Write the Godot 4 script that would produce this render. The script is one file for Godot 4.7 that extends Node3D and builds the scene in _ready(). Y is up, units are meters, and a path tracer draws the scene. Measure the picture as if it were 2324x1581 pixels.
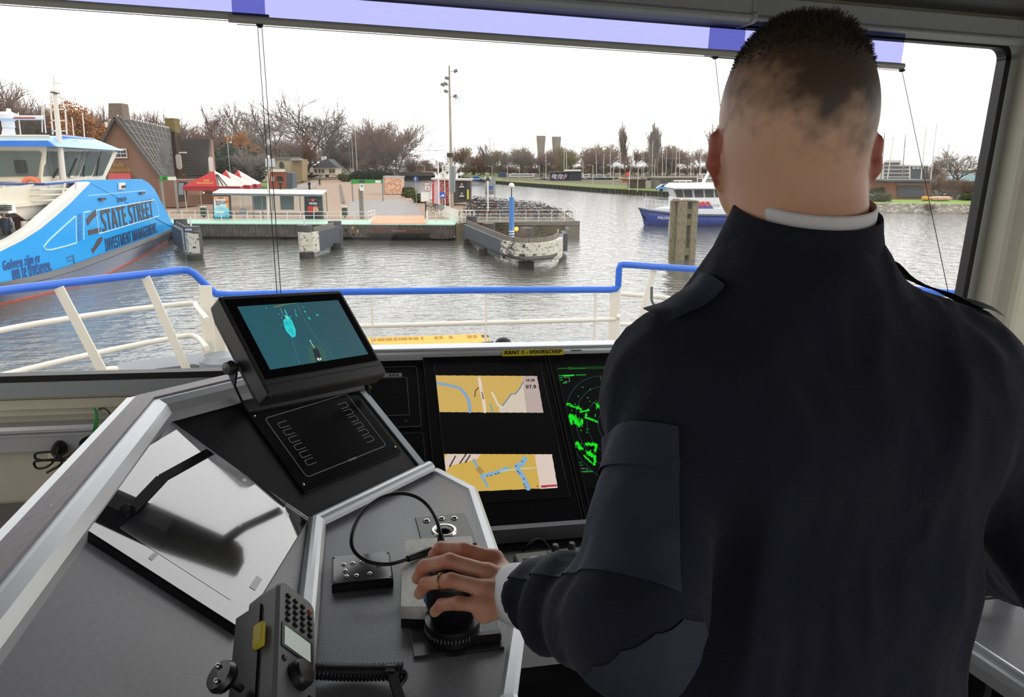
extends Node3D
const FPX := 1640.0
var CAM := Vector3(0, 6.3, 0)
var PITCH := atan((790.5 - 370.0) / FPX)
var CAB := Transform3D()
var rng := RandomNumberGenerator.new()
var mats := {}
var counts := {}

class MB:
	var v := PackedVector3Array()
	var n := PackedVector3Array()
	var uv := PackedVector2Array()
	var ix := PackedInt32Array()
	var col := PackedColorArray()
	var tint = null
	func vert(p: Vector3, nn: Vector3, t := Vector2.ZERO) -> int:
		v.append(p); n.append(nn); uv.append(t)
		if tint != null: col.append(tint)
		return v.size() - 1
	func face(a: int, b: int, c: int) -> void:
		var g := (v[b] - v[a]).cross(v[c] - v[a])
		if g.dot(n[a] + n[b] + n[c]) > 0.0:
			ix.append(a); ix.append(c); ix.append(b)
		else:
			ix.append(a); ix.append(b); ix.append(c)
	func tri(a: Vector3, b: Vector3, c: Vector3, hint := Vector3.ZERO) -> void:
		var nn := (b - a).cross(c - a).normalized()
		if nn.dot(hint) < 0.0: nn = -nn
		face(vert(a, nn), vert(b, nn), vert(c, nn))
	func quad(a: Vector3, b: Vector3, c: Vector3, d: Vector3, hint := Vector3.ZERO) -> MB:
		var nn := (c - a).cross(d - b).normalized()
		if nn.dot(hint) < 0.0: nn = -nn
		var i := vert(a, nn, Vector2(0, 1)); vert(b, nn, Vector2(1, 1)); vert(c, nn, Vector2(1, 0)); vert(d, nn, Vector2(0, 0))
		face(i, i + 1, i + 2); face(i, i + 2, i + 3)
		return self
	func poly(pts: Array, nn: Vector3) -> MB:
		nn = nn.normalized()
		var ax := nn.cross(Vector3.UP if absf(nn.y) < 0.9 else Vector3.RIGHT).normalized()
		var ay := nn.cross(ax)
		var p2 := PackedVector2Array()
		var i := v.size()
		for p in pts:
			p2.append(Vector2(p.dot(ax), p.dot(ay))); vert(p, nn, Vector2(p.dot(ax), p.dot(ay)))
		var t := Geometry2D.triangulate_polygon(p2)
		for k in range(0, t.size(), 3): face(i + t[k], i + t[k + 1], i + t[k + 2])
		return self
	func prism(pts: Array, ext: Vector3) -> MB:
		var c := Vector3.ZERO
		for p in pts: c += p
		c /= pts.size()
		var nn := Vector3.ZERO
		for k in pts.size(): nn += (pts[k] - c).cross(pts[(k + 1) % pts.size()] - c)
		nn = nn.normalized()
		if nn.dot(ext) > 0.0: nn = -nn
		poly(pts, nn)
		var up := []
		for p in pts: up.append(p + ext)
		poly(up, -nn)
		var w := 0.0
		for k in pts.size():
			var a: Vector3 = pts[k]; var b: Vector3 = pts[(k + 1) % pts.size()]
			w += (a - c).cross(b - c).dot(nn)
		for k in pts.size():
			var a: Vector3 = pts[k]; var b: Vector3 = pts[(k + 1) % pts.size()]
			var o := (b - a).cross(nn) * signf(w)
			if a.distance_to(b) > 1e-6: quad(a, b, b + ext, a + ext, o)
		return self
	func box(c: Vector3, s: Vector3, b := Basis()) -> MB:
		var x := b.x * s.x * 0.5; var y := b.y * s.y * 0.5; var z := b.z * s.z * 0.5
		for d in [[x, y, z], [y, z, x], [z, x, y]]:
			for g in [1.0, -1.0]:
				var o: Vector3 = c + d[0] * g
				quad(o - d[1] - d[2], o + d[1] - d[2], o + d[1] + d[2], o - d[1] + d[2], d[0] * g)
		return self
	func span(a: Vector3, b: Vector3, w: float, h: float, up := Vector3.UP) -> MB:
		var d := b - a
		var z := d.normalized()
		var x := up.cross(z)
		x = Vector3.RIGHT if x.length() < 1e-4 else x.normalized()
		return box((a + b) * 0.5, Vector3(w, h, d.length()), Basis(x, z.cross(x), z))
	func cbox(c: Vector3, s: Vector3, r: float, b := Basis()) -> MB:
		var h := s * 0.5
		var e := h - Vector3(r, r, r)
		var ax := [Vector3(1, 0, 0), Vector3(0, 1, 0), Vector3(0, 0, 1)]
		for k in 3:
			for g in [1.0, -1.0]:
				var o: Vector3 = ax[k] * h[k] * g; var u: Vector3 = ax[(k + 1) % 3] * e[(k + 1) % 3]; var w: Vector3 = ax[(k + 2) % 3] * e[(k + 2) % 3]
				quad(c + b * (o - u - w), c + b * (o + u - w), c + b * (o + u + w), c + b * (o - u + w), b * (ax[k] * g))
		for k in 3:
			var i := (k + 1) % 3; var j := (k + 2) % 3
			for g in [1.0, -1.0]:
				for f in [1.0, -1.0]:
					var p1: Vector3 = ax[i] * h[i] * g + ax[j] * e[j] * f; var p2: Vector3 = ax[i] * e[i] * g + ax[j] * h[j] * f; var l: Vector3 = ax[k] * e[k]
					quad(c + b * (p1 - l), c + b * (p1 + l), c + b * (p2 + l), c + b * (p2 - l), b * (ax[i] * g + ax[j] * f))
		for gx in [1.0, -1.0]:
			for gy in [1.0, -1.0]:
				for gz in [1.0, -1.0]:
					var q := Vector3(gx, gy, gz)
					tri(c + b * (q * Vector3(h.x, e.y, e.z)), c + b * (q * Vector3(e.x, h.y, e.z)), c + b * (q * Vector3(e.x, e.y, h.z)), b * q)
		return self
	func loft(rings: Array, caps := true, closed := true) -> MB:
		var m: int = rings[0].size()
		var i0 := v.size()
		var cs := []
		for r in rings:
			var c := Vector3.ZERO
			for p in r: c += p
			cs.append(c / m)
		for k in rings.size():
			var a: Array = rings[maxi(k - 1, 0)]; var z: Array = rings[mini(k + 1, rings.size() - 1)]
			for j in m:
				var pj := (j + 1) % m if closed else mini(j + 1, m - 1)
				var mj := (j + m - 1) % m if closed else maxi(j - 1, 0)
				var nn: Vector3 = (z[j] - a[j]).cross(rings[k][pj] - rings[k][mj])
				nn = nn.normalized() if nn.length() > 1e-12 else (rings[k][j] - cs[k]).normalized()
				if closed and nn.dot(rings[k][j] - cs[k]) < 0.0: nn = -nn
				vert(rings[k][j], nn, Vector2(float(j) / m, float(k) / rings.size()))
		for k in rings.size() - 1:
			for j in (m if closed else m - 1):
				var a := i0 + k * m + j; var b := i0 + k * m + (j + 1) % m
				face(a, b, b + m); face(a, b + m, a + m)
		if caps and closed:
			for k in [0, rings.size() - 1]:
				var d: Vector3 = cs[k] - cs[1 if k == 0 else k - 1]
				var i := vert(cs[k], d.normalized())
				for j in m: vert(rings[k][j], d.normalized())
				for j in m: face(i, i + 1 + j, i + 1 + (j + 1) % m)
		return self
	static func frame(d: Vector3) -> Basis:
		var z := d.normalized()
		var x := (Vector3.UP if absf(z.y) < 0.95 else Vector3.RIGHT).cross(z).normalized()
		return Basis(x, z.cross(x), z)
	static func ring(c: Vector3, b: Basis, rx: float, ry: float, seg: int) -> Array:
		var r := []
		for j in seg:
			var t := TAU * j / seg
			r.append(c + b.x * cos(t) * rx + b.y * sin(t) * ry)
		return r
	func cyl(a: Vector3, b: Vector3, r0: float, r1 := -1.0, seg := 12, caps := true) -> MB:
		var f := MB.frame(b - a)
		return loft([MB.ring(a, f, r0, r0, seg), MB.ring(b, f, r0 if r1 < 0.0 else r1, r0 if r1 < 0.0 else r1, seg)], caps)
	func tube(pts: Array, r: float, seg := 8, closed := false) -> MB:
		var rings := []
		var m := pts.size()
		var f := Basis()
		for k in (m + 1 if closed else m):
			var i := k % m
			var d: Vector3 = pts[(i + 1) % m if closed else mini(i + 1, m - 1)] - pts[(i + m - 1) % m if closed else maxi(i - 1, 0)]
			if k == 0: f = MB.frame(d)
			else:
				var z := d.normalized()
				var x := (f.x - z * f.x.dot(z)).normalized()
				f = Basis(x, z.cross(x), z)
			rings.append(MB.ring(pts[i], f, r, r, seg))
		return loft(rings, not closed)
	func lathe(prof: Array, at: Vector3, seg := 16, b := Basis()) -> MB:
		var rings := []
		for p in prof:
			rings.append(MB.ring(at + b.y * p.y, Basis(b.x, b.z, b.y), maxf(p.x, 1e-5), maxf(p.x, 1e-5), seg))
		for k in rings.size() - 1: 
			if prof[k].distance_to(prof[k + 1]) > 1e-6: loft([rings[k], rings[k + 1]], false)
		return self
	func ball(c: Vector3, r: Vector3, seg := 12, b := Basis()) -> MB:
		var rings := []
		for k in range(seg / 2 + 1):
			var t := PI * k / (seg / 2)
			var rr := maxf(sin(t), 1e-4)
			var ri := []
			for j in seg:
				var u := TAU * j / seg
				ri.append(c + b * Vector3(cos(u) * rr * r.x, -cos(t) * r.y, sin(u) * rr * r.z))
			rings.append(ri)
		var i0 := v.size()
		loft(rings, false)
		for i in range(i0, v.size()):
			var d := b.transposed() * (v[i] - c)
			n[i] = (b * (d / (r * r))).normalized()
		return self
	func mesh() -> ArrayMesh:
		var a := []
		a.resize(Mesh.ARRAY_MAX)
		a[Mesh.ARRAY_VERTEX] = v; a[Mesh.ARRAY_NORMAL] = n; a[Mesh.ARRAY_TEX_UV] = uv; a[Mesh.ARRAY_INDEX] = ix
		if col.size() == v.size() and col.size() > 0: a[Mesh.ARRAY_COLOR] = col
		var m := ArrayMesh.new()
		m.add_surface_from_arrays(Mesh.PRIMITIVE_TRIANGLES, a)
		return m

func mb() -> MB: return MB.new()

func M(hex: String, rough := 0.6, metal := 0.0, spec := 0.5) -> StandardMaterial3D:
	var key := "%s|%.2f|%.2f|%.2f" % [hex, rough, metal, spec]
	if not mats.has(key):
		var m := StandardMaterial3D.new()
		m.albedo_color = Color(hex); m.roughness = rough; m.metallic = metal; m.metallic_specular = spec
		mats[key] = m
	return mats[key]
func noise_tex(cols: Array, freq: float, octaves := 4, sd := 1, kind := FastNoiseLite.TYPE_SIMPLEX_SMOOTH, size := 256) -> NoiseTexture2D:
	var f := FastNoiseLite.new()
	f.noise_type = kind; f.seed = sd; f.frequency = freq; f.fractal_octaves = octaves
	var t := NoiseTexture2D.new()
	t.width = size; t.height = size; t.seamless = true; t.noise = f
	if cols.size() > 0:
		var g := Gradient.new()
		var offs := PackedFloat32Array(); var cc := PackedColorArray()
		for c in cols:
			offs.append(c[0]); cc.append(Color(c[1]))
		g.offsets = offs; g.colors = cc
		t.color_ramp = g
	return t
func grain(key: String, cols: Array, scale: Vector3, rough := 0.8, metal := 0.0, freq := 0.02, octaves := 4, spec := 0.5) -> StandardMaterial3D:
	if not mats.has(key):
		var m := StandardMaterial3D.new()
		m.albedo_texture = noise_tex(cols, freq, octaves, key.hash() % 1000)
		m.uv1_triplanar = true; m.uv1_world_triplanar = true; m.uv1_scale = scale
		m.roughness = rough; m.metallic = metal; m.metallic_specular = spec
		mats[key] = m
	return mats[key]
func glow(hex: String, e := 1.0) -> StandardMaterial3D:
	var key := "glow%s%.2f" % [hex, e]
	if not mats.has(key):
		var m := StandardMaterial3D.new()
		m.albedo_color = Color.BLACK; m.emission_enabled = true; m.emission = Color(hex); m.emission_energy_multiplier = e; m.roughness = 0.3
		mats[key] = m
	return mats[key]
func glass(hex := "ffffff", alpha := 0.06) -> StandardMaterial3D:
	var key := "glass%s%.3f" % [hex, alpha]
	if not mats.has(key):
		var m := StandardMaterial3D.new()
		m.transparency = BaseMaterial3D.TRANSPARENCY_ALPHA
		m.albedo_color = Color(hex, alpha); m.roughness = 0.02; m.metallic_specular = 0.27
		mats[key] = m
	return mats[key]

func named(called: String) -> String:
	var k: int = counts.get(called, 0)
	counts[called] = k + 1
	return called if k == 0 else "%s_%03d" % [called, k]
func tag(o: Node, label: String, cat: String, group := "", kind := "") -> void:
	if label: o.set_meta("label", label)
	if cat: o.set_meta("category", cat)
	if group: o.set_meta("group", group)
	if kind: o.set_meta("kind", kind)
func thing(called: String, label: String, cat: String, xf := Transform3D(), group := "", kind := "") -> Node3D:
	var o := Node3D.new()
	o.name = named(called); add_child(o); o.transform = xf
	tag(o, label, cat, group, kind)
	return o
func part(called: String, b: MB, m: Material, parent: Node3D, label := "") -> MeshInstance3D:
	return partm(called, b.mesh(), m, parent, label)
func partm(called: String, me: Mesh, m: Material, parent: Node3D, label := "") -> MeshInstance3D:
	var o := MeshInstance3D.new()
	o.mesh = me; o.material_override = m
	var k := 0
	var nm := called
	while parent.has_node(nm):
		k += 1
		nm = "%s_%03d" % [called, k]
	o.name = nm
	parent.add_child(o)
	if label: o.set_meta("label", label)
	return o
func one(called: String, b: MB, m: Material, label: String, cat: String, xf := Transform3D(), group := "", kind := "") -> MeshInstance3D:
	var o := MeshInstance3D.new()
	o.mesh = b.mesh(); o.material_override = m
	o.name = named(called); add_child(o); o.transform = xf
	tag(o, label, cat, group, kind)
	return o
func struct(called: String, b: MB, m: Material, label := "", xf := Transform3D()) -> MeshInstance3D:
	return one(called, b, m, label, "", xf, "", "structure")
func dup(t: Node3D, called: String, xf: Transform3D, label := "", group := "") -> Node3D:
	var r: Node3D = t.duplicate()
	r.name = named(called); add_child(r); r.transform = xf
	if label: r.set_meta("label", label)
	if group: r.set_meta("group", group)
	return r
func lettering(called: String, text: String, h: float, at: Vector3, right: Vector3, up: Vector3, m: Material, parent: Node3D, width := 0.0, font := "Droid Sans", bold := 700, center := true) -> MeshInstance3D:
	var f := SystemFont.new()
	f.font_names = PackedStringArray([font]); f.font_weight = bold
	var t := TextMesh.new()
	t.text = text; t.font = f; t.font_size = 64; t.pixel_size = 0.01; t.depth = 0.02; t.curve_step = 3.0
	t.horizontal_alignment = HORIZONTAL_ALIGNMENT_CENTER if center else HORIZONTAL_ALIGNMENT_LEFT
	t.vertical_alignment = VERTICAL_ALIGNMENT_CENTER
	var o := partm(called, t, m, parent)
	var bb := t.get_aabb()
	var sy := h / maxf(bb.size.y, 0.01)
	var sx := sy if width <= 0.0 else width / maxf(bb.size.x, 0.01)
	var x := right.normalized(); var z := x.cross(up).normalized(); var y := z.cross(x)
	var bs := Basis(x * sx, y * sy, z * 0.1)
	var mid := bb.position + bb.size * 0.5
	if not center: mid.x = bb.position.x
	o.transform = Transform3D(bs, at - bs * mid)
	return o
func ray(px: float, py: float) -> Vector3:
	var u := Vector3(0, cos(PITCH), -sin(PITCH)); var f := Vector3(0, -sin(PITCH), -cos(PITCH))
	return f + Vector3.RIGHT * (px - 1162.0) / FPX + u * (790.5 - py) / FPX
func G(px: float, py: float, y := 0.0) -> Vector3:
	var d := ray(px, py)
	return CAM + d * ((y - CAM.y) / d.y)
func D(px: float, py: float, z: float) -> Vector3:
	var d := ray(px, py)
	return CAM + d * (z / -d.z)
func V(px: float, py: float, a: Vector3, b: Vector3) -> Vector3:
	var nn := (b - a).cross(Vector3.UP)
	var d := ray(px, py)
	return CAM + d * ((a - CAM).dot(nn) / d.dot(nn))
func pl(px: float, py: float, p0: Vector3, nn: Vector3) -> Vector3:
	var i := CAB.affine_inverse()
	var c := i * CAM; var d := i.basis * ray(px, py)
	return c + d * ((p0 - c).dot(nn) / d.dot(nn))
func CY(px: float, py: float, y: float) -> Vector3: return pl(px, py, Vector3(0, y, 0), Vector3.UP)
func CZ(px: float, py: float, z: float) -> Vector3: return pl(px, py, Vector3(0, 0, z), Vector3.BACK)
func at(p: Vector3, turn := 0.0, s := 1.0) -> Transform3D: return Transform3D(Basis(Vector3.UP, turn).scaled(Vector3.ONE * s), p)
func setup_view() -> void:
	var cam := Camera3D.new()
	cam.name = "camera"
	cam.fov = rad_to_deg(2.0 * atan(790.5 / FPX)); cam.near = 0.05; cam.far = 3000.0
	add_child(cam)
	cam.position = CAM; cam.rotation = Vector3(-PITCH, 0, 0); cam.current = true
	var env := Environment.new()
	env.tonemap_mode = Environment.TONE_MAPPER_LINEAR
	env.tonemap_exposure = 1.15
	env.sdfgi_enabled = true; env.ssao_enabled = true; env.ssil_enabled = true
	env.background_mode = Environment.BG_SKY
	var sk := ProceduralSkyMaterial.new()  # even winter overcast, a touch brighter overhead
	sk.sky_top_color = Color(0.99, 1.0, 1.0); sk.sky_horizon_color = Color(0.985, 0.975, 0.965); sk.sky_curve = 0.2
	sk.ground_bottom_color = Color(0.30, 0.31, 0.30); sk.ground_horizon_color = Color(0.62, 0.62, 0.61); sk.ground_curve = 0.05
	sk.energy_multiplier = SKY_ENERGY
	var sky := Sky.new()
	sky.sky_material = sk
	env.sky = sky
	var we := WorldEnvironment.new()
	we.environment = env; we.name = "overcast_sky"
	add_child(we)
	var sun := DirectionalLight3D.new()
	sun.name = "veiled_sun"; sun.light_energy = 0.35; sun.light_angular_distance = 60.0; sun.shadow_enabled = true
	sun.light_color = Color(1.0, 0.98, 0.95)
	sun.rotation_degrees = Vector3(-52, -35, 0)
	add_child(sun)
	var th := deg_to_rad(12.0); var r := deg_to_rad(1.8)
	var x := Vector3(cos(th) * cos(r), -sin(r), -sin(th) * cos(r)); var z := Vector3(sin(th), 0, cos(th))
	var y := z.cross(x)
	CAB = Transform3D(Basis(x, y, z), CAM - y * 1.65)
const SKY_ENERGY := 2.1

func sweep(b: MB, prof: Array, path: Array, up := Vector3.UP, caps := true) -> MB:
	var rings := []
	for k in path.size():
		var d0: Vector3 = (path[k] - path[maxi(k - 1, 0)]).normalized()
		var d1: Vector3 = (path[mini(k + 1, path.size() - 1)] - path[k]).normalized()
		var d := (d0 + d1).normalized()
		var x := d.cross(up).normalized()
		var w := x.cross(d).normalized()
		var c := 1.0
		if k > 0 and k < path.size() - 1: c = 1.0 / maxf(0.3, d.dot(d1))
		var ri := []
		for p in prof: ri.append(path[k] + x * p.x * c + w * p.y)
		rings.append(ri)
	var m := prof.size()
	for j in m:
		var strip := []
		for ri in rings: strip.append([ri[j], ri[(j + 1) % m]])
		for k in strip.size() - 1:
			var cc := Vector3.ZERO
			for p in rings[k]: cc += p
			cc /= m
			b.quad(strip[k][0], strip[k][1], strip[k + 1][1], strip[k + 1][0], (strip[k][0] + strip[k][1]) * 0.5 - cc)
	if caps:
		b.poly(rings[0], path[0] - path[1]); b.poly(rings[-1], path[-1] - path[-2])
	return b
func arc(c: Vector2, r: float, a0: float, a1: float, k := 6) -> Array:
	var o := []
	for i in k + 1:
		var t := lerpf(a0, a1, float(i) / k)
		o.append(c + Vector2(cos(t), sin(t)) * r)
	return o
func rrect(w: float, h: float, r: float, k := 4) -> Array:
	return arc(Vector2(w / 2 - r, h / 2 - r), r, 0, PI / 2, k) + arc(Vector2(-w / 2 + r, h / 2 - r), r, PI / 2, PI, k) + arc(Vector2(-w / 2 + r, -h / 2 + r), r, PI, PI * 1.5, k) + arc(Vector2(w / 2 - r, -h / 2 + r), r, PI * 1.5, TAU, k)
func lay(pts2: Array, o: Vector3, u: Vector3, w: Vector3) -> Array:
	var r := []
	for p in pts2: r.append(o + u * p.x + w * p.y)
	return r

func canvas(w: int, h: int, bg: String) -> Image:
	var im := Image.create(w, h, false, Image.FORMAT_RGBA8)
	im.fill(Color(bg))
	return im
func ipoly(im: Image, pts: Array, c: String) -> void:
	var pp := PackedVector2Array(pts)
	var lo := pp[0]; var hi := pp[0]
	for p in pp:
		lo = lo.min(p); hi = hi.max(p)
	for y in range(maxi(0, int(lo.y)), mini(im.get_height(), int(hi.y) + 1)):
		for x in range(maxi(0, int(lo.x)), mini(im.get_width(), int(hi.x) + 1)):
			if Geometry2D.is_point_in_polygon(Vector2(x + 0.5, y + 0.5), pp): im.set_pixel(x, y, Color(c))
func iline(im: Image, pts: Array, w: float, c: String) -> void:
	for k in pts.size() - 1:
		var a: Vector2 = pts[k]; var b: Vector2 = pts[k + 1]
		var s := int(a.distance_to(b) / maxf(0.5, w * 0.4)) + 1
		for i in s + 1: idot(im, a.lerp(b, float(i) / s), w * 0.5, c)
func idot(im: Image, p: Vector2, r: float, c: String) -> void:
	for y in range(maxi(0, int(p.y - r)), mini(im.get_height(), int(p.y + r) + 1)):
		for x in range(maxi(0, int(p.x - r)), mini(im.get_width(), int(p.x + r) + 1)):
			if Vector2(x + 0.5, y + 0.5).distance_to(p) <= maxf(r, 0.7): im.set_pixel(x, y, Color(c))
func picture(im: Image, lit := 0.0, rough := 0.4) -> StandardMaterial3D:
	var m := StandardMaterial3D.new()
	var t := ImageTexture.create_from_image(im)
	m.roughness = rough
	if lit > 0.0:
		m.albedo_color = Color.BLACK; m.emission_enabled = true; m.emission_texture = t; m.emission_energy_multiplier = lit
		m.emission = Color.WHITE; m.emission_operator = BaseMaterial3D.EMISSION_OP_MULTIPLY
	else: m.albedo_texture = t
	return m
var SILVER: StandardMaterial3D
var BLACK: StandardMaterial3D
var LAMINATE: StandardMaterial3D
var BEIGE: StandardMaterial3D
func clear_film(hex: String) -> StandardMaterial3D:
	var m := StandardMaterial3D.new()
	m.albedo_color = Color(hex, 0.0); m.refraction_enabled = true; m.refraction_scale = 0.002; m.roughness = 0.0; m.metallic_specular = 0.2
	return m
func build_shell() -> void:
	SILVER = M("cfd1d5", 0.36, 0.45)
	BLACK = M("101012", 0.45)
	LAMINATE = grain("laminate", [[0.0, "7c7c81"], [0.5, "838388"], [1.0, "8a8a8f"]], Vector3(9, 9, 9), 0.36, 0.0, 0.05, 3)
	BEIGE = grain("cream paint", [[0.0, "c6c1ae"], [1.0, "cfcab8"]], Vector3(2, 2, 2), 0.45)
	var grey_metal := M("c4c7ca", 0.4, 0.1)
	var xl := -1.75; var xr := 2.42; var zf := -2.3; var zb := 1.7; var top := 2.215
	struct("floor", mb().box(Vector3((xl + xr) / 2, -0.05, (zf + zb) / 2), Vector3(xr - xl + 0.3, 0.1, zb - zf + 0.3)), grain("floor vinyl", [[0.0, "8a8a8c"], [1.0, "969698"]], Vector3(5, 5, 5), 0.5), "", CAB)
	struct("ceiling", mb().box(Vector3((xl + xr) / 2, top + 0.05, (zf + zb) / 2), Vector3(xr - xl + 0.3, 0.1, zb - zf + 0.3)), M("5a5a60", 0.28), "", CAB)
	var w := mb()
	w.box(Vector3((xl + 2.32) / 2, 0.46, zf - 0.025), Vector3(2.32 - xl, 1.02, 0.05))
	w.box(Vector3((xl + xr) / 2, 2.25, zf - 0.025), Vector3(xr - xl + 0.2, 0.2, 0.05))
	w.box(Vector3(2.42, 1.1, zf - 0.025), Vector3(0.2, 2.4, 0.05))
	struct("wall_front", w, BEIGE, "", CAB)
	var pier := mb()
	pier.prism(lay(arc(Vector2(2.36, -2.22), 0.07, PI, PI * 0.5, 6) + [Vector2(2.5, -2.15), Vector2(2.5, -2.298), Vector2(2.29, -2.298)], Vector3(0, 0, 0), Vector3(1, 0, 0), Vector3(0, 0, 1)), Vector3(0, 2.3, 0))
	struct("wall_corner", pier, BEIGE, "", CAB)
	for s in [["wall_left", xl - 0.06, 0.12], ["wall_right", xr + 0.06, 0.12]]:
		var b := mb()
		b.box(Vector3(s[1], 0.4, (zf + zb) / 2), Vector3(s[2], 0.8, zb - zf + 0.2))
		b.box(Vector3(s[1], 2.2, (zf + zb) / 2), Vector3(s[2], 0.24, zb - zf + 0.2))
		for z in [zf - 0.02, -0.2, zb]: b.box(Vector3(s[1], 1.15, z), Vector3(s[2], 2.3, 0.1))
		struct(s[0], b, BEIGE, "", CAB)
	var rb := mb()
	rb.box(Vector3((xl + xr) / 2, 0.4, zb + 0.06), Vector3(xr - xl + 0.2, 0.8, 0.12))
	rb.box(Vector3((xl + xr) / 2, 2.2, zb + 0.06), Vector3(xr - xl + 0.2, 0.24, 0.12))
	for x in [xl, -0.35, 1.05, xr]: rb.box(Vector3(x, 1.15, zb + 0.06), Vector3(0.1, 2.3, 0.12))
	struct("wall_rear", rb, BEIGE, "", CAB)
	var win := thing("window_1", "wide wheelhouse front window in a pale metal frame", "", CAB, "", "structure")
	var hole := lay(rrect(3.85, 1.115, 0.05, 5), Vector3(0.325, 1.5625, zf), Vector3.RIGHT, Vector3.UP)
	var path := hole.duplicate()
	path.append(hole[0]); path.append(hole[1])
	part("gasket", sweep(mb(), [Vector2(-0.012, -0.02), Vector2(0.010, -0.02), Vector2(0.010, 0.02), Vector2(-0.012, 0.02)], path, Vector3.BACK, false), M("0b0b0d", 0.5), win)
	part("frame", sweep(mb(), [Vector2(0.010, -0.02), Vector2(0.05, -0.02), Vector2(0.05, 0.022), Vector2(0.010, 0.016)], path, Vector3.BACK, false), grey_metal, win)
	part("pane", mb().box(Vector3(0.325, 1.5625, zf - 0.01), Vector3(3.85, 1.115, 0.004)), glass("ffffff", 0.02), win)
	var k := 1
	for s in [["x", xl - 0.06, -1.26, 2.02], ["x", xl - 0.06, 0.75, 1.8], ["x", xr + 0.06, -1.26, 2.02], ["x", xr + 0.06, 0.75, 1.8], ["z", zb + 0.06, -1.05, 1.3], ["z", zb + 0.06, 0.35, 1.3], ["z", zb + 0.06, 1.73, 1.28]]:
		k += 1
		var o := thing("window_%d" % k, "", "", CAB, "", "structure")
		var sz := Vector3(0.004, 1.29, s[3]) if s[0] == "x" else Vector3(s[3], 1.29, 0.004)
		part("pane", mb().box(Vector3(s[1], 1.44, s[2]) if s[0] == "x" else Vector3(s[2], 1.44, s[1]), sz), glass("ffffff", 0.02), o)
	var prof := [Vector2(0, 0), Vector2(0.03, 0), Vector2(0.035, 0.012), Vector2(0.05, 0.014), Vector2(0.05, 0.02), Vector2(0.04, 0.03), Vector2(0.04, 0.08), Vector2(0, 0.08)]
	var t := thing("trim_1", "pale metal head rail over the front window", "", CAB, "", "structure")
	part("rail", sweep(mb(), prof, [Vector3(xl, 2.115, zf + 0.002), Vector3(xr, 2.115, zf + 0.002)]), grey_metal, t)
	var c := thing("blind_cassette", "long pale aluminium box that the sun blinds roll into", "blind box", CAB)
	part("housing", sweep(mb(), [Vector2(0, 0.0), Vector2(0.085, 0.0), Vector2(0.1, 0.008), Vector2(0.1, 0.016), Vector2(0.09, 0.024), Vector2(0.09, 0.12), Vector2(0, 0.12)], [Vector3(xl, 2.092, zf + 0.095), Vector3(1.16, 2.092, zf + 0.095)]), grey_metal, c)
	part("end_cap", mb().prism(lay([Vector2(-0.002, -0.004), Vector2(0.09, -0.004), Vector2(0.106, 0.006), Vector2(0.106, 0.02), Vector2(0.094, 0.028), Vector2(0.094, 0.13), Vector2(-0.002, 0.13)], Vector3(1.16, 2.092, zf + 0.095), Vector3(0, 0, 1), Vector3(0, 1, 0)), Vector3(0.012, 0, 0)), grey_metal, c)
	var s1 := mb()
	s1.box(Vector3(0.26, 0.975, zf + 0.012), Vector3(4.0, 0.045, 0.024))
	struct("trim_2", s1, M("a3a8ad", 0.4, 0.25), "grey metal sill strip under the front window", CAB)
	struct("trim_3", mb().box(Vector3(0.26, 0.905, zf + 0.02), Vector3(4.0, 0.008, 0.04)).box(Vector3(0.26, 0.925, zf + 0.006), Vector3(4.0, 0.03, 0.012)), BEIGE, "cream ledge below the sill", CAB)
	var duct := thing("cable_duct", "light grey aluminium cable duct along the wall below the sill", "cable duct", CAB)
	part("cover", sweep(mb(), [Vector2(0, 0), Vector2(0.03, 0), Vector2(0.032, 0.046), Vector2(0.036, 0.048), Vector2(0.036, 0.056), Vector2(0.03, 0.06), Vector2(0.045, 0.064), Vector2(0.045, 0.072), Vector2(0.04, 0.082), Vector2(0, 0.084)], [Vector3(xl + 0.02, 0.785, zf), Vector3(2.2, 0.785, zf)]), M("bfc1c5", 0.35, 0.35), duct)
	struct("trim_4", mb().cbox(Vector3(-1.08, 0.6, -1.55), Vector3(1.28, 0.04, 1.46), 0.004), M("57565a", 0.2), "dark glossy shelf left of the console", CAB)
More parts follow.
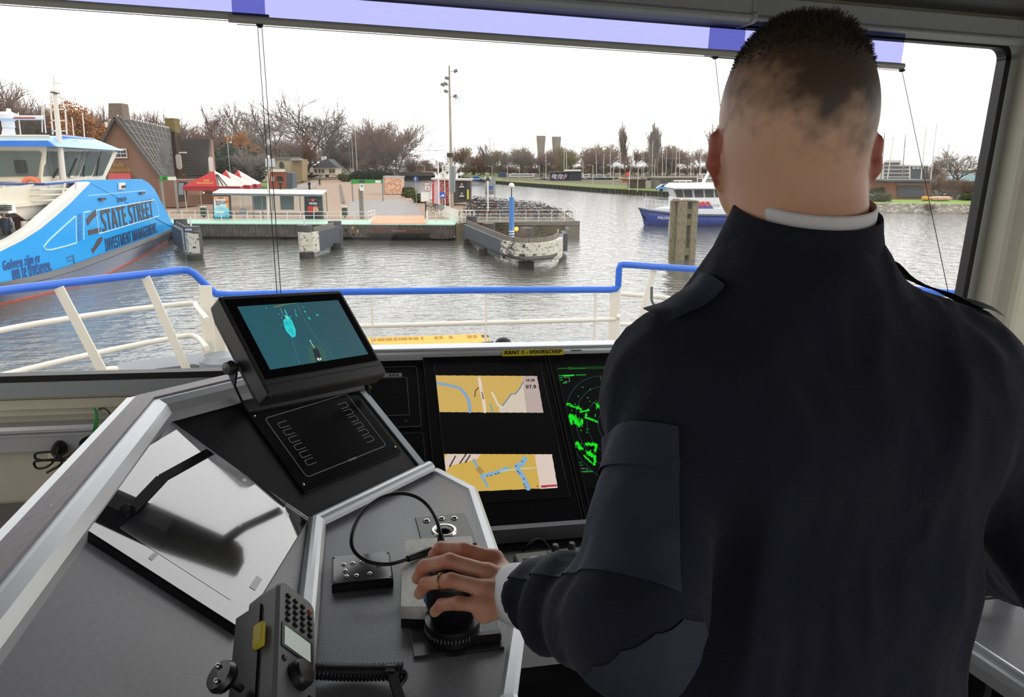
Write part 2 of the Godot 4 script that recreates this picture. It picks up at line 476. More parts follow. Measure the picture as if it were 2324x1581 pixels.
func build_blinds() -> void:
	var film := clear_film("888abc")
	var bar := M("d2d1ca", 0.35, 0.1)
	var dark := M("17161a", 0.5)
	var specs := [["sun blind of violet film at the left of the window", -2.2, 650.0, 632.0, 2.035, -2.235], ["wide sun blind of violet film in the middle of the window", 522.0, 1700.0, 527.0, 2.018, -2.175], ["short sun blind of violet film at the right of the window", 1601.0, 2064.0, 1604.0, 2.026, -2.235]]
	for i in 3:
		var s: Array = specs[i]
		var t := thing("sun_blind", s[0], "blind", CAB)
		var z: float = s[5]; var y: float = s[4]
		var x0: float = s[1] if i == 0 else CZ(s[1], 100, z).x
		var x1: float = CZ(612.0 if i == 0 else s[2], 60, z).x
		part("film", mb().box(Vector3((x0 + x1) / 2, (y + 2.118) / 2, z), Vector3(x1 - x0 - 0.02, 2.118 - y, 0.0006)), film, t, "violet see-through film")
		part("bottom_bar", mb().cyl(Vector3(x0, y - 0.008, z), Vector3(x1, y - 0.008, z), 0.010, -1.0, 14), bar, t, "grey metal bar")
		part("edge_cord", mb().cyl(Vector3(x0 + 0.02, y - 0.021, z), Vector3(x1 - 0.02, y - 0.021, z), 0.0012, -1.0, 6), dark, t)
		var ends: Array = [[x0 + 0.05], [CZ(590, 70, z).x], [CZ(1623, 130, z).x, CZ(2048, 152, z).x]][i]
		if i == 0: ends = [x1 - 0.03]
		for e in ends:
			var hk := part("cord_guide", mb().prism(lay(arc(Vector2(0, 0), 0.009, PI, TAU, 6), Vector3(e, y - 0.017, z - 0.006), Vector3.RIGHT, Vector3.UP), Vector3(0, 0, 0.012)), dark, t)
			if i == 1:
				for o in [-0.0055, 0.0055]: part("cord", mb().cyl(Vector3(e + o, y - 0.02, z), Vector3(e + o + 0.02, 1.0, zf_sill()), 0.0012, -1.0, 6), dark, t)
			if i == 2:
				var q := pl(1629.0 + 12.0, 300, Vector3(0, 0, -2.12), Vector3.BACK) if e < 1.5 else pl(2143, 620, Vector3(0, 0, -1.9), Vector3.BACK)
				var a := Vector3(e, y - 0.02, z)
				part("cord", mb().cyl(a, a + (q - a) * (1.35 if e > 1.5 else 3.0), 0.0012, -1.0, 6), dark, t)
	part("wall_bracket", mb().box(Vector3(CZ(560, 3, -2.2).x, 2.1, -2.2), Vector3(0.2, 0.012, 0.03)), dark, get_node("sun_blind"))
func zf_sill() -> float: return -2.2

var K0 := Vector3(-0.385, 1.2, -0.15)
var K1 := Vector3(-0.385, 1.2, -1.4)
var K2 := Vector3(0.03, 1.2, -1.775)
var B0 := Vector3(-0.082, 0.98, -0.15)
var B1 := Vector3(-0.082, 0.98, -1.29)
var B2 := Vector3(0.154, 0.98, -1.518)
var N_ARM: Vector3
var N_COR: Vector3
var F0 := Vector3(0, 0.87, -1.46)
var N_FRO := Vector3(0, 0.38, 0.28).normalized()
func arm(px: float, py: float, lift := 0.0) -> Vector3: return pl(px, py, B1 + N_ARM * lift, N_ARM)
func cor(px: float, py: float, lift := 0.0) -> Vector3: return pl(px, py, B1 + N_COR * lift, N_COR)
func fro(px: float, py: float, lift := 0.0) -> Vector3: return pl(px, py, F0 + N_FRO * lift, N_FRO)
func desk(px: float, py: float, lift := 0.0) -> Vector3: return CY(px, py, 0.98 + lift)
func outline(b: MB, pts: Array, w: float, nn: Vector3, h := 0.0006) -> MB:
	for k in pts.size() - 1: b.span(pts[k], pts[k + 1], w, h, nn)
	return b
func build_console() -> void:
	N_ARM = Vector3(0, 0, -1).cross(K1 - B1).normalized()
	if N_ARM.y < 0: N_ARM = -N_ARM
	N_COR = (B2 - B1).cross(K1 - B1).normalized()
	if N_COR.y < 0: N_COR = -N_COR
	var c := thing("control_console", "grey and black angled helm console with aluminium edge trims", "console", CAB)
	var th := 0.02
	var s0 := cor(806, 868); var s1 := cor(962, 1062)
	var rt := s0 + (s0 - s1) * ((1.2 - s0.y) / (s0.y - s1.y))
	part("corner_panel", mb().prism([K1, B1, B2, rt], -N_COR * th), M("0d0d0f", 0.55), c, "black corner panel")
	part("arm_panel", mb().prism([K0, B0, B1, K1], -N_ARM * th), LAMINATE, c, "dark grey laminate side panel")
	part("corner_edge_strip", mb().span(s1 - N_COR * -0.001, rt + N_COR * 0.001, 0.017, 0.006, N_COR), M("b9c0c5", 0.4, 0.3), c, "pale grey edge strip")
	part("corner_cheek", mb().prism([rt, B2, B2 + Vector3(0, -0.15, 0), rt + Vector3(0, -0.35, 0)], Vector3(-0.012, 0, -0.01)), BLACK, c)
	var d1 := desk(1068, 1112); var d2 := desk(1172, 1428); var d3 := desk(1150, 1581)
	d2.x = maxf(d2.x, 0.2)
	part("desk_top", mb().prism([B0, B1, B2, d1, d2, d3, Vector3(d3.x - 0.03, 0.98, -0.15)], Vector3(0, -0.025, 0)), LAMINATE, c, "grey laminate desk")
	part("desk_body", mb().prism(lay([Vector2(-0.36, -0.15), Vector2(-0.36, -1.36), Vector2(0.05, -1.7), Vector2(0.14, -1.5), Vector2(d1.x - 0.02, d1.z), Vector2(d2.x - 0.02, d2.z), Vector2(d3.x - 0.05, -0.15)], Vector3(0, 0.02, 0), Vector3.RIGHT, Vector3.BACK), Vector3(0, 0.93, 0)), BLACK, c)
	var half := [Vector2(-0.002, -0.008)] + arc(Vector2(0.0, 0.004), 0.017, 0.0, PI, 8) + [Vector2(-0.017, -0.004)]
	part("desk_trim", sweep(mb(), half, [B0 + Vector3(0, 0.004, 0), B1 + Vector3(0, 0.004, 0), B2 + Vector3(0, 0.004, 0)]), SILVER, c, "rounded aluminium moulding")
	var edge := [Vector2(-0.012, -0.03), Vector2(-0.014, 0.003), Vector2(-0.008, 0.006), Vector2(0.004, 0.005), Vector2(0.012, -0.002), Vector2(0.014, -0.03)]
	part("desk_edge_trim", sweep(mb(), edge, [B2 + Vector3(0.01, 0, 0.0), d1, d2, d3, Vector3(d3.x - 0.03, 0.98, -0.15)]), SILVER, c, "aluminium desk edging")
	var rail := [Vector2(0.042, -0.03), Vector2(0.044, -0.012), Vector2(0.036, 0.004), Vector2(0.022, 0.012), Vector2(-0.02, 0.012), Vector2(-0.042, 0.008), Vector2(-0.044, -0.06), Vector2(-0.03, -0.06), Vector2(0.02, -0.03)]
	part("ridge_rail", sweep(mb(), rail, [K0, K1, K1.lerp(K2, 0.72)]), SILVER, c, "broad aluminium rail")
	part("rail_inlay", sweep(mb(), [Vector2(0.012, 0.004), Vector2(0.012, 0.0155), Vector2(-0.022, 0.0155), Vector2(-0.022, 0.004)], [K0, K1, K1.lerp(K2, 0.72)]), grain("ash inlay", [[0.0, "8d878c"], [0.5, "a29ca0"], [1.0, "b2adb0"]], Vector3(60, 60, 2.2), 0.5, 0.0, 0.04, 3), c, "greyish wood-grain stripe")
	part("outer_cheek", mb().box(Vector3(-0.41, 0.6, -0.78), Vector3(0.02, 1.16, 1.25)), M("3a3a3e", 0.5), c)
	part("outer_corner_cheek", mb().prism([K1 + Vector3(-0.03, -0.03, -0.02), K2 + Vector3(0, -0.03, -0.03), Vector3(0.03, 0.02, -1.8), Vector3(-0.415, 0.02, -1.42)], Vector3(-0.01, 0, -0.012)), M("3a3a3e", 0.5), c)
	var fb := fro(1105, 1200); var yb := fb.y
	var xl := -0.12; var xr := 1.2
	var top := fro(1130, 808)
	part("front_panel", mb().prism([Vector3(xl, yb, fb.z), Vector3(xr, yb, fb.z), Vector3(xr, top.y, top.z), Vector3(xl, top.y, top.z)], -N_FRO * 0.02), M("08080a", 0.4), c, "black front panel")
	var fl := [Vector2(0.016, -0.04), Vector2(0.018, -0.004)] + arc(Vector2(0.004, 0.0), 0.014, 0.0, PI * 0.5, 4) + [Vector2(-0.03, 0.016), Vector2(-0.045, 0.004), Vector2(-0.045, -0.04)]
	part("front_top_rail", sweep(mb(), fl, [Vector3(-0.06, top.y + 0.012, top.z - 0.012), Vector3(xr, top.y + 0.012, top.z - 0.012)]), SILVER, c, "aluminium top rail")
	part("front_lower_trim", mb().box(Vector3((0.1 + xr) / 2, yb - 0.01, fb.z + 0.012), Vector3(xr - 0.1, 0.034, 0.02)), M("6f6f74", 0.4, 0.3), c, "grey lower trim")
	part("low_desk", mb().box(Vector3((0.14 + xr) / 2, yb - 0.045, fb.z + 0.22), Vector3(xr - 0.14, 0.03, 0.42)), M("1b1b1e", 0.4), c, "dark low desk")
	part("front_body", mb().box(Vector3((0.1 + xr) / 2, 0.42, fb.z - 0.1), Vector3(xr - 0.1, 0.8, 0.5)), BLACK, c)
	part("front_back_cheek", mb().box(Vector3((-0.05 + xr) / 2, 0.6, top.z - 0.05), Vector3(xr + 0.05, 1.14, 0.02)), M("3a3a3e", 0.5), c)
	var r0 := desk(2100, 1400); var r1 := desk(2238, 1492); var r2 := desk(2400, 1600)
	part("right_desk", mb().prism([r0, r1, r2, Vector3(1.25, 0.98, -0.5), Vector3(1.25, 0.98, -1.4), Vector3(0.9, 0.98, -1.4)], Vector3(0, -0.025, 0)), LAMINATE, c, "grey laminate desk")
	for e in [[r0, r1], [r1, r2]]:
		part("right_desk_trim", sweep(mb(), [Vector2(0.012, -0.03), Vector2(0.015, -0.01)] + arc(Vector2(0.0, -0.002), 0.014, 0.0, PI * 0.6, 6) + [Vector2(-0.014, 0.002), Vector2(-0.012, -0.03)], [e[0], e[1]]), SILVER, c, "rounded aluminium edging")
	part("right_body", mb().prism([r0 + Vector3(0.02, -0.03, 0), r1 + Vector3(0.02, -0.03, 0), r2 + Vector3(0.02, -0.03, 0), Vector3(1.25, 0.95, -0.5), Vector3(1.25, 0.95, -1.2)], Vector3(0, -0.93, 0)), BLACK, c)
	part("right_body_joint", mb().box((r1 + Vector3(0.012, -0.48, 0.004)), Vector3(0.006, 0.9, 0.006)), M("55555a", 0.4, 0.4), c)
	var ty := top.y + 0.014; var tz := top.z + 0.0075
	var ta := pl(1140, 792, Vector3(0, ty, tz), Vector3.BACK); var tb := pl(1280, 789, Vector3(0, ty, tz), Vector3.BACK)
	var lab := thing("console_label", "yellow label strip reading KANT 1 - VOORSCHIP on the console rail", "label", CAB)
	part("tape", mb().box(Vector3((ta.x + tb.x) / 2, top.y + 0.010, top.z + 0.0075), Vector3(tb.x - ta.x, 0.017, 0.0012)), M("e6d42c", 0.5), lab)
	lettering("letters", "KANT 1 - VOORSCHIP", 0.0105, Vector3((ta.x + tb.x) / 2, top.y + 0.012, top.z + 0.0083), Vector3.RIGHT, Vector3.UP, M("151515", 0.5), lab, (tb.x - ta.x) * 0.92)
	part("rail_mark", mb().box(Vector3(tb.x + 0.035, top.y + 0.013, top.z + 0.0066), Vector3(0.03, 0.003, 0.001)), M("4a4a4c", 0.5), c, "faint dark printed mark")
class Sheet:
	var o: Vector3; var u: Vector3; var v: Vector3; var n: Vector3; var w: float; var h: float
	func _init(tl: Vector3, tr: Vector3, bl: Vector3) -> void:
		u = (tr - tl).normalized(); n = (bl - tl).cross(tr - tl).normalized()
		v = n.cross(u); w = (tr - tl).length(); h = absf((bl - tl).dot(v)); o = tl + u * w * 0.5 - v * h * 0.5
		if n.y < 0: n = -n
	func p(x: float, y: float, z := 0.0) -> Vector3: return o + u * x + v * y + n * z
	func b() -> Basis: return Basis(u, v, u.cross(v))
	func face(m: MB, x0: float, x1: float, y0: float, y1: float, z: float) -> MB:
		return m.quad(p(x0, y0, z), p(x1, y0, z), p(x1, y1, z), p(x0, y1, z), n)
	func plate(m: MB, x: float, y: float, sx: float, sy: float, z: float, sz: float, r := 0.0) -> MB:
		if r > 0.0: return m.cbox(p(x, y, z + sz * 0.5), Vector3(sx, sy, sz), r, b())
		return m.box(p(x, y, z + sz * 0.5), Vector3(sx, sy, sz), b())
func trace(s: Sheet, zs: Array, x0: float, y0: float, k: float, im: Image) -> Array:
	var r := []
	for i in range(0, zs.size(), 2):
		var q := pl(x0 + zs[i] / k, y0 + zs[i + 1] / k, s.o, s.n) - s.o
		r.append(Vector2((q.dot(s.u) / s.w + 0.5) * im.get_width(), (0.5 - q.dot(s.v) / s.h) * im.get_height()))
	return r
func build_chart() -> void:
	var x0 := fro(986, 830, 0.004).x; var x1 := fro(1226, 830, 0.004).x
	var t := fro(1100, 826, 0.004); var b := fro(1130, 1140, 0.004)
	var s := Sheet.new(Vector3(x0, t.y, t.z), Vector3(x1, t.y, t.z), Vector3(x0, b.y, b.z))
	var d := thing("chart_display", "portrait chart display showing two bands of a yellow river map", "display", CAB)
	s.plate(mb(), 0, 0, 1, 1, 0, 0.01)
	var fr := mb()
	s.plate(fr, 0, -0.015, s.w + 0.055, s.h + 0.12, -0.006, 0.008, 0.002)
	part("bezel", fr, M("0b0b0d", 0.35), d, "black bezel")
	var ed := mb()
	for e in [-0.5, 0.5]:
		ed.box(s.p(e * (s.w + 0.055), -0.015, 0.001), Vector3(0.0015, s.h + 0.12, 0.004), s.b())
		ed.box(s.p(e * (s.w + 0.002), 0, 0.0025), Vector3(0.0015, s.h, 0.002), s.b())
	part("bezel_edges", ed, M("55565c", 0.4, 0.4), d).set_meta("kind", "stuff")
	var im := canvas(300, 400, "020203")
	var z := func(a: Array): return trace(s, a, 960, 810, 4.79, im)
	ipoly(im, z.call([115, 205, 1238, 212, 1308, 612, 150, 605]), "c9a75c")
	ipoly(im, z.call([1078, 215, 1238, 212, 1308, 612, 1125, 610]), "b3a19c")
	ipoly(im, z.call([1085, 280, 1050, 350, 1000, 410, 960, 405, 890, 500, 830, 545, 820, 610, 1125, 610]), "cdbfae")
	iline(im, z.call([1085, 280, 1050, 350, 1000, 410, 960, 405, 890, 500, 850, 545]), 3.5, "6f8294")
	iline(im, z.call([130, 290, 250, 305, 400, 345, 460, 410, 500, 490, 508, 600]), 9.0, "7fa0c0")
	iline(im, z.call([610, 240, 625, 330, 645, 430, 660, 500, 672, 600]), 9.0, "d8cabb")
	iline(im, z.call([600, 340, 570, 370, 562, 435]), 3.0, "5d4a30")
	iline(im, z.call([640, 390, 655, 460]), 3.0, "5d4a30")
	iline(im, z.call([750, 395, 780, 450, 810, 520, 850, 550]), 6.0, "d8cabb")
	iline(im, z.call([735, 520, 750, 600]), 7.0, "8fa090")
	ipoly(im, z.call([192, 1058, 1400, 1062, 1462, 1425, 600, 1465, 215, 1400]), "c8a550")
	ipoly(im, z.call([260, 1060, 625, 1060, 600, 1110, 290, 1190, 215, 1290, 200, 1180]), "d2bfb2")
	for q in [[350, 1085, 290, 1195], [465, 1065, 400, 1160], [510, 1075, 460, 1150]]: iline(im, z.call(q), 3.5, "3b3a3d")
	iline(im, z.call([550, 1125, 590, 1200, 640, 1290, 660, 1340, 700, 1410]), 6.5, "7ba2bd")
	ipoly(im, z.call([570, 1230, 610, 1190, 665, 1250, 625, 1285]), "a3874a")
	iline(im, z.call([640, 1300, 740, 1275, 810, 1255, 920, 1215]), 9.5, "7fa8c6")
	iline(im, z.call([840, 1245, 990, 1225, 1240, 1205]), 3.0, "bfcbb4")
	iline(im, z.call([1105, 1110, 1080, 1160, 1015, 1195, 1050, 1260, 1090, 1310, 1140, 1430]), 13.0, "7fa8c6")
	for q in [[1075, 1140], [1010, 1190], [1030, 1250], [1050, 1270], [1095, 1330], [1095, 1390], [1110, 1420], [700, 1300], [740, 1292], [790, 1278], [818, 1268], [1240, 1410]]:
		for p in z.call(q): idot(im, p, 2.0, "3a4a58")
	ipoly(im, z.call([1212, 1062, 1400, 1062, 1462, 1425, 1272, 1440]), "d6c3b8")
	ipoly(im, z.call([1282, 1400, 1452, 1388, 1454, 1412, 1284, 1424]), "ad2f36")
	var scr := mb()
	s.face(scr, -s.w / 2, s.w / 2, -s.h / 2, s.h / 2, 0.0028)
	part("screen", scr, picture(im, 0.9), d, "lit chart picture with black bands")
	for q in [["10:28", 1163, 260, 0.0075], ["07.9", 1172, 330, 0.011]]:
		var c := fro(960 + q[1] / 4.79, 810 + q[2] / 4.79, 0.004)
		lettering("reading", q[0], q[3], s.p((c - s.o).dot(s.u), (c - s.o).dot(s.v), 0.0030), s.u, s.v, M("241c1e", 0.5), d)
	var lamp := AreaLight3D.new()
	lamp.name = "screen_light"; lamp.area_size = Vector2(s.w, s.h); lamp.light_energy = 0.02; lamp.light_color = Color("e8cf90"); lamp.shadow_enabled = true
	lamp.transform = Transform3D(s.b() * Basis(Vector3.UP, PI), s.p(0, 0, 0.008))
	d.add_child(lamp)
func build_radar() -> void:
	var x0 := fro(1263, 835, 0.004).x
	var t := fro(1300, 830, 0.004); var b := fro(1330, 1110, 0.004)
	var s := Sheet.new(Vector3(x0, t.y, t.z), Vector3(x0 + 0.3, t.y, t.z), Vector3(x0, b.y, b.z))
	var d := thing("radar_display", "black radar display with green echoes and range rings", "display", CAB)
	var fr := mb()
	s.plate(fr, 0, -0.02, s.w + 0.05, s.h + 0.13, -0.006, 0.008, 0.002)
	part("bezel", fr, M("0b0b0d", 0.35), d, "black bezel")
	var ed := mb()
	ed.box(s.p(-0.5 * (s.w + 0.05), -0.02, 0.001), Vector3(0.0015, s.h + 0.13, 0.004), s.b())
	ed.box(s.p(-0.5 * (s.w + 0.003), -0.02, 0.0025), Vector3(0.0015, s.h + 0.05, 0.002), s.b())
	part("bezel_edges", ed, M("55565c", 0.4, 0.4), d).set_meta("kind", "stuff")
	var im := canvas(420, 400, "010201")
	var z := func(a: Array): return trace(s, a, 1250, 810, 5.453, im)
	var c: Vector2 = z.call([790, 880])[0]
	var e: Vector2 = z.call([690, 240])[0]
	var k := 0
	for r in [1.0, 0.79, 0.565, 0.34]:
		var pts := []
		for i in 121: pts.append(c + Vector2(cos(TAU * i / 120), sin(TAU * i / 120)) * (c.y - e.y) * r)
		iline(im, pts, 1.5, "30505c")
		k += 1
	iline(im, [c, c + Vector2(0, -(c.y - e.y))], 1.5, "8fa59a")
	iline(im, z.call([90, 150, 205, 148]), 3.0, "126a1c")
	iline(im, z.call([215, 138, 760, 125]), 1.2, "1d9a2a")
	iline(im, z.call([215, 155, 760, 140]), 1.2, "1d9a2a")
	for q in [[95, 235, 150, 235], [95, 265, 140, 262], [100, 295, 140, 292], [150, 330, 190, 328], [310, 230, 430, 228]]: iline(im, z.call(q), 4.0, "128a1e")
	iline(im, z.call([155, 240, 280, 232]), 6.0, "1ecb30")
	iline(im, z.call([165, 262, 225, 258, 230, 310, 170, 315]), 1.2, "9fb8a0")
	rng.seed = 77
	for q in [[200, 585, 300, 630, 14, 50], [320, 630, 380, 660, 16, 40], [360, 690, 470, 660, 9, 60], [430, 705, 430, 760, 14, 40], [450, 760, 575, 810, 11, 70], [235, 720, 250, 830, 20, 90], [265, 740, 350, 850, 34, 260], [385, 780, 385, 830, 12, 40], [560, 610, 640, 640, 28, 90], [600, 560, 640, 600, 18, 60], [310, 1060, 380, 1150, 22, 110], [430, 1080, 560, 1090, 16, 170], [560, 1090, 545, 1180, 14, 60], [450, 1190, 545, 1240, 22, 150], [540, 1240, 545, 1320, 16, 80], [400, 1220, 540, 1350, 7, 60], [640, 660, 700, 640, 20, 70]]:
		for i in q[5]:
			var f := rng.randf()
			var zx: float = lerpf(q[0], q[2], f) + rng.randfn() * q[4] * 0.5; var zy: float = lerpf(q[1], q[3], f) + rng.randfn() * q[4] * 0.5
			idot(im, z.call([zx, zy])[0], rng.randf_range(1.1, 2.2), ["12e01c", "0fc818", "19f024"][i % 3])
	for q in [[390, 380], [485, 405], [340, 492], [455, 512], [480, 555], [660, 435], [258, 670], [300, 590], [372, 915], [447, 897], [445, 937], [550, 720], [545, 740], [530, 570], [630, 512], [385, 865], [430, 1165], [490, 1160]]:
		idot(im, z.call(q)[0], 2.0, "22d830")
	iline(im, z.call([320, 1315, 380, 1313]), 4.0, "126a1c")
	iline(im, z.call([320, 1350, 390, 1345]), 4.0, "126a1c")
	iline(im, z.call([335, 1385, 450, 1385, 450, 1405]), 1.2, "8fa090")
	iline(im, z.call([335, 1425, 510, 1420]), 5.0, "1a7a24")
	var scr := mb()
	s.face(scr, -s.w / 2, s.w / 2, -s.h / 2, s.h / 2, 0.0028)
	part("screen", scr, picture(im, 0.9), d, "lit radar picture")
	var lamp := AreaLight3D.new()
	lamp.name = "screen_light"; lamp.area_size = Vector2(s.w, s.h); lamp.light_energy = 0.006; lamp.light_color = Color("50ff60"); lamp.shadow_enabled = true
	lamp.transform = Transform3D(s.b() * Basis(Vector3.UP, PI), s.p(0, 0, 0.008))
	d.add_child(lamp)
func build_small_display() -> void:
	var x1 := fro(945, 830, 0.003).x; var x0 := fro(770, 835, 0.003).x
	var t := fro(900, 833, 0.003); var b := fro(905, 970, 0.003)
	var s := Sheet.new(Vector3(x0, t.y, t.z), Vector3(x1, t.y, t.z), Vector3(x0, b.y, b.z))
	var d := thing("panel_display", "small dark panel display left of the river chart", "display", CAB)
	var p := mb()
	s.plate(p, 0, 0, s.w - 0.006, s.h - 0.006, -0.004, 0.005, 0.001)
	part("face_plate", p, M("0a0a0c", 0.35), d)
	var ln := mb()
	outline(ln, lay(rrect(s.w, s.h, 0.006) + [rrect(s.w, s.h, 0.006)[0]], s.p(0, 0, 0.0015), s.u, s.v), 0.0012, s.n)
	outline(ln, lay(rrect(s.w * 0.62, s.h * 0.62, 0.002, 1) + [rrect(s.w * 0.62, s.h * 0.62, 0.002, 1)[0]], s.p(0.01, 0.0, 0.0015), s.u, s.v), 0.0016, s.n)
	ln.lathe([Vector2(0.004, 0), Vector2(0.004, 0.001), Vector2(0.0028, 0.001)], s.p(s.w * 0.31, -s.h * 0.40, 0.001), 14, Basis(s.u, s.n, -s.v))
	part("printed_lines", ln, M("75787c", 0.5), d, "thin grey printed outline")
	var lb := mb()
	s.plate(lb, 0.0, s.h * 0.36, s.w * 0.6, 0.012, 0.001, 0.0006)
	part("label_strip", lb, M("a9adb0", 0.5), d, "pale label strip")
	lettering("label_text", "A.U.B.", 0.007, s.p(s.w * 0.2, s.h * 0.36, 0.0017), s.u, s.v, M("3f4246", 0.5), d)
	var t2 := fro(900, 984, 0.003); var b2 := fro(905, 1100, 0.003)
	var s2 := Sheet.new(Vector3(x0, t2.y, t2.z), Vector3(x1 + 0.002, t2.y, t2.z), Vector3(x0, b2.y, b2.z))
	var d2 := thing("blank_panel", "blank black panel with a thin outline below the small display", "panel", CAB)
	var p2 := mb()
	s2.plate(p2, 0, 0, s2.w - 0.006, s2.h - 0.006, -0.004, 0.005, 0.001)
	part("face_plate", p2, M("060607", 0.35), d2)
	part("printed_lines", outline(mb(), lay(rrect(s2.w, s2.h, 0.006) + [rrect(s2.w, s2.h, 0.006)[0]], s2.p(0, 0, 0.0015), s2.u, s2.v), 0.0012, s2.n), M("5a5c60", 0.5), d2)
func build_monitor() -> void:
	var tl := Vector3(-0.206, 1.380, -1.361); var tr := Vector3(-0.041, 1.375, -1.550); var br := Vector3(0.010, 1.275, -1.470); var bl := Vector3(-0.1545, 1.280, -1.281)
	var u := (tr - tl + br - bl) * 0.5; var w := (bl - tl + br - tr) * 0.5
	var dt := u.dot(w)
	var u2 := u - w * dt / (2.0 * w.length_squared()); var w2 := w - u * dt / (2.0 * u.length_squared())
	var c := (tl + tr + br + bl) / 4.0
	var s := Sheet.new(c - u2 * 0.5 - w2 * 0.5, c + u2 * 0.5 - w2 * 0.5, c - u2 * 0.5 + w2 * 0.5)
	var d := thing("radar_monitor", "tilted black monitor on a bracket showing a teal harbour plot", "monitor", CAB)
	var cw := s.w + 0.052; var ch := s.h + 0.078; var cy := -0.012
	var rings := []
	for q in [[1.0, 0.004, 0.010], [1.0, 0.0, 0.004], [1.0, -0.03, 0.004], [0.90, -0.055, 0.004], [0.80, -0.062, 0.004]]:
		rings.append(lay(rrect(cw * q[0] - (0.006 if q[1] > 0.0 else 0.0), ch * q[0] - (0.006 if q[1] > 0.0 else 0.0), 0.008, 3), s.p(0, cy, q[1]), s.u, s.v))
	var body := mb()
	for k in rings.size() - 1: body.loft([rings[k], rings[k + 1]], false)
	body.poly(rings[0], s.n).poly(rings[-1], -s.n)
	part("case", body, M("222226", 0.42), d, "dark grey case")
	var gl := mb()
	s.plate(gl, 0, 0, s.w + 0.034, s.h + 0.034, 0.0035, 0.0016)
	part("glass_border", gl, M("040405", 0.12), d, "glossy black border")
	part("lower_seam", mb().box(s.p(0, -s.h * 0.5 - 0.027, 0.0042), Vector3(cw - 0.004, 0.001, 0.001), s.b()), M("060607", 0.5), d)
	var im := canvas(440, 250, "1d4f5b")
	for y in 250:
		for x in 440:
			var q := Vector2(x - 470, y - 30) / 420.0
			im.set_pixel(x, y, Color("1f5560").lerp(Color("15444f"), clampf(1.0 - q.length(), 0.0, 1.0)))
	var z := func(a: Array): return trace(s, a, 500, 640, 5.453, im)
	var glow_pts := []
	ipoly(im, z.call([1110, 780, 1060, 860, 1100, 1010, 1180, 1030, 1310, 1000, 1290, 880, 1220, 800]), "2a5a4e")
	ipoly(im, z.call([1120, 850, 1170, 830, 1200, 870, 1255, 1010, 1185, 1035]), "101c2c")
	iline(im, z.call([1092, 740, 1145, 835]), 3.2, "a9cfae")
	idot(im, z.call([1095, 742])[0], 2.6, "c6e8cf")
	iline(im, z.call([860, 710, 890, 800, 930, 930, 968, 1075]), 1.6, "556f86")
	iline(im, z.call([930, 290, 990, 420, 1060, 540, 1160, 690, 1290, 830, 1400, 960]), 1.6, "556f86")
	iline(im, z.call([720, 335, 760, 430]), 1.6, "7f9dac")
	iline(im, z.call([650, 330, 760, 300]), 3.0, "9a8a2c")
	iline(im, z.call([760, 300, 975, 268]), 2.0, "5aa05a")
	ipoly(im, z.call([760, 490, 830, 440, 870, 500, 915, 610, 915, 690, 870, 705, 800, 630, 770, 560]), "25cfd2")
	iline(im, z.call([780, 365, 830, 470]), 4.5, "25cfd2")
	iline(im, z.call([790, 440, 815, 465]), 8.0, "8fdcc9")
	for q in [[800, 500, 825, 560], [830, 500, 850, 550], [850, 580, 870, 620], [830, 600, 850, 640], [870, 630, 885, 670], [780, 510, 790, 550]]: iline(im, z.call(q), 2.0, "174f5c")
	iline(im, z.call([905, 350, 922, 430]), 2.2, "36b4b8")
	idot(im, z.call([922, 432])[0], 3.2, "2bc4c6")
	for q in [[1003, 325, 2.2], [1030, 385, 3.6], [1050, 420, 1.4], [1060, 440, 1.4], [1085, 465, 5.2], [1182, 425, 4.4], [550, 340, 2.2], [705, 418, 2.2], [740, 462, 2.4], [855, 446, 2.4], [730, 550, 2.0], [745, 430, 1.6], [755, 390, 1.6]]: idot(im, z.call([q[0], q[1]])[0], q[2], "2fc6c8")
	idot(im, z.call([1088, 462])[0], 2.2, "1f5560")
	var scr := mb()
	s.face(scr, -s.w / 2, s.w / 2, -s.h / 2, s.h / 2, 0.0054)
	part("screen", scr, picture(im, 0.85), d, "lit teal radar plot")
	var rd := pl(500 + 1203 / 5.453, 640 + 972 / 5.453, s.o, s.n) - s.o
	lettering("speed_reading", "8.1", 0.0055, s.p(rd.dot(s.u), rd.dot(s.v), 0.0056), s.u, s.v, glow("d8f0d0", 0.9), d)
	for e in [-1.0, 1.0]:
		var a := s.p(e * (cw * 0.5 + 0.008), cy - 0.02, -0.035)
		var f := cor(556, 925, 0.01) if e < 0 else cor(835, 890, 0.02)
		var mid: Vector3 = a.lerp(f, 0.45) + s.u * e * 0.008 + s.v * 0.015
		part("bracket_arm", mb().span(a, mid, 0.004, 0.024, s.v).span(mid, f, 0.004, 0.022, s.v), M("1c1c1f", 0.45), d, "black bracket arm")
		part("clamp_knob", mb().lathe([Vector2(0.0, 0.018), Vector2(0.011, 0.016), Vector2(0.013, 0.010), Vector2(0.013, 0.004), Vector2(0.007, 0.0), Vector2(0.007, -0.006)], a, 14, Basis(s.v, s.u * e, s.n)), M("2b2b2e", 0.35), d)
	var g0 := cor(556, 925, 0.006); var g1 := cor(835, 872, 0.006)
	part("bracket_foot", mb().span(g0, g1, 0.03, 0.008, N_COR), M("1a1a1d", 0.45), d)
	var lamp := AreaLight3D.new()
	lamp.name = "screen_light"; lamp.area_size = Vector2(s.w, s.h); lamp.light_energy = 0.012; lamp.light_color = Color("60c0d0"); lamp.shadow_enabled = true
	lamp.transform = Transform3D(s.b() * Basis(Vector3.UP, PI), s.p(0, 0, 0.01))
	d.add_child(lamp)
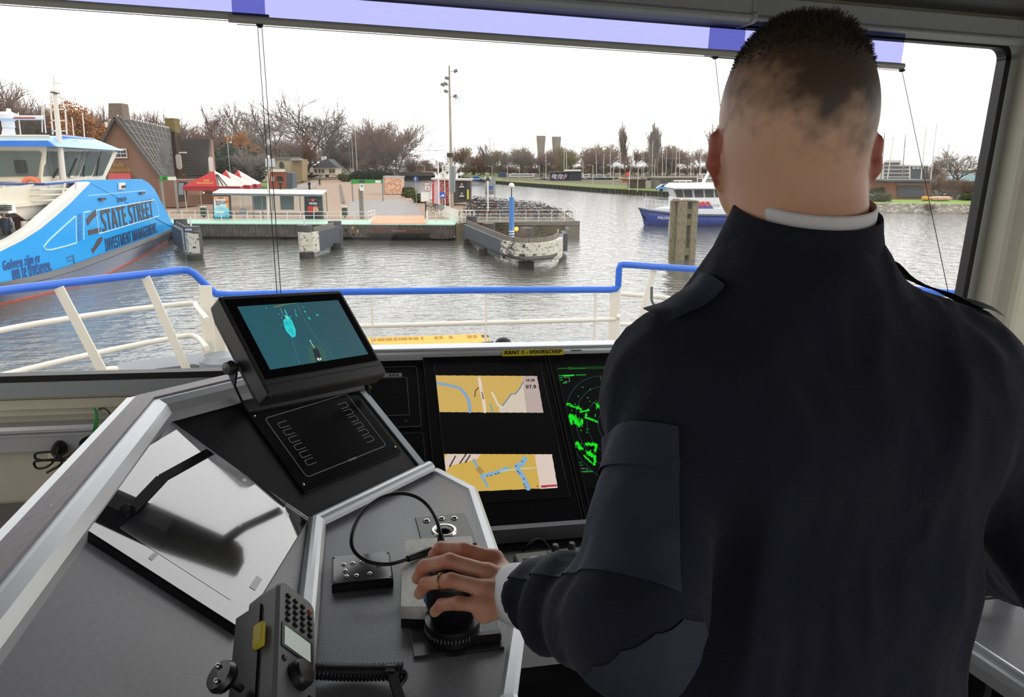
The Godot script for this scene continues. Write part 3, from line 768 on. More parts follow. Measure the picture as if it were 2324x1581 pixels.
func build_touch_panel() -> void:
	var s := Sheet.new(cor(600, 950, 0.004), cor(786, 894, 0.004), cor(692, 1085, 0.004))
	var d := thing("touch_panel", "flush black touch panel with grey button outlines on the corner panel", "control panel", CAB)
	var pt := mb()
	s.plate(pt, 0, -0.004, s.w + 0.05, s.h + 0.05, -0.004, 0.0045, 0.001)
	part("glass_plate", pt, M("08080a", 0.22), d, "black glass plate")
	var ln := mb()
	var rr := rrect(s.w, s.h, 0.008)
	outline(ln, lay(rr + [rr[0]], s.p(0, 0, 0.001), s.u, s.v), 0.0016, s.n)
	ln.box(s.p(0.01, -s.h * 0.5, 0.001), Vector3(0.022, 0.004, 0.0008), s.b())
	part("printed_frame", ln, M("8b8f94", 0.45), d, "grey printed frame")
	for side in [-1.0, 1.0]:
		for i in 6:
			var y := s.h * (0.33 - 0.128 * i)
			var x: float = side * s.w * 0.39
			var q := [Vector2(-side * 0.016, 0.0065), Vector2(side * 0.004, 0.0065), Vector2(side * 0.006, 0.0045), Vector2(side * 0.006, -0.0045), Vector2(side * 0.004, -0.0065), Vector2(-side * 0.016, -0.0065)]
			part("button_outline", outline(mb(), lay(q, s.p(x, y, 0.001), s.u, s.v), 0.0014, s.n), M("8b8f94", 0.45), d)
	for q in [Vector2(-1, 1), Vector2(1, 1), Vector2(-1, -1), Vector2(1, -1)]:
		part("screw", mb().lathe([Vector2(0.0, 0.003), Vector2(0.0025, 0.0022), Vector2(0.003, 0.0)], s.p(q.x * (s.w * 0.5 + 0.017), q.y * (s.h * 0.5 + 0.012), 0.0005), 10, Basis(s.u, s.n, -s.v)), M("c8c8c8", 0.25, 0.9), d)
func build_tablet() -> void:
	var s := Sheet.new(arm(401, 972, 0.012), arm(703, 1175, 0.012), arm(227, 1223, 0.012))
	var d := thing("wide_display", "large glossy flat display set in the left console arm, mirroring the window", "display", CAB)
	var bd := mb()
	s.plate(bd, 0, 0, s.w, s.h, -0.014, 0.0135, 0.002)
	part("case", bd, M("060607", 0.4), d, "black case edge")
	var gm := StandardMaterial3D.new()
	gm.albedo_color = Color("17171b"); gm.roughness = 0.03; gm.metallic_specular = 1.0; gm.clearcoat_enabled = true; gm.clearcoat = 1.0; gm.clearcoat_roughness = 0.02
	var gl := mb()
	s.plate(gl, 0, 0, s.w - 0.003, s.h - 0.003, -0.0006, 0.001)
	part("cover_glass", gl, gm, d, "mirror-like black glass border")
	var lc := mb()
	var a := arm(435, 1022, 0.012) - s.o; var b := arm(659, 1165, 0.012) - s.o; var e := arm(313, 1227, 0.012) - s.o
	var x0 := (a.dot(s.u) + e.dot(s.u)) * 0.5; var x1 := b.dot(s.u); var y1 := (a.dot(s.v) + b.dot(s.v)) * 0.5; var y0 := e.dot(s.v)
	s.plate(lc, (x0 + x1) / 2, (y0 + y1) / 2, x1 - x0, y1 - y0, 0.0, 0.0008)
	var lm: StandardMaterial3D = gm.duplicate()
	lm.albedo_color = Color("232528"); lm.roughness = 0.09; lm.clearcoat_roughness = 0.04
	part("screen", lc, lm, d, "switched-off screen with a matt finish")
	part("status_tab", mb().box(s.p(-s.w * 0.02, y0 - 0.012, 0.0007), Vector3(0.006, 0.018, 0.0006), s.b()), M("c9ccd0", 0.4), d)
	part("status_tab", mb().box(s.p(s.w * 0.03, y1 + 0.012, 0.0007), Vector3(0.006, 0.014, 0.0006), s.b()), M("c9ccd0", 0.4), d)
	part("type_label", mb().box(s.p(s.w * 0.5 - 0.018, -s.h * 0.22, 0.0007), Vector3(0.010, 0.036, 0.0006), s.b()), M("d0d2d6", 0.4), d)
func build_desk_things() -> void:
	var chrome := M("e6e6e8", 0.12, 1.0)
	var b := thing("button_box", "small black push-button box with chrome buttons on the desk", "button panel", CAB)
	var s := Sheet.new(desk(753, 1262, 0.016), desk(884, 1250, 0.016), desk(756, 1327, 0.016))
	var q := mb()
	s.plate(q, 0, 0, s.w, s.h, -0.0165, 0.0165, 0.002)
	part("housing", q, M("0c0c0e", 0.35), b)
	var f := mb()
	s.plate(f, 0, 0, s.w - 0.006, s.h - 0.006, 0.0, 0.0008)
	part("face_plate", f, M("2a2b30", 0.12), b, "glossy dark face plate")
	for k in [[-0.30, 0.14], [-0.15, 0.16], [0.0, 0.17], [-0.28, -0.08], [0.28, 0.0], [-0.1, -0.28], [0.12, -0.26], [-0.26, -0.28]]:
		part("button", mb().ball(s.p(k[0] * s.w, k[1] * s.h, 0.0012), Vector3(0.0042, 0.0026, 0.0042), 12, Basis(s.u, s.n, -s.v)), chrome, b, "chrome button")
	for k in [[-0.46, 0.42], [0.46, 0.42], [0.46, -0.42], [-0.46, -0.42]]: part("screw", mb().ball(s.p(k[0] * s.w, k[1] * s.h, 0.001), Vector3(0.0018, 0.001, 0.0018), 8, Basis(s.u, s.n, -s.v)), M("151515", 0.3), b)
	var t := thing("trackball_plate", "dark square trackball plate with a bright ring and three chrome buttons", "trackball", CAB)
	var s2 := Sheet.new(desk(942, 1174, 0.002), desk(1054, 1164, 0.002), desk(952, 1246, 0.002))
	var p2 := mb()
	s2.plate(p2, 0, 0, s2.w, s2.h, -0.002, 0.003, 0.0008)
	part("plate", p2, M("3b3c41", 0.35), t)
	var rc := desk(1008, 1203, 0.004) - s2.o
	var bs := Basis(s2.u, s2.n, -s2.v)
	part("ring", mb().lathe([Vector2(0.0165, 0.0), Vector2(0.019, 0.003), Vector2(0.0225, 0.0035), Vector2(0.025, 0.0)], s2.p(rc.dot(s2.u), rc.dot(s2.v), 0.001), 28, bs), M("f1ece9", 0.2, 0.6), t, "bright metal ring")
	part("ball", mb().ball(s2.p(rc.dot(s2.u), rc.dot(s2.v), 0.0), Vector3(0.0155, 0.009, 0.0155), 18, bs), M("09090a", 0.2), t, "black ball")
	for k in [[968, 1181], [1002, 1176], [1031, 1175]]:
		var c := desk(k[0], k[1], 0.004) - s2.o
		part("button", mb().ball(s2.p(c.dot(s2.u), c.dot(s2.v), 0.001), Vector3(0.0075, 0.005, 0.0055), 14, bs), chrome, t, "chrome button")
	var w := thing("wrapped_packet", "white paper-wrapped packet lying under the helmsman's hand", "packet", CAB)
	var top := [desk(920, 1224, 0.036), desk(1000, 1219, 0.038), desk(1070, 1216, 0.036), desk(1075, 1300, 0.036), desk(1062, 1372, 0.036), desk(985, 1376, 0.037), desk(910, 1375, 0.036), desk(912, 1300, 0.038)]
	var low := []; var mid := []
	var cc := Vector3.ZERO
	for p in top: cc += p / top.size()
	for p in top:
		low.append(Vector3(p.x, 0.995, p.z)); mid.append(Vector3(p.x, 1.006, p.z) + (p - cc) * 0.03)
	var wk := mb().loft([low, mid, top], true)
	part("wrapping", wk, grain("crumpled paper", [[0.0, "dcdad6"], [0.5, "ecebe7"], [1.0, "f4f3f0"]], Vector3(14, 14, 14), 0.8), w)
	var bl := []
	for p in top: bl.append(Vector3(p.x, 0.98, p.z))
	part("base", mb().prism(bl, Vector3(0, 0.0145, 0)), M("0d0d0e", 0.5), w, "black base")
	var cb := thing("charging_cable", "black looped cable with a moulded plug standing over the desk", "cable", CAB)
	var pts := []
	for k in [[1002, 1228, 0.06], [998, 1205, 0.07], [990, 1178, 0.08], [972, 1148, 0.09], [945, 1127, 0.1], [910, 1119, 0.105], [872, 1126, 0.105], [838, 1147, 0.1], [812, 1178, 0.09], [799, 1213, 0.08], [800, 1242, 0.068], [818, 1264, 0.058], [848, 1277, 0.052], [885, 1279, 0.048], [925, 1268, 0.045], [965, 1254, 0.043]]: pts.append(desk(k[0], k[1], k[2]))
	part("lead", mb().tube(smooth(pts, 4), 0.0033, 8), M("0c0c0d", 0.4), cb)
	part("plug", mb().cyl(desk(1004, 1262, 0.045), desk(1000, 1215, 0.066), 0.0085, 0.0055, 12), M("0c0c0d", 0.4), cb)
	part("second_plug", mb().cyl(desk(925, 1268, 0.045), desk(978, 1248, 0.042), 0.0055, 0.0065, 10), M("0c0c0d", 0.4), cb)
	var j := thing("azimuth_joystick", "black round-topped thrust lever on a graduated base ring", "joystick", CAB)
	var bp := Sheet.new(desk(928, 1398, 0.003), desk(1118, 1380, 0.003), desk(944, 1492, 0.003))
	var pp := mb()
	bp.plate(pp, 0, 0, bp.w, bp.h, -0.003, 0.005, 0.0012)
	part("base_plate", pp, M("2f3034", 0.3), j, "dark grey base plate")
	var jc := desk(1026, 1442, 0.0)
	part("collar", mb().lathe([Vector2(0.0, 0.03), Vector2(0.040, 0.03), Vector2(0.0405, 0.026), Vector2(0.0405, 0.006), Vector2(0.047, 0.004), Vector2(0.047, 0.0)], jc, 36), M("151517", 0.35), j, "black scale ring")
	var tk := mb()
	for k in 48:
		var a := TAU * k / 48
		tk.box(jc + Vector3(cos(a) * 0.0405, 0.017, sin(a) * 0.0405), Vector3(0.0006, 0.008 if k % 4 == 0 else 0.005, 0.0006), Basis(Vector3.UP, -a))
	part("scale_marks", tk, M("b8b8ba", 0.5), j)
	part("cross_bar", mb().cbox(jc + Vector3(0.03, 0.012, 0.028), Vector3(0.075, 0.014, 0.012), 0.002), M("0b0b0c", 0.4), j)
	part("knob", mb().lathe([Vector2(0.030, 0.028), Vector2(0.034, 0.04), Vector2(0.040, 0.06), Vector2(0.0425, 0.08), Vector2(0.041, 0.098), Vector2(0.034, 0.114), Vector2(0.022, 0.124), Vector2(0.0, 0.128)], jc, 30), M("0a0a0b", 0.35), j, "black grip")
	JOY = jc
	var bm := pl(965, 1358, jc + Vector3(0, 0, 0.02), Vector3.BACK)
	part("blue_mark", mb().ball(jc + Vector3(-0.0405, 0.075, 0.012), Vector3(0.003, 0.008, 0.005), 10), M("3f74b8", 0.4), j, "small blue mark")
var JOY := Vector3.ZERO
func smooth(p: Array, k: int) -> Array:
	var r := []
	for i in p.size() - 1:
		var a: Vector3 = p[maxi(i - 1, 0)]; var b: Vector3 = p[i]; var c: Vector3 = p[i + 1]; var d: Vector3 = p[mini(i + 2, p.size() - 1)]
		for j in k: r.append(b.cubic_interpolate(c, a, d, float(j) / k))
	r.append(p[-1])
	return r
func build_handset() -> void:
	var s := Sheet.new(Vector3(-0.098, 1.165, -0.812), Vector3(-0.058, 1.111, -0.828), Vector3(-0.102, 1.144, -0.657))
	s.o -= s.v * 0.008; s.h += 0.016
	var d := thing("radio_handset", "grey radio handset with keypad, lit display and rotary knob at the desk edge", "handset", CAB)
	var rings := []
	for q in [[0.90, 0.0, 0.010], [1.0, -0.004, 0.012], [1.02, -0.02, 0.012], [0.94, -0.045, 0.012]]:
		rings.append(lay(rrect(s.w * q[0], s.h * (0.97 + 0.03 * q[0]), q[2], 4), s.p(0, 0, q[1]), s.u, s.v))
	var bd := mb()
	for k in rings.size() - 1: bd.loft([rings[k], rings[k + 1]], false)
	bd.poly(rings[0], s.n).poly(rings[-1], -s.n)
	part("case", bd, M("6a6b6e", 0.45), d, "grey case")
	var w := s.w; var h := s.h
	for r in 5:
		for c in 4:
			part("key", mb().cbox(s.p((c - 1.35) * w * 0.19, h * (0.40 - 0.052 * r), 0.001), Vector3(w * 0.1, h * 0.026, 0.004), 0.001, s.b()), M("b4522f" if r == 0 and c == 3 else "121213", 0.4), d, "red key" if r == 0 and c == 3 else "")
	var sr := mb()
	s.plate(sr, -0.01 * w, h * 0.045, w * 0.78, h * 0.19, 0.0, 0.0012)
	part("display_frame", sr, M("17171a", 0.3), d)
	var sc := mb()
	s.face(sc, -w * 0.34, w * 0.31, -h * 0.03, h * 0.12, 0.0016)
	var im := canvas(64, 48, "a9aeaa")
	rng.seed = 5
	for k in 24: idot(im, Vector2(rng.randf() * 26, rng.randf() * 48), 2.0, "8fae9c")
	part("display", sc, picture(im, 0.65), d, "lit grey display")
	part("knob", mb().lathe([Vector2(0.0, 0.014), Vector2(0.013, 0.013), Vector2(0.0155, 0.009), Vector2(0.0165, 0.0)], s.p(0, -h * 0.2, 0), 20, Basis(s.u, s.n, -s.v)), M("121213", 0.4), d, "black rotary knob")
	for k in [[-0.32, -0.13], [0.33, -0.05], [0.36, -0.10], [0.34, -0.15], [0.3, -0.3], [0.3, -0.38]]: part("side_key", mb().cbox(s.p(k[0] * w, k[1] * h, 0.0005), Vector3(w * 0.09, h * 0.035, 0.003), 0.0008, s.b()), M("161617", 0.4), d)
	part("yellow_tab", mb().cbox(s.p(-w * 0.58, h * 0.06, -0.02), Vector3(0.008, 0.032, 0.014), 0.002, s.b()), M("c9b622", 0.5), d, "yellow tab")
	var cl := thing("handset_clip", "black bracket with a thumb screw holding the radio handset", "bracket", CAB)
	var a := s.p(-w * 0.5 - 0.012, -h * 0.25, -0.035)
	part("plate", mb().box(s.p(-w * 0.53, -h * 0.1, -0.04), Vector3(0.004, h * 0.9, 0.035), s.b()), M("0c0c0d", 0.4), cl)
	var sp := s.p(0, -h * 0.1, -0.04)
	part("stem", mb().cyl(sp, sp - N_ARM * ((sp - B1).dot(N_ARM) - 0.001), 0.02, -1.0, 16), M("0c0c0d", 0.4), cl)
	var tb := Basis(s.v, -s.u, s.n)
	part("thumb_screw", mb().lathe([Vector2(0.004, -0.02), Vector2(0.004, 0.0), Vector2(0.015, 0.002), Vector2(0.017, 0.008), Vector2(0.015, 0.014), Vector2(0.0, 0.015)], s.p(-w * 0.5 - 0.03, -h * 0.3, -0.035), 18, tb), M("0e0e0f", 0.3), cl)
	for k in [-0.009, 0.009]: part("rivet", mb().ball(s.p(-w * 0.5 - 0.046, -h * 0.3 + k, -0.035), Vector3(0.003, 0.003, 0.003), 8), M("d8d8d8", 0.2, 0.9), cl)
	var co := thing("coiled_cord", "black coiled handset cord lying across the desk", "cord", CAB)
	var e0 := desk(700, 1520, 0.02); var e1 := desk(912, 1522, 0.02)
	var hp := []
	for i in 24 * 10 + 1:
		var t := i / 240.0
		var c := e0.lerp(e1, t) + Vector3(0, -0.006 * sin(PI * t), -0.004 * sin(PI * t))
		var g := TAU * 24.0 * t
		var ax := (e1 - e0).normalized(); var up := Vector3.UP; var sd := ax.cross(up)
		hp.append(c + up * cos(g) * 0.0098 + sd * sin(g) * 0.0098)
	part("coil", mb().tube(hp, 0.0021, 5), M("0b0b0c", 0.4), co)
	part("core", mb().cyl(e0, e1, 0.0075, -1.0, 8), M("070708", 0.6), co)
	part("tail", mb().tube(smooth([e1, desk(920, 1535, 0.015), desk(905, 1560, 0.012), desk(915, 1600, 0.01)], 5), 0.004, 8), M("0b0b0c", 0.4), co)
	var hk := thing("cord_hook", "small black clamp at the end of the coiled cord", "clamp", CAB)
	part("arm", mb().span(desk(886, 1520, 0.028), desk(912, 1600, 0.02), 0.012, 0.008), M("101011", 0.35), hk)
	part("roller", mb().cyl(desk(876, 1518, 0.03), desk(896, 1518, 0.03), 0.006, -1.0, 12), M("3c3c3e", 0.3), hk)
	part("foot", mb().cyl(desk(905, 1575, 0.0), desk(905, 1575, 0.02), 0.005, -1.0, 8), M("101011", 0.35), hk)
func build_keypad() -> void:
	var y := fro(1105, 1200).y - 0.0295
	var P := func(px: float, py: float, l: float): return CY(px, py, y + l)
	var s := Sheet.new(P.call(1164, 1255, 0.022), P.call(1420, 1228, 0.022), P.call(1178, 1335, 0.022))
	var d := thing("radar_keypad", "grey radar control keypad with knobs and a trackball on the low desk", "keypad", CAB)
	var b := mb()
	s.plate(b, 0, 0, s.w, s.h, -0.021, 0.021, 0.004)
	part("housing", b, M("6c6e72", 0.45), d)
	var c0: Vector3 = P.call(1240, 1240, 0.022) - s.o
	var kb := mb()
	s.plate(kb, c0.dot(s.u) + 0.05, s.h * 0.5 - 0.022, 0.11, 0.03, 0.0, 0.002, 0.0006)
	part("knob_plate", kb, M("3a3b3f", 0.4), d)
	for q in [[1260, 1256], [1297, 1252]]:
		var c: Vector3 = P.call(q[0], q[1], 0.022)
		part("knob", mb().lathe([Vector2(0.0, 0.022), Vector2(0.006, 0.022), Vector2(0.0072, 0.019), Vector2(0.0085, 0.0)], c, 16), M("3b3c3e", 0.35), d, "dark rotary knob")
	var rc: Vector3 = P.call(1218, 1274, 0.022)
	part("trackball_ring", mb().lathe([Vector2(0.0135, 0.001), Vector2(0.0145, 0.003), Vector2(0.0175, 0.003), Vector2(0.018, 0.0)], rc, 22), M("9a9ca0", 0.3, 0.4), d)
	part("trackball", mb().ball(rc, Vector3(0.0135, 0.009, 0.0135), 16), M("7a7c80", 0.3), d)
	for q in [[1194, 1268], [1251, 1281], [1281, 1274], [1225, 1262], [1300, 1282]]: part("key", mb().cbox(P.call(q[0], q[1], 0.0225), Vector3(0.013, 0.004, 0.006), 0.001, s.b().rotated(s.u, 0.0)), M("86888b", 0.4), d)
	one("keypad_lead", mb().tube(smooth([P.call(1186, 1250, 0.004), P.call(1200, 1236, 0.02), P.call(1216, 1225, 0.028), P.call(1232, 1226, 0.026), P.call(1246, 1244, 0.012)], 5), 0.003, 8), M("0e0e0f", 0.4), "short black lead looping behind the radar keypad", "cable", CAB)
func build_wall_fittings() -> void:
	var zw := -2.3
	var P := func(px: float, py: float, o: float): return CZ(px, py, zw + o)
	var a: Vector3 = P.call(104, 1008, 0.02); var b: Vector3 = P.call(262, 1000, 0.02); var c: Vector3 = P.call(110, 1064, 0.02)
	var s := Sheet.new(a, Vector3(b.x, a.y, a.z), Vector3(a.x, c.y, a.z))
	var d := thing("wall_socket", "cream double power socket on the wall below the cable duct", "socket", CAB)
	var q := mb()
	s.plate(q, 0, 0, s.w, s.h, -0.022, 0.026, 0.006)
	part("cover", q, M("d8d0ac", 0.4), d)
	for k in [-0.25, 0.25]: part("insert", mb().cbox(s.p(k * s.w, 0, 0.005), Vector3(s.w * 0.36, s.h * 0.74, 0.004), 0.0015), M("ddd6b6", 0.4), d)
	var pm := M("0d0d0e", 0.4)
	var pg := thing("power_plug", "black power plug in the left socket with a looped flex", "plug", CAB)
	var pc: Vector3 = P.call(133, 1020, 0.045)
	part("body", mb().loft([MB.ring(pc + Vector3(0, 0, -0.012), Basis(), 0.02, 0.026, 14), MB.ring(pc + Vector3(0, 0, 0.012), Basis(), 0.018, 0.024, 14), MB.ring(pc + Vector3(0, 0.004, 0.03), Basis(), 0.008, 0.012, 14)]), pm, pg)
	var lp := []
	for k in [[133, 1014, 0.07], [126, 1040, 0.09], [108, 1058, 0.09], [84, 1062, 0.085], [78, 1048, 0.085], [100, 1044, 0.09], [140, 1040, 0.09], [165, 1030, 0.085], [185, 1010, 0.08], [200, 1004, 0.07], [192, 1020, 0.07], [160, 1042, 0.09], [120, 1044, 0.1], [84, 1042, 0.1], [80, 1030, 0.1], [96, 1026, 0.1], [124, 1027, 0.1], [140, 1050, 0.1], [106, 1072, 0.1]]: lp.append(P.call(k[0], k[1], k[2]))
	part("flex", mb().tube(smooth(lp, 4), 0.0035, 7), pm, pg)
	var g := thing("charger_plug", "black charger plug with a green lead in the right socket", "plug", CAB)
	var gc: Vector3 = P.call(207, 1018, 0.06)
	part("body", mb().lathe([Vector2(0.0, -0.03), Vector2(0.018, -0.026), Vector2(0.024, 0.0), Vector2(0.021, 0.022), Vector2(0.026, 0.03), Vector2(0.022, 0.03), Vector2(0.016, 0.024), Vector2(0.0, 0.022)], gc, 18, Basis(Vector3(1, 0, 0), Vector3(0, 0.9, 0.43), Vector3(0, -0.43, 0.9))), pm, g)
	part("neck", mb().cyl(gc, Vector3(gc.x, gc.y, s.o.z), 0.012, -1.0, 10), pm, g)
	var gm := M("2c9a45", 0.45)
	for k in 3:
		part("green_lead", mb().tube(smooth([P.call(207 + k * 3, 1005, 0.06), P.call(212 + k * 4, 975, 0.07), P.call(217 + k * 2, 945, 0.06), P.call(214 + k, 928, 0.05), P.call(210, 927, 0.04)], 4), 0.0026, 6), gm, g, "green lead")
	var h := thing("spare_connector", "black connector hanging beside the rail on a thin curved lead", "connector", CAB)
	var hc: Vector3 = P.call(252, 990, 0.07)
	part("body", mb().lathe([Vector2(0.0, -0.02), Vector2(0.016, -0.018), Vector2(0.019, 0.0), Vector2(0.017, 0.012), Vector2(0.02, 0.016), Vector2(0.016, 0.016), Vector2(0.0, 0.01)], hc, 16), pm, h)
	part("lead", mb().tube(smooth([hc + Vector3(0.01, 0.01, 0), P.call(262, 965, 0.08), P.call(250, 938, 0.07), P.call(236, 926, 0.06), P.call(224, 929, 0.05)], 5), 0.0026, 6), pm, h)
	part("stem", mb().cyl(hc, Vector3(hc.x, hc.y, zw), 0.008, -1.0, 8), pm, h)
	var e := thing("pipe_stub", "pale plastic cap and stub below the charger plug", "cap", CAB)
	var ec: Vector3 = P.call(186, 1055, 0.06)
	part("cap", mb().ball(ec, Vector3(0.018, 0.017, 0.02), 14), M("a9a6a8", 0.35), e)
	part("stub", mb().cyl(ec, Vector3(ec.x, ec.y - 0.01, zw), 0.012, -1.0, 12), M("87868a", 0.4), e)
func build_right_things() -> void:
	var d := thing("right_lever", "dark lever with blue caps at the right console arm, mostly hidden", "lever", CAB)
	var c := desk(2270, 1352, 0.05)
	part("bar", mb().cyl(desk(2140, 1362, 0.02), desk(2262, 1350, 0.02), 0.006, -1.0, 10), M("121213", 0.35), d)
	for q in [[2260, 1340], [2284, 1324], [2306, 1310]]: part("blue_cap", mb().ball(desk(q[0], q[1], 0.04), Vector3(0.011, 0.011, 0.011), 12), M("2f62b4", 0.4), d, "blue cap")
	part("column", mb().cyl(desk(2290, 1330, 0.0) , desk(2290, 1330, 0.05), 0.016, 0.012, 14), M("18181a", 0.4), d)
	part("foot", mb().cyl(desk(2200, 1357, 0.0), desk(2200, 1357, 0.022), 0.01, -1.0, 12), M("121213", 0.4), d)
func build_water() -> void:
	var m := StandardMaterial3D.new()
	m.albedo_color = Color("595a54"); m.roughness = 0.06; m.metallic_specular = 0.5
	var f := FastNoiseLite.new()
	f.noise_type = FastNoiseLite.TYPE_SIMPLEX_SMOOTH; f.seed = 9; f.frequency = 0.012; f.fractal_octaves = 4; f.fractal_gain = 0.55
	f.domain_warp_enabled = true; f.domain_warp_amplitude = 18.0; f.domain_warp_frequency = 0.01
	var t := NoiseTexture2D.new()
	t.width = 1024; t.height = 1024; t.seamless = true; t.noise = f; t.as_normal_map = true; t.bump_strength = 9.0
	m.normal_enabled = true; m.normal_texture = t; m.normal_scale = 0.5
	m.uv1_scale = Vector3(1, 1, 1)
	var f2 := FastNoiseLite.new()
	f2.noise_type = FastNoiseLite.TYPE_SIMPLEX_SMOOTH; f2.seed = 4; f2.frequency = 0.02; f2.fractal_octaves = 3
	var b := mb()
	var i := b.v.size()
	for q in [[-700, 120], [700, 120], [700, -800], [-700, -800]]:
		b.vert(Vector3(q[0], 0, q[1]), Vector3.UP, Vector2(q[0] / 22.0 + q[1] * 0.006, q[1] / 9.0))
	b.face(i, i + 1, i + 2); b.face(i, i + 2, i + 3)
	one("harbour_water", b, m, "rippled grey-green harbour water", "water", Transform3D(), "", "stuff")
func slab(called: String, pts: Array, y: float, h: float, m: Material, label := "") -> void:
	var q := []
	for p in pts: q.append(Vector3(p.x, y, p.z))
	struct(called, mb().prism(q, Vector3(0, -h, 0)), m, label)
func build_land() -> void:
	var pave := grain("clinker paving", [[0.0, "826a57"], [0.45, "957d68"], [0.7, "a18a75"], [1.0, "ad9883"]], Vector3(0.5, 0.5, 0.5), 0.85, 0.0, 0.03, 5)
	var setts := grain("grey setts", [[0.0, "6f6a6a"], [0.5, "918b8b"], [1.0, "a8a3a2"]], Vector3(0.6, 0.6, 0.6), 0.8, 0.0, 0.05, 5)
	var grass := grain("winter grass", [[0.0, "4d5a2a"], [0.5, "667638"], [1.0, "7d8a46"]], Vector3(0.3, 0.3, 0.3), 0.95, 0.0, 0.03, 5)
	var park := grain("park soil", [[0.0, "4a4130"], [0.6, "63583f"], [1.0, "6d6d40"]], Vector3(0.1, 0.1, 0.1), 0.95, 0.0, 0.03, 4)
	var front_l := G(330, 506, 1.3)
	var a := [Vector3(-420, 0, -640), Vector3(-420, 0, front_l.z), front_l, G(1035, 509, 1.3), G(1060, 503, 1.3), G(1312, 503, 1.3), G(1268, 474, 1.3), G(1075, 452, 1.3), G(960, 452, 1.3), G(915, 424, 1.3), G(893, 404, 1.3), Vector3(-70, 0, -640)]
	slab("ground_north", a, 1.28, 2.2, park, "park ground behind the landing stage")
	slab("paved_square", [Vector3(-60, 0, front_l.z - 0.5), G(1035, 505, 1.3), G(1300, 502, 1.3), G(1262, 478, 1.3), G(1075, 455, 1.3), G(960, 455, 1.3), G(915, 426, 1.3), G(880, 400, 1.3), G(800, 392, 1.3), G(740, 398, 1.3), G(640, 432, 1.3), G(480, 436, 1.3), G(330, 440, 1.3)], 1.30, 0.05, pave, "beige clinker-paved landing square")
	slab("sett_apron", [G(790, 490, 1.3), G(960, 490, 1.3), G(945, 462, 1.3), G(905, 452, 1.3), G(792, 455, 1.3)], 1.315, 0.05, setts, "grey sett apron before the ramp")
	slab("grass_verge", [G(600, 440, 1.3), G(642, 436, 1.3), G(680, 424, 1.3), G(640, 412, 1.3), G(590, 414, 1.3)], 1.315, 0.05, grass, "grass verge beside the kiosk")
	slab("kerb_island", [G(776, 462, 1.3), G(783, 462, 1.3), G(774, 420, 1.3), G(770, 420, 1.3)], 1.42, 0.14, M("5a5653", 0.8), "dark kerb island in the road")
	slab("kerb_walk", [G(712, 427, 1.3), G(716, 427, 1.3), G(722, 412, 1.3), G(718, 412, 1.3), G(660, 430, 1.3), G(660, 432, 1.3)], 1.40, 0.12, M("8d8782", 0.8), "kerb of the footpath by the kiosk")
	var edge := [[1040, 404], [1126, 417], [1250, 427], [1375, 437], [1529, 447], [1700, 460], [1940, 479], [2230, 483], [2700, 490]]
	var w := []
	for e in edge: w.append(G(e[0], e[1], 0.0))
	var far := [Vector3(460, 0, w[-1].z), Vector3(460, 0, -640), Vector3(-30, 0, -640)]
	slab("ground_far", w + far, 0.95, 1.6, grass, "grassy far bank of the canal")
	slab("harbour_yard", [G(1140, 408, 1.0), G(1400, 419, 1.0), G(1620, 432, 1.0), G(1700, 430, 1.0), Vector3(420, 0, -330), Vector3(420, 0, -630), Vector3(-10, 0, -630)], 0.97, 0.05, park, "bare yard of the yacht harbour")
	var sp := mb()
	for k in 5:
		var p: Vector3 = w[k]; var q: Vector3 = w[k + 1]
		var nseg := int(p.distance_to(q) / 1.2)
		for i in nseg:
			var c := p.lerp(q, (i + 0.5) / nseg)
			var d := (q - p).normalized()
			sp.box(Vector3(c.x, 0.42, c.z) + d.cross(Vector3.UP) * (0.12 if i % 2 == 0 else -0.02), Vector3(0.75, 0.95, 0.25), Basis(d, Vector3.UP, d.cross(Vector3.UP)))
	var sm := one("sheet_piling", sp, M("2a241f", 0.8), "dark corrugated sheet piling along the far canal bank", "quay wall", Transform3D(), "", "stuff")
	rng.seed = 31
	var rk := []
	for v in 4:
		var st := mb()
		var rr := []
		for k in 5:
			var ri := []
			for j in 6:
				var t := TAU * j / 6 + 0.3 * k
				ri.append(Vector3(cos(t) * sin(PI * (k + 0.35) / 4.7), -cos(PI * (k + 0.35) / 4.7) * 0.7, sin(t) * sin(PI * (k + 0.35) / 4.7)) * rng.randf_range(0.75, 1.15))
			rr.append(ri)
		st.loft(rr)
		rk.append(st.mesh())
	var rip := thing("stone_revetment", "grey rubble stone revetment along the right-hand shore", "stones", Transform3D(), "", "structure")
	var pool := []
	var p0 := G(1925, 480, 0.0); var p1 := G(2235, 484, 0.0)
	for k in 1500:
		var c := p0.lerp(p1, rng.randf())
		var up := rng.randf()
		pool.append([Vector3(c.x + rng.randf_range(-0.2, 0.2), up * 1.0 - 0.08, c.z - up * 2.4 + 0.9), rng.randf_range(0.16, 0.42), rng.randi() % 4, rng.randf() * TAU])
	pool.sort_custom(func(x, y): return x[1] > y[1])
	var sms := [M("8c867c", 0.9), M("a39c90", 0.9), M("757069", 0.9), M("b4ada1", 0.9)]
	for k in 300:
		var s: Array = pool[k]
		var o := partm("stone", rk[s[2]], sms[k % 4], rip)
		o.transform = Transform3D(Basis(Vector3(0.3, 1, 0.2).normalized(), s[3]).scaled(Vector3(s[1] * 1.3, s[1] * 0.8, s[1])), s[0])
	var rest := MultiMesh.new()
	rest.transform_format = MultiMesh.TRANSFORM_3D; rest.mesh = rk[0]; rest.instance_count = 1200
	for k in 1200:
		var s: Array = pool[300 + k]
		rest.set_instance_transform(k, Transform3D(Basis(Vector3(0.3, 1, 0.2).normalized(), s[3]).scaled(Vector3(s[1] * 1.3, s[1] * 0.8, s[1])), s[0]))
	var mi := MultiMeshInstance3D.new()
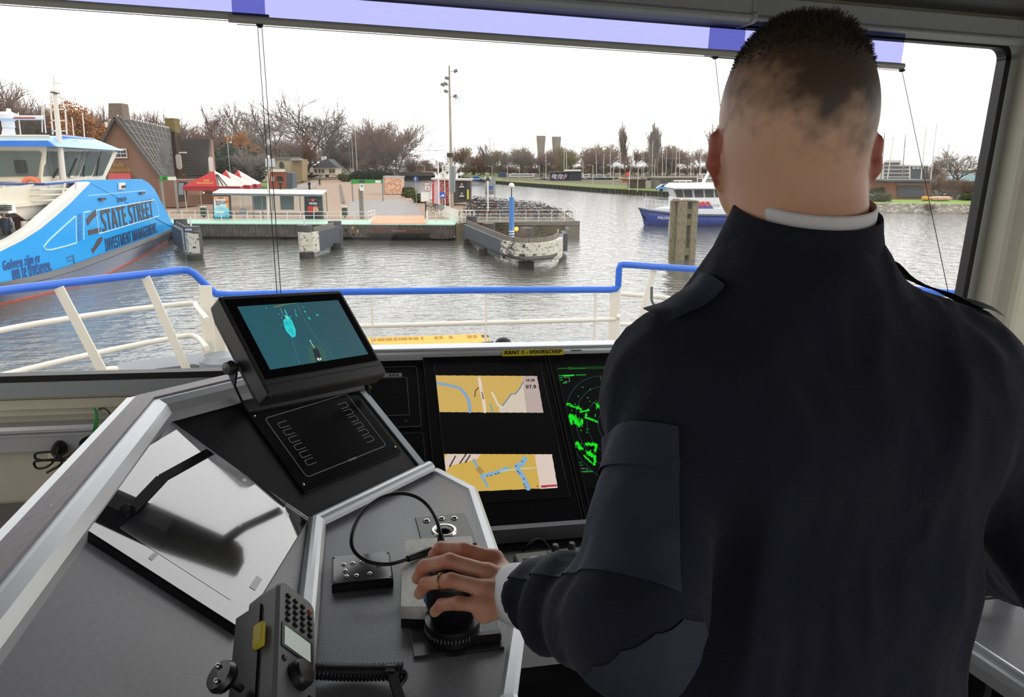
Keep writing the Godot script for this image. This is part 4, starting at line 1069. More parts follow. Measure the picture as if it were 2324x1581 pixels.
	mi.multimesh = rest; mi.material_override = sms[0]; mi.name = "small_stones"; mi.set_meta("kind", "stuff")
	rip.add_child(mi)
	slab("shore_grass", [p0 + Vector3(-6, 0, -1.4), p1 + Vector3(12, 0, -1.4), p1 + Vector3(14, 0, -14), p0 + Vector3(-8, 0, -14)], 1.02, 0.3, grain("bright grass", [[0.0, "5f7a2c"], [0.5, "78953a"], [1.0, "8ba548"]], Vector3(0.4, 0.4, 0.4), 0.95, 0.0, 0.04, 5), "bright lawn strip above the stone shore")
func build_own_rails() -> void:
	var cream := M("ece6d9", 0.4); var blue := M("1a66d8", 0.35)
	var z := -5.0
	var t := thing("deck_railing", "white deck railing with a bright blue handrail before the wheelhouse", "railing", CAB)
	var B := CY(425, 613, 0.95)
	var left := [CY(-240, 700, 0.95), CY(0, 660, 0.95), CY(220, 634, 0.95), CY(400, 614, 0.95), B, CY(440, 620, 0.93)]
	var c0 := CZ(476, 655, z); var c1 := CZ(492, 667, z); var c2 := CZ(520, 669, z)
	left += [c0.lerp(left[-1], 0.5), c0, c1, c2]
	var right := [CZ(1385, 657, z), CZ(1398, 655, z), CZ(1403, 648, z), CZ(1405, 610, z), CZ(1408, 601, z), CZ(1416, 600, z), CY(1590, 612, 0.99), CY(1900, 640, 0.99), CY(2300, 680, 0.99)]
	part("handrail", mb().tube(left + [CZ(785, 662, z), CZ(1100, 658, z)] + right, 0.024, 12), blue, t, "bright blue handrail")
	for q in [[844, 672, 846, 800], [1103, 666, 1102, 800], [1352, 662, 1347, 800]]:
		var a := CZ(q[0], q[1], z); var b := CZ(q[2], q[3], z)
		part("post", mb().span(a, a + (b - a) * 2.2, 0.028, 0.012, Vector3.RIGHT), cream, t)
	part("lower_rail", mb().tube(smooth([CZ(506, 745, z), CZ(840, 739, z), CZ(1100, 732, z), CZ(1360, 725, z), CZ(1398, 722, z), CZ(1404, 716, z + 0.02)], 4), 0.017, 10), cream, t)
	for q in [[1397, 650, 1392, 780, 0.075], [466, 648, 476, 840, 0.075], [490, 676, 500, 830, 0.08]]:
		var zz: float = z if q[0] > 470 else z + 0.12
		var a := CZ(q[0], q[1], zz); var b := CZ(q[2], q[3], zz)
		part("end_plate", mb().span(a, a + (b - a) * 1.5, q[4], 0.014, Vector3.BACK), cream, t)
	for q in [[133, 652, 238, 852], [330, 628, 428, 848]]:
		var a := CY(q[0], q[1], 0.935); var b := CZ(q[2], q[3], a.z)
		part("stanchion", mb().span(a, a + (b - a) * 1.25, 0.05, 0.014, Vector3.BACK), cream, t)
	for q in [[[-200, 800], [0, 750], [160, 722], [300, 702], [430, 688], [446, 696], [470, 725]], [[-200, 905], [0, 853], [210, 803], [370, 771], [440, 762], [470, 790]]]:
		var pts := []
		for k in q.size(): pts.append(CY(q[k][0], q[k][1], 0.71 if q[0][1] == 800 else 0.5))
		part("side_rail", mb().tube(smooth(pts, 4), 0.017, 10), cream, t)
	for q in [[[460, 708], [505, 745]], [[462, 775], [500, 812]]]:
		part("corner_rail", mb().cyl(CZ(q[0][0], q[0][1], z + 0.1), CZ(q[1][0], q[1][1], z), 0.017, -1.0, 10), cream, t)
	var ra := CY(1484, 612, 0.965); var rb := CZ(1448, 745, ra.z)
	part("stanchion", mb().span(ra, ra + (rb - ra) * 2.0, 0.045, 0.014, Vector3.BACK), cream, t)
	for q in [[[1410, 667], [1500, 674], [1700, 700], [2300, 770]], [[1408, 735], [1450, 737], [1700, 770], [2300, 850]]]:
		var pts := []
		for k in q: pts.append(CY(k[0], k[1], 0.74 if q[0][1] == 667 else 0.46))
		part("side_rail", mb().tube(pts, 0.017, 10), cream, t)
	var hk := thing("grey_hook", "grey bent steel hook beyond the helmsman's shoulder", "hook", CAB)
	var hz := -3.6
	part("rod", mb().tube([CZ(1479, 650, hz), CZ(1479, 680, hz), CZ(1482, 688, hz), CZ(1492, 695, hz), CZ(1502, 700, hz), CZ(1510, 720, hz), Vector3(CZ(1510, 720, hz).x, -0.35, hz)], 0.0075, 10), M("6a6f78", 0.4, 0.4), hk)
	var dk := mb()
	dk.prism([Vector3(-2.4, -0.42, -5.35), Vector3(2.6, -0.42, -5.35), Vector3(3.4, -0.42, -2.4), Vector3(-3.4, -0.42, -2.4)], Vector3(0, -0.2, 0))
	struct("foredeck", dk, M("74787f", 0.6), "grey foredeck below the wheelhouse", CAB)
	var sd := mb()
	sd.prism([CZ(240, 850, -4.9), CZ(440, 826, -4.9), CZ(490, 835, -4.9), CZ(490, 900, -4.9), CZ(240, 900, -4.9)], Vector3(0, 0, -0.3))
	struct("bulwark", sd, M("70767f", 0.5), "grey bulwark plate at the deck edge", CAB)
	struct("house_front", mb().box(Vector3(0, -1.5, -3.9), Vector3(5.6, 1.9, 3.0)).box(Vector3(0, -2.9, 2.0), Vector3(8.0, 3.4, 16.0)), M("d8d4c6", 0.5), "cream deckhouse under the wheelhouse", CAB)
	var bo := thing("capstan", "grey rounded capstan on the foredeck behind the monitor", "capstan", CAB)
	var bc := CZ(505, 860, -4.7)
	part("drum", mb().lathe([Vector2(0.0, 0.16), Vector2(0.1, 0.16), Vector2(0.13, 0.13), Vector2(0.13, 0.05), Vector2(0.1, 0.0), Vector2(0.12, -0.9)], bc, 20), M("8b9099", 0.4, 0.2), bo)
	var bt := thing("deck_bollard", "small mushroom-headed bollard by the left railing", "bollard", CAB)
	var btc := CZ(254, 850, -4.6)
	part("stem", mb().cyl(Vector3(btc.x, -0.42, btc.z), btc + Vector3(0, 0.03, 0), 0.024, -1.0, 14), M("b9a08c", 0.5), bt)
	part("head", mb().lathe([Vector2(0.0, 0.05), Vector2(0.036, 0.046), Vector2(0.042, 0.035), Vector2(0.036, 0.024), Vector2(0.0, 0.024)], btc, 18), M("ded5c6", 0.4), bt)
	var yb := thing("ramp_beam", "worn yellow steel beam across the bow with chipped non-slip pads", "beam", CAB)
	var zz := -9.0
	var y0 := CZ(836, 766, zz); var y1 := CZ(1112, 757, zz); var yl := CZ(690, 772, zz)
	var yel := M("e8a72c", 0.5)
	var f0 := CZ(836, 792, zz + 0.35); var f1 := CZ(1108, 780, zz + 0.35)
	var rim := []
	var dx := (y1 - y0).normalized()
	for q in arc(Vector2(0, 0), 0.1, PI * 0.5, -PI * 0.5, 6): rim.append(y1 + dx * (q.x - 0.1) + (f1 - y1) * (0.5 - q.y * 5.0))
	part("top_plate", mb().prism([f0 - dx * 1.2, y0 - dx * 1.2] + rim, Vector3(0, -0.05, 0)), yel, yb)
	part("front_web", mb().prism([f0 - dx * 1.2, f1 - dx * 0.1, f1 - dx * 0.1 + Vector3(0, -0.5, 0), f0 - dx * 1.2 + Vector3(0, -0.5, 0)], Vector3(0, 0, -0.03)), M("d69a22", 0.5), yb)
	part("support", mb().box((f0 + f1) * 0.5 + Vector3(-0.3, -2.4, -0.2), Vector3(2.2, 4.6, 0.3)), M("7b8088", 0.6), yb)
	rng.seed = 12
	for q in [[0.02, 0.06], [0.07, 0.13], [0.14, 0.19], [0.2, 0.23], [0.24, 0.255], [0.26, 0.31], [0.32, 0.35], [0.36, 0.4], [0.42, 0.44], [0.53, 0.56], [0.57, 0.6], [0.65, 0.68], [0.8, 0.84], [0.85, 0.88], [0.92, 0.95], [0.96, 0.98]]:
		var a := y0.lerp(y1, q[0]) + (f0 - y0) * 0.12; var b := y0.lerp(y1, q[1]) + (f0 - y0) * 0.12
		part("pad", mb().prism([a, b, b + (f0 - y0) * 0.26, a + (f0 - y0) * 0.26], Vector3(0, 0.006, 0)), M("a97f24" if q[0] < 0.9 else "57524f", 0.8), yb)
	for q in [[0.05, 0.2], [0.22, 0.45], [0.47, 0.56], [0.58, 0.75], [0.8, 0.86]]:
		var a := y0.lerp(y1, q[0]) + (f0 - y0) * 0.55; var b := y0.lerp(y1, q[1]) + (f0 - y0) * 0.5
		part("pad", mb().prism([a, b, b + (f0 - y0) * 0.2, a + (f0 - y0) * 0.24], Vector3(0, 0.006, 0)), grain("chipped pad", [[0.0, "8f8272"], [0.5, "c9a35a"], [1.0, "e0a83c"]], Vector3(4, 4, 4), 0.8, 0.0, 0.06, 4), yb)
	var wp := thing("window_wiper", "black wiper motor and arm outside the front window", "wiper", CAB)
	var wz := -2.42
	part("arm", mb().tube([CZ(940, 797, wz), CZ(1040, 786, wz), CZ(1120, 779, wz)], 0.008, 8), M("19171a", 0.5), wp)
	part("motor", mb().ball(CZ(1142, 779, wz), Vector3(0.03, 0.022, 0.025), 14), M("2c262a", 0.6), wp)
	part("shaft", mb().cyl(CZ(1142, 785, wz), CZ(1142, 785, -2.35), 0.014, -1.0, 12), M("19171a", 0.5), wp)
func railing(called: String, label: String, pts: Array, h: float, r: float, step: float, rails := 3, m: Material = null, group := "") -> Node3D:
	var t := thing(called, label, "railing", Transform3D(), group)
	if m == null: m = M("e6e4de", 0.45)
	for k in pts.size() - 1:
		var a: Vector3 = pts[k]; var b: Vector3 = pts[k + 1]
		var nn := maxi(1, int(round(a.distance_to(b) / step)))
		for i in (nn + 1 if k == pts.size() - 2 else nn): part("post", mb().box(a.lerp(b, float(i) / nn) + Vector3(0, h / 2, 0), Vector3(r * 2, h, r * 2)), m, t)
		for i in rails: part("rail", mb().span(a + Vector3(0, h * (i + 1) / rails, 0), b + Vector3(0, h * (i + 1) / rails, 0), r * 1.8, r * 1.8), m, t)
	return t
func build_dock() -> void:
	var steel := grain("dock steel", [[0.0, "2d2a27"], [0.35, "46413c"], [0.6, "554f49"], [0.8, "6a5f54"], [1.0, "3a3632"]], Vector3(0.5, 0.12, 0.5), 0.75, 0.0, 0.03, 5)
	var mint := grain("mint deck paint", [[0.0, "8fb5a3"], [0.5, "a3cbb8"], [1.0, "b2d6c4"]], Vector3(0.4, 0.4, 0.4), 0.6, 0.0, 0.03, 5)
	var fl := G(372, 540, 0.0); var fr := G(1032, 546, 0.0)
	var d := thing("landing_stage", "dark steel landing stage with mint-green deck edge and hanging skirts", "pontoon")
	var zb := fl.z - 6.0
	var x0 := fl.x - 16.0
	var bk := [Vector3(x0, 0.25, fl.z), Vector3(fr.x, 0.25, fr.z), Vector3(fr.x, 0.25, zb), Vector3(x0, 0.25, zb)]
	part("hull", mb().prism(bk, Vector3(0, 1.02, 0)), steel, d)
	part("sump", mb().prism([Vector3(x0, -0.6, fl.z - 0.3), Vector3(fr.x, -0.6, fr.z - 0.3), Vector3(fr.x, -0.6, zb), Vector3(x0, -0.6, zb)], Vector3(0, 0.9, 0)), M("201e1b", 0.8), d)
	part("deck", mb().prism([Vector3(x0, 1.34, fl.z + 0.05), Vector3(fr.x, 1.34, fr.z + 0.05), Vector3(fr.x, 1.34, zb + 2.6), Vector3(x0, 1.34, zb + 2.6)], Vector3(0, -0.07, 0)), mint, d, "mint-green deck")
	var n := 11
	for k in n:
		var a := fl.lerp(fr, float(k) / n); var b := fl.lerp(fr, float(k + 1) / n)
		if k >= 7 and k <= 9: continue
		var pts := [a + Vector3(0.02, 1.27, 0.03), b + Vector3(-0.02, 1.27, 0.03)]
		for i in 9:
			var u := i / 8.0
			pts.append(b.lerp(a, u) + Vector3(lerpf(-0.02, 0.02, u), 0.28 - 0.14 * sin(PI * u), 0.03))
		part("skirt", mb().prism(pts, Vector3(0, 0, 0.06)), steel, d)
		part("skirt_bolt", mb().cyl(b + Vector3(0, 0.33, 0.05), b + Vector3(0, 0.33, 0.13), 0.06, -1.0, 8), M("a8a5a0", 0.5), d)
	var ramp := thing("landing_ramp", "rust-orange steel ramp plate between mint deck wings", "ramp")
	var rz := fl.lerp(fr, 0.75).z
	var ra := D(842, 507, -rz); var rb := D(966, 507, -rz); var rc := G(962, 489, 1.36); var rd := G(846, 489, 1.36)
	part("plate", mb().prism([ra, rb, rc, rd], Vector3(0, -0.05, 0)), grain("rusty ramp", [[0.0, "b77f5c"], [0.5, "cf9a76"], [1.0, "dcae8c"]], Vector3(0.6, 0.6, 0.6), 0.7, 0.0, 0.04, 5), ramp, "worn orange plate")
	var brown := grain("rust brown", [[0.0, "4e3930"], [0.5, "6d5044"], [1.0, "8a6554"]], Vector3(0.9, 2, 0.9), 0.8, 0.0, 0.04, 4)
	for i in 4:
		var q := rz + 0.12 * i
		part("step", mb().box(Vector3((ra.x + rb.x) / 2, 1.2 - 0.16 * i, q + 0.1), Vector3(rb.x - ra.x, 0.1, 0.3)), brown, ramp)
	part("lip", mb().box(Vector3((ra.x + rb.x) / 2, 0.56, rz + 0.55), Vector3(rb.x - ra.x + 0.7, 0.16, 0.3)), M("252324", 0.7), ramp, "dark rubber lip")
	part("hatch", mb().box(Vector3((ra.x + rb.x) / 2 + 0.1, 0.84, rz + 0.47), Vector3(1.2, 0.14, 0.05)), M("6b5a57", 0.7), ramp)
	part("apron_plate", mb().prism([Vector3(ra.x - 0.1, 0.62, rz + 0.5), Vector3(rb.x + 0.1, 0.62, rz + 0.5), Vector3(rb.x, 1.2, rz + 0.05), Vector3(ra.x, 1.2, rz + 0.05)], Vector3(0, -0.05, -0.03)), brown, ramp)
	for q in [[801, 516, "b98b2f"], [813, 524, "b98b2f"], [1005, 515, "b98b2f"], [995, 523, "b98b2f"], [786, 521, "1c1a19"], [1018, 520, "1c1a19"], [802, 532, "1c1a19"], [1006, 531, "1c1a19"]]:
		var c := D(q[0], q[1], -rz)
		part("fairlead", mb().cyl(c + Vector3(0, 0, 0.03), c + Vector3(0, 0, 0.12), 0.13, -1.0, 14), M(q[2], 0.6), d)
	var p0 := G(372, 507, 1.34); p0.y = 1.34; p0.z = fl.z + 0.02
	var pA := D(836, 509, -fl.lerp(fr, 0.72).z); pA.y = 1.34
	railing("dock_railing", "white two-rail railing along the front of the landing stage", [p0, pA, pA + Vector3(0.1, 0, -2.6)], 1.0, 0.025, 1.15)
	var q0 := D(968, 510, -fr.z); q0.y = 1.34
	railing("ramp_railing", "short white railing at the right side of the ramp", [q0 + Vector3(-0.2, 0, -2.8), q0, q0 + Vector3(2.3, 0, -0.6)], 1.0, 0.025, 0.75)
	var s0 := G(1000, 488, 1.3); var s1 := G(1040, 506, 1.3)
	railing("stair_railing", "dense white baluster railing beside the bicycle park", [s0, s1, s1 + Vector3(1.4, 0, 0.1)], 1.05, 0.03, 0.32, 2)
	var e0 := G(1040, 503, 1.3); var e1 := G(1312, 503, 1.3)
	var qy := thing("stone_quay", "rubble-stone quay wall with concrete coping at the bicycle park", "quay wall", Transform3D(), "", "structure")
	var conc := grain("old concrete", [[0.0, "5c574e"], [0.5, "7a7469"], [1.0, "918b7e"]], Vector3(0.8, 0.8, 0.8), 0.9, 0.0, 0.04, 5)
	part("coping", mb().prism([e0 + Vector3(0, 0.02, 0.1), e1 + Vector3(0.1, 0.02, 0.1), e1 + Vector3(-1.5, 0.02, -9), e0 + Vector3(0, 0.02, -9)], Vector3(0, -0.32, 0)), conc, qy)
	part("end_pier", mb().box(e1 + Vector3(-0.45, -0.75, -0.2), Vector3(1.2, 1.6, 0.5)), conc, qy, "concrete end post")
	part("start_pier", mb().box(e0 + Vector3(0.9, -0.75, 0.0), Vector3(1.8, 1.6, 0.4)), conc, qy)
	part("backing", mb().box((e0 + e1) / 2 + Vector3(0, -0.9, -0.35), Vector3(e1.x - e0.x, 1.5, 0.3)), M("2f2c29", 0.9), qy)
	rng.seed = 8
	var stone := mb()
	stone.ball(Vector3.ZERO, Vector3(0.26, 0.15, 0.16), 8)
	var sme := stone.mesh()
	var sm := [M("4d4a46", 0.9), M("615d57", 0.9), M("3d3b38", 0.9)]
	for r in 4:
		for k in 20:
			var o := partm("stone", sme, sm[rng.randi() % 3], qy)
			o.transform = Transform3D(Basis(Vector3.BACK, rng.randf_range(-0.3, 0.3)).scaled(Vector3.ONE * rng.randf_range(0.75, 1.1)), e0.lerp(e1, 0.2 + 0.72 * (k + 0.5 * (r % 2)) / 20.0) + Vector3(0, -0.42 - 0.24 * r, -0.12))
	var zs := thing("z_sign", "yellow square sign with a black Z on the quay corner", "sign")
	var zc := D(1042, 519, -(e0.z + 0.4))
	part("board", mb().box(zc, Vector3(0.42, 0.45, 0.03)), M("f0a81c", 0.5), zs)
	lettering("letter", "Z", 0.26, zc + Vector3(0, 0, 0.02), Vector3.RIGHT, Vector3.UP, M("1a1a18", 0.5), zs)
	part("holder", mb().box(zc + Vector3(0, 0, -0.15), Vector3(0.1, 0.1, 0.28)), M("1a1a18", 0.5), zs)
	railing("quay_railing", "white railing along the stone quay before the bicycles", [G(1046, 504, 1.3) + Vector3(0, 0.02, 0), e1 + Vector3(-1.2, 0.02, 0), e1 + Vector3(-0.2, 0.02, -0.6), G(1290, 482, 1.3)], 1.0, 0.022, 1.2)
func build_fenders() -> void:
	var blue_grey := grain("fender steel", [[0.0, "3b4048"], [0.5, "4a5059"], [1.0, "5a606a"]], Vector3(0.8, 0.8, 0.8), 0.6, 0.0, 0.03, 4)
	var worn := grain("flaking white", [[0.0, "3d434b"], [0.22, "4a4f56"], [0.25, "8d8577"], [0.27, "cfc9b8"], [1.0, "ddd8ca"]], Vector3(0.35, 0.5, 0.35), 0.7, 0.0, 0.018, 5)
	var worn2 := grain("flaking white nose", [[0.0, "2f343b"], [0.46, "3a3f46"], [0.48, "9a917f"], [0.5, "d8d2c2"], [1.0, "e2ddd0"]], Vector3(0.3, 0.45, 0.3), 0.7, 0.0, 0.02, 5)
	var pile := M("33322f", 0.8); var plank := M("7a7267", 0.85); var cap := M("4c4a49", 0.7)
	var wall := func(t: Node3D, nm: String, px: Array, y0: float, y1: float, th: float, m: Material, boards: float):
		var pts := []
		for p in px: pts.append(G(p[0], p[1], y0))
		for k in pts.size() - 1:
			var a: Vector3 = pts[k]; var b: Vector3 = pts[k + 1]
			var nn := (b - a).cross(Vector3.UP).normalized()
			if nn.z < 0: nn = -nn
			part(nm, mb().prism([a, b, b - nn * th, a - nn * th], Vector3(0, y1 - y0, 0)), m, t)
			if boards > 0.0:
				var c := int(ceil(a.distance_to(b) / 0.42))
				for i in c:
					var q := a.lerp(b, (i + 0.5) / c) - nn * (th + 0.06)
					part("plank", mb().box(Vector3(q.x, y1 + boards * 0.3, q.z), Vector3(a.distance_to(b) / c - 0.06, boards, 0.1), Basis((b - a).normalized(), Vector3.UP, nn)), plank, t)
	var stub := func(t: Node3D, px: float, py: float, y0: float, r: float, top: float, m: Material, nm: String):
		var c := G(px, py, y0)
		part(nm, mb().cyl(Vector3(c.x, -1.5 if nm == "pile" else y0, c.z), Vector3(c.x, top, c.z), r, -1.0, 18), m, t)
	var a := thing("fender_dolphin", "steel guide fender with a flaking white nose beside the blue ferry", "fender")
	wall.call(a, "side_plate", [[394, 553], [417, 570]], 0.32, 1.75, 0.3, blue_grey, 0.3)
	wall.call(a, "nose_plate", [[417, 570], [430, 577], [455, 577]], 0.32, 1.7, 0.3, worn, 0.0)
	wall.call(a, "edge_plate", [[455, 577], [463, 575]], 0.32, 1.85, 0.4, cap, 0.0)
	stub.call(a, 444, 590, 0.0, 0.5, 0.4, pile, "pile")
	stub.call(a, 440, 566, 0.5, 0.55, 2.1, cap, "drum")
	stub.call(a, 414, 540, 0.5, 0.5, 2.0, cap, "drum")
	var ac := G(441, 566, 0.5)
	part("number_plate", mb().box(Vector3(ac.x, 1.92, ac.z + 0.57), Vector3(0.46, 0.14, 0.02)), M("a8b4dc", 0.5), a, "pale number plate")
	part("marker_pole", mb().cyl(Vector3(ac.x - 0.05, 2.1, ac.z), Vector3(ac.x - 0.05, 2.75, ac.z), 0.06, -1.0, 8), M("e4e2da", 0.5), a, "white marker pole")
	var b := thing("fender_dolphin", "steel guide fender with a white nose at mid channel left of the ramp", "fender")
	wall.call(b, "nose_plate", [[679, 571], [684, 574], [712, 573], [726, 569]], 0.3, 1.66, 0.3, worn, 0.0)
	wall.call(b, "side_plate", [[726, 569], [752, 560], [779, 549]], 0.3, 1.66, 0.3, blue_grey, 0.34)
	stub.call(b, 697, 585, 0.0, 0.5, 0.4, pile, "pile")
	stub.call(b, 762, 566, 0.0, 0.4, 0.5, pile, "pile")
	stub.call(b, 695, 563, 0.5, 0.52, 2.12, cap, "drum")
	stub.call(b, 762, 545, 0.5, 0.5, 1.98, cap, "drum")
	var bc := G(695, 563, 0.5)
	part("marker_pole", mb().cyl(Vector3(bc.x, 2.1, bc.z), Vector3(bc.x, 2.75, bc.z), 0.06, -1.0, 8), M("e4e2da", 0.5), b, "white marker pole")
	var c := thing("fender_guide", "long steel guide fender with plank capping and a rounded white nose", "fender")
	wall.call(c, "side_plate", [[1052, 543], [1094, 566], [1136, 588]], 0.26, 1.5, 0.3, blue_grey, 0.36)
	wall.call(c, "nose_plate", [[1136, 588], [1150, 593], [1170, 597], [1192, 598]], 0.26, 1.5, 0.3, worn2, 0.36)
	wall.call(c, "nose_plate", [[1192, 598], [1225, 597], [1250, 594], [1268, 588], [1277, 580]], 0.26, 1.5, 0.3, worn, 0.36)
	wall.call(c, "return_plate", [[1277, 580], [1278, 570], [1272, 562]], 0.26, 1.5, 0.3, blue_grey, 0.4)
	stub.call(c, 1194, 607, 0.0, 0.5, 0.4, pile, "pile")
	stub.call(c, 1100, 579, 0.0, 0.42, 0.5, pile, "pile")
	stub.call(c, 1064, 556, 0.0, 0.42, 0.5, pile, "pile")
	stub.call(c, 1195, 566, 0.5, 0.44, 2.0, cap, "drum")
	stub.call(c, 1110, 549, 0.5, 0.46, 1.9, cap, "drum")
	stub.call(c, 1071, 533, 0.5, 0.46, 2.05, cap, "drum")
	part("deck_grid", mb().prism([G(1140, 580, 0.6), G(1192, 592, 0.6), G(1255, 588, 0.6), G(1270, 572, 0.6), G(1150, 560, 0.6), G(1060, 532, 0.6), G(1056, 540, 0.6)], Vector3(0, 0.1, 0)), M("3a3835", 0.9), c)
	var pb := G(1161, 562, 0.7)
	var p := thing("beacon_post", "blue beacon post with white bands, a white lamp head and an orange light", "post")
	part("post", mb().cyl(Vector3(pb.x, 0.7, pb.z), Vector3(pb.x, 4.08, pb.z), 0.17, -1.0, 18), M("3c80cf", 0.45), p, "blue post")
	for y in [1.42, 1.6, 1.78]: part("band", mb().cyl(Vector3(pb.x, y, pb.z), Vector3(pb.x, y + 0.08, pb.z), 0.19, -1.0, 18), M("e6e8ea", 0.5), p, "white band")
	part("stem", mb().cyl(Vector3(pb.x, 4.05, pb.z), Vector3(pb.x, 4.75, pb.z), 0.035, -1.0, 8), M("2a2c30", 0.5), p)
	part("lamp_head", mb().lathe([Vector2(0.0, 0.34), Vector2(0.14, 0.28), Vector2(0.2, 0.14), Vector2(0.17, 0.02), Vector2(0.0, 0.0)], Vector3(pb.x, 4.7, pb.z), 16), M("ecebe6", 0.4), p, "white lamp head")
	var oc := Vector3(pb.x + 0.33, 1.98, pb.z + 0.05)
	part("light_arm", mb().cyl(oc + Vector3(0.0, 0, -0.02), Vector3(pb.x, 1.98, pb.z), 0.03, -1.0, 8), M("8a8a88", 0.5), p)
	part("orange_light", mb().ball(oc, Vector3(0.15, 0.15, 0.15), 14), glow("ffae58", 1.6), p, "lit orange lamp")
	var l := OmniLight3D.new()
	l.name = "orange_light_source"; l.light_color = Color("ffb060"); l.light_energy = 0.5; l.light_size = 0.15; l.omni_range = 60.0; l.omni_attenuation = 2.0; l.shadow_enabled = true; l.position = oc
	p.add_child(l)
func build_dolphin_pile() -> void:
	var wood := grain("weathered pile", [[0.0, "4f4736"], [0.4, "78705a"], [0.7, "8f8669"], [1.0, "a39a80"]], Vector3(2.5, 0.25, 2.5), 0.9, 0.0, 0.03, 5)
	var moss := grain("mossy pile", [[0.0, "57562f"], [0.5, "77744a"], [1.0, "8d885f"]], Vector3(2.0, 0.4, 2.0), 0.9, 0.0, 0.04, 4)
	var c := G(1545, 588, 0.0)
	var t := thing("mooring_dolphin", "cluster of weathered square timber piles standing in the water", "mooring piles")
	for q in [[-0.66, 0.0, 0.38, 3.9, 0.02], [-0.18, 0.22, 0.62, 3.85, 0.0], [0.66, 0.08, 0.46, 3.9, 0.0], [0.25, -0.3, 0.5, 3.95, 0.0], [-0.45, -0.35, 0.45, 4.0, 0.0]]:
		part("timber", mb().cbox(c + Vector3(q[0], q[3] / 2 - 0.75, q[1]), Vector3(q[2], q[3] + 1.5, q[2]), 0.05, Basis(Vector3.UP, 0.1 + q[0] * 0.2) * Basis(Vector3.BACK, q[4])), wood, t, "weathered timber")
	for y in [[2.5, 0.28], [0.55, 0.3], [3.2, 0.2]]:
		part("block", mb().box(c + Vector3(0.28, y[0], 0.12), Vector3(0.4, y[1] * 1.6, 0.3)), moss, t, "mossy spacer block")
		part("block", mb().box(c + Vector3(-0.55, y[0] * 0.7, 0.12), Vector3(0.3, y[1] * 1.4, 0.25)), moss, t, "mossy spacer block")
	part("cap_strap", mb().box(c + Vector3(0, 3.88, 0.0), Vector3(1.55, 0.06, 1.0)), M("6f5d4a", 0.8), t)
	part("gauge_board", mb().box(c + Vector3(-0.9, 1.95, 0.1), Vector3(0.16, 1.25, 0.05)), M("9fa6ac", 0.5), t, "grey gauge board")
	part("gauge_bracket", mb().box(c + Vector3(-0.8, 2.4, 0.05), Vector3(0.2, 0.08, 0.06)), M("6b6f74", 0.5), t)
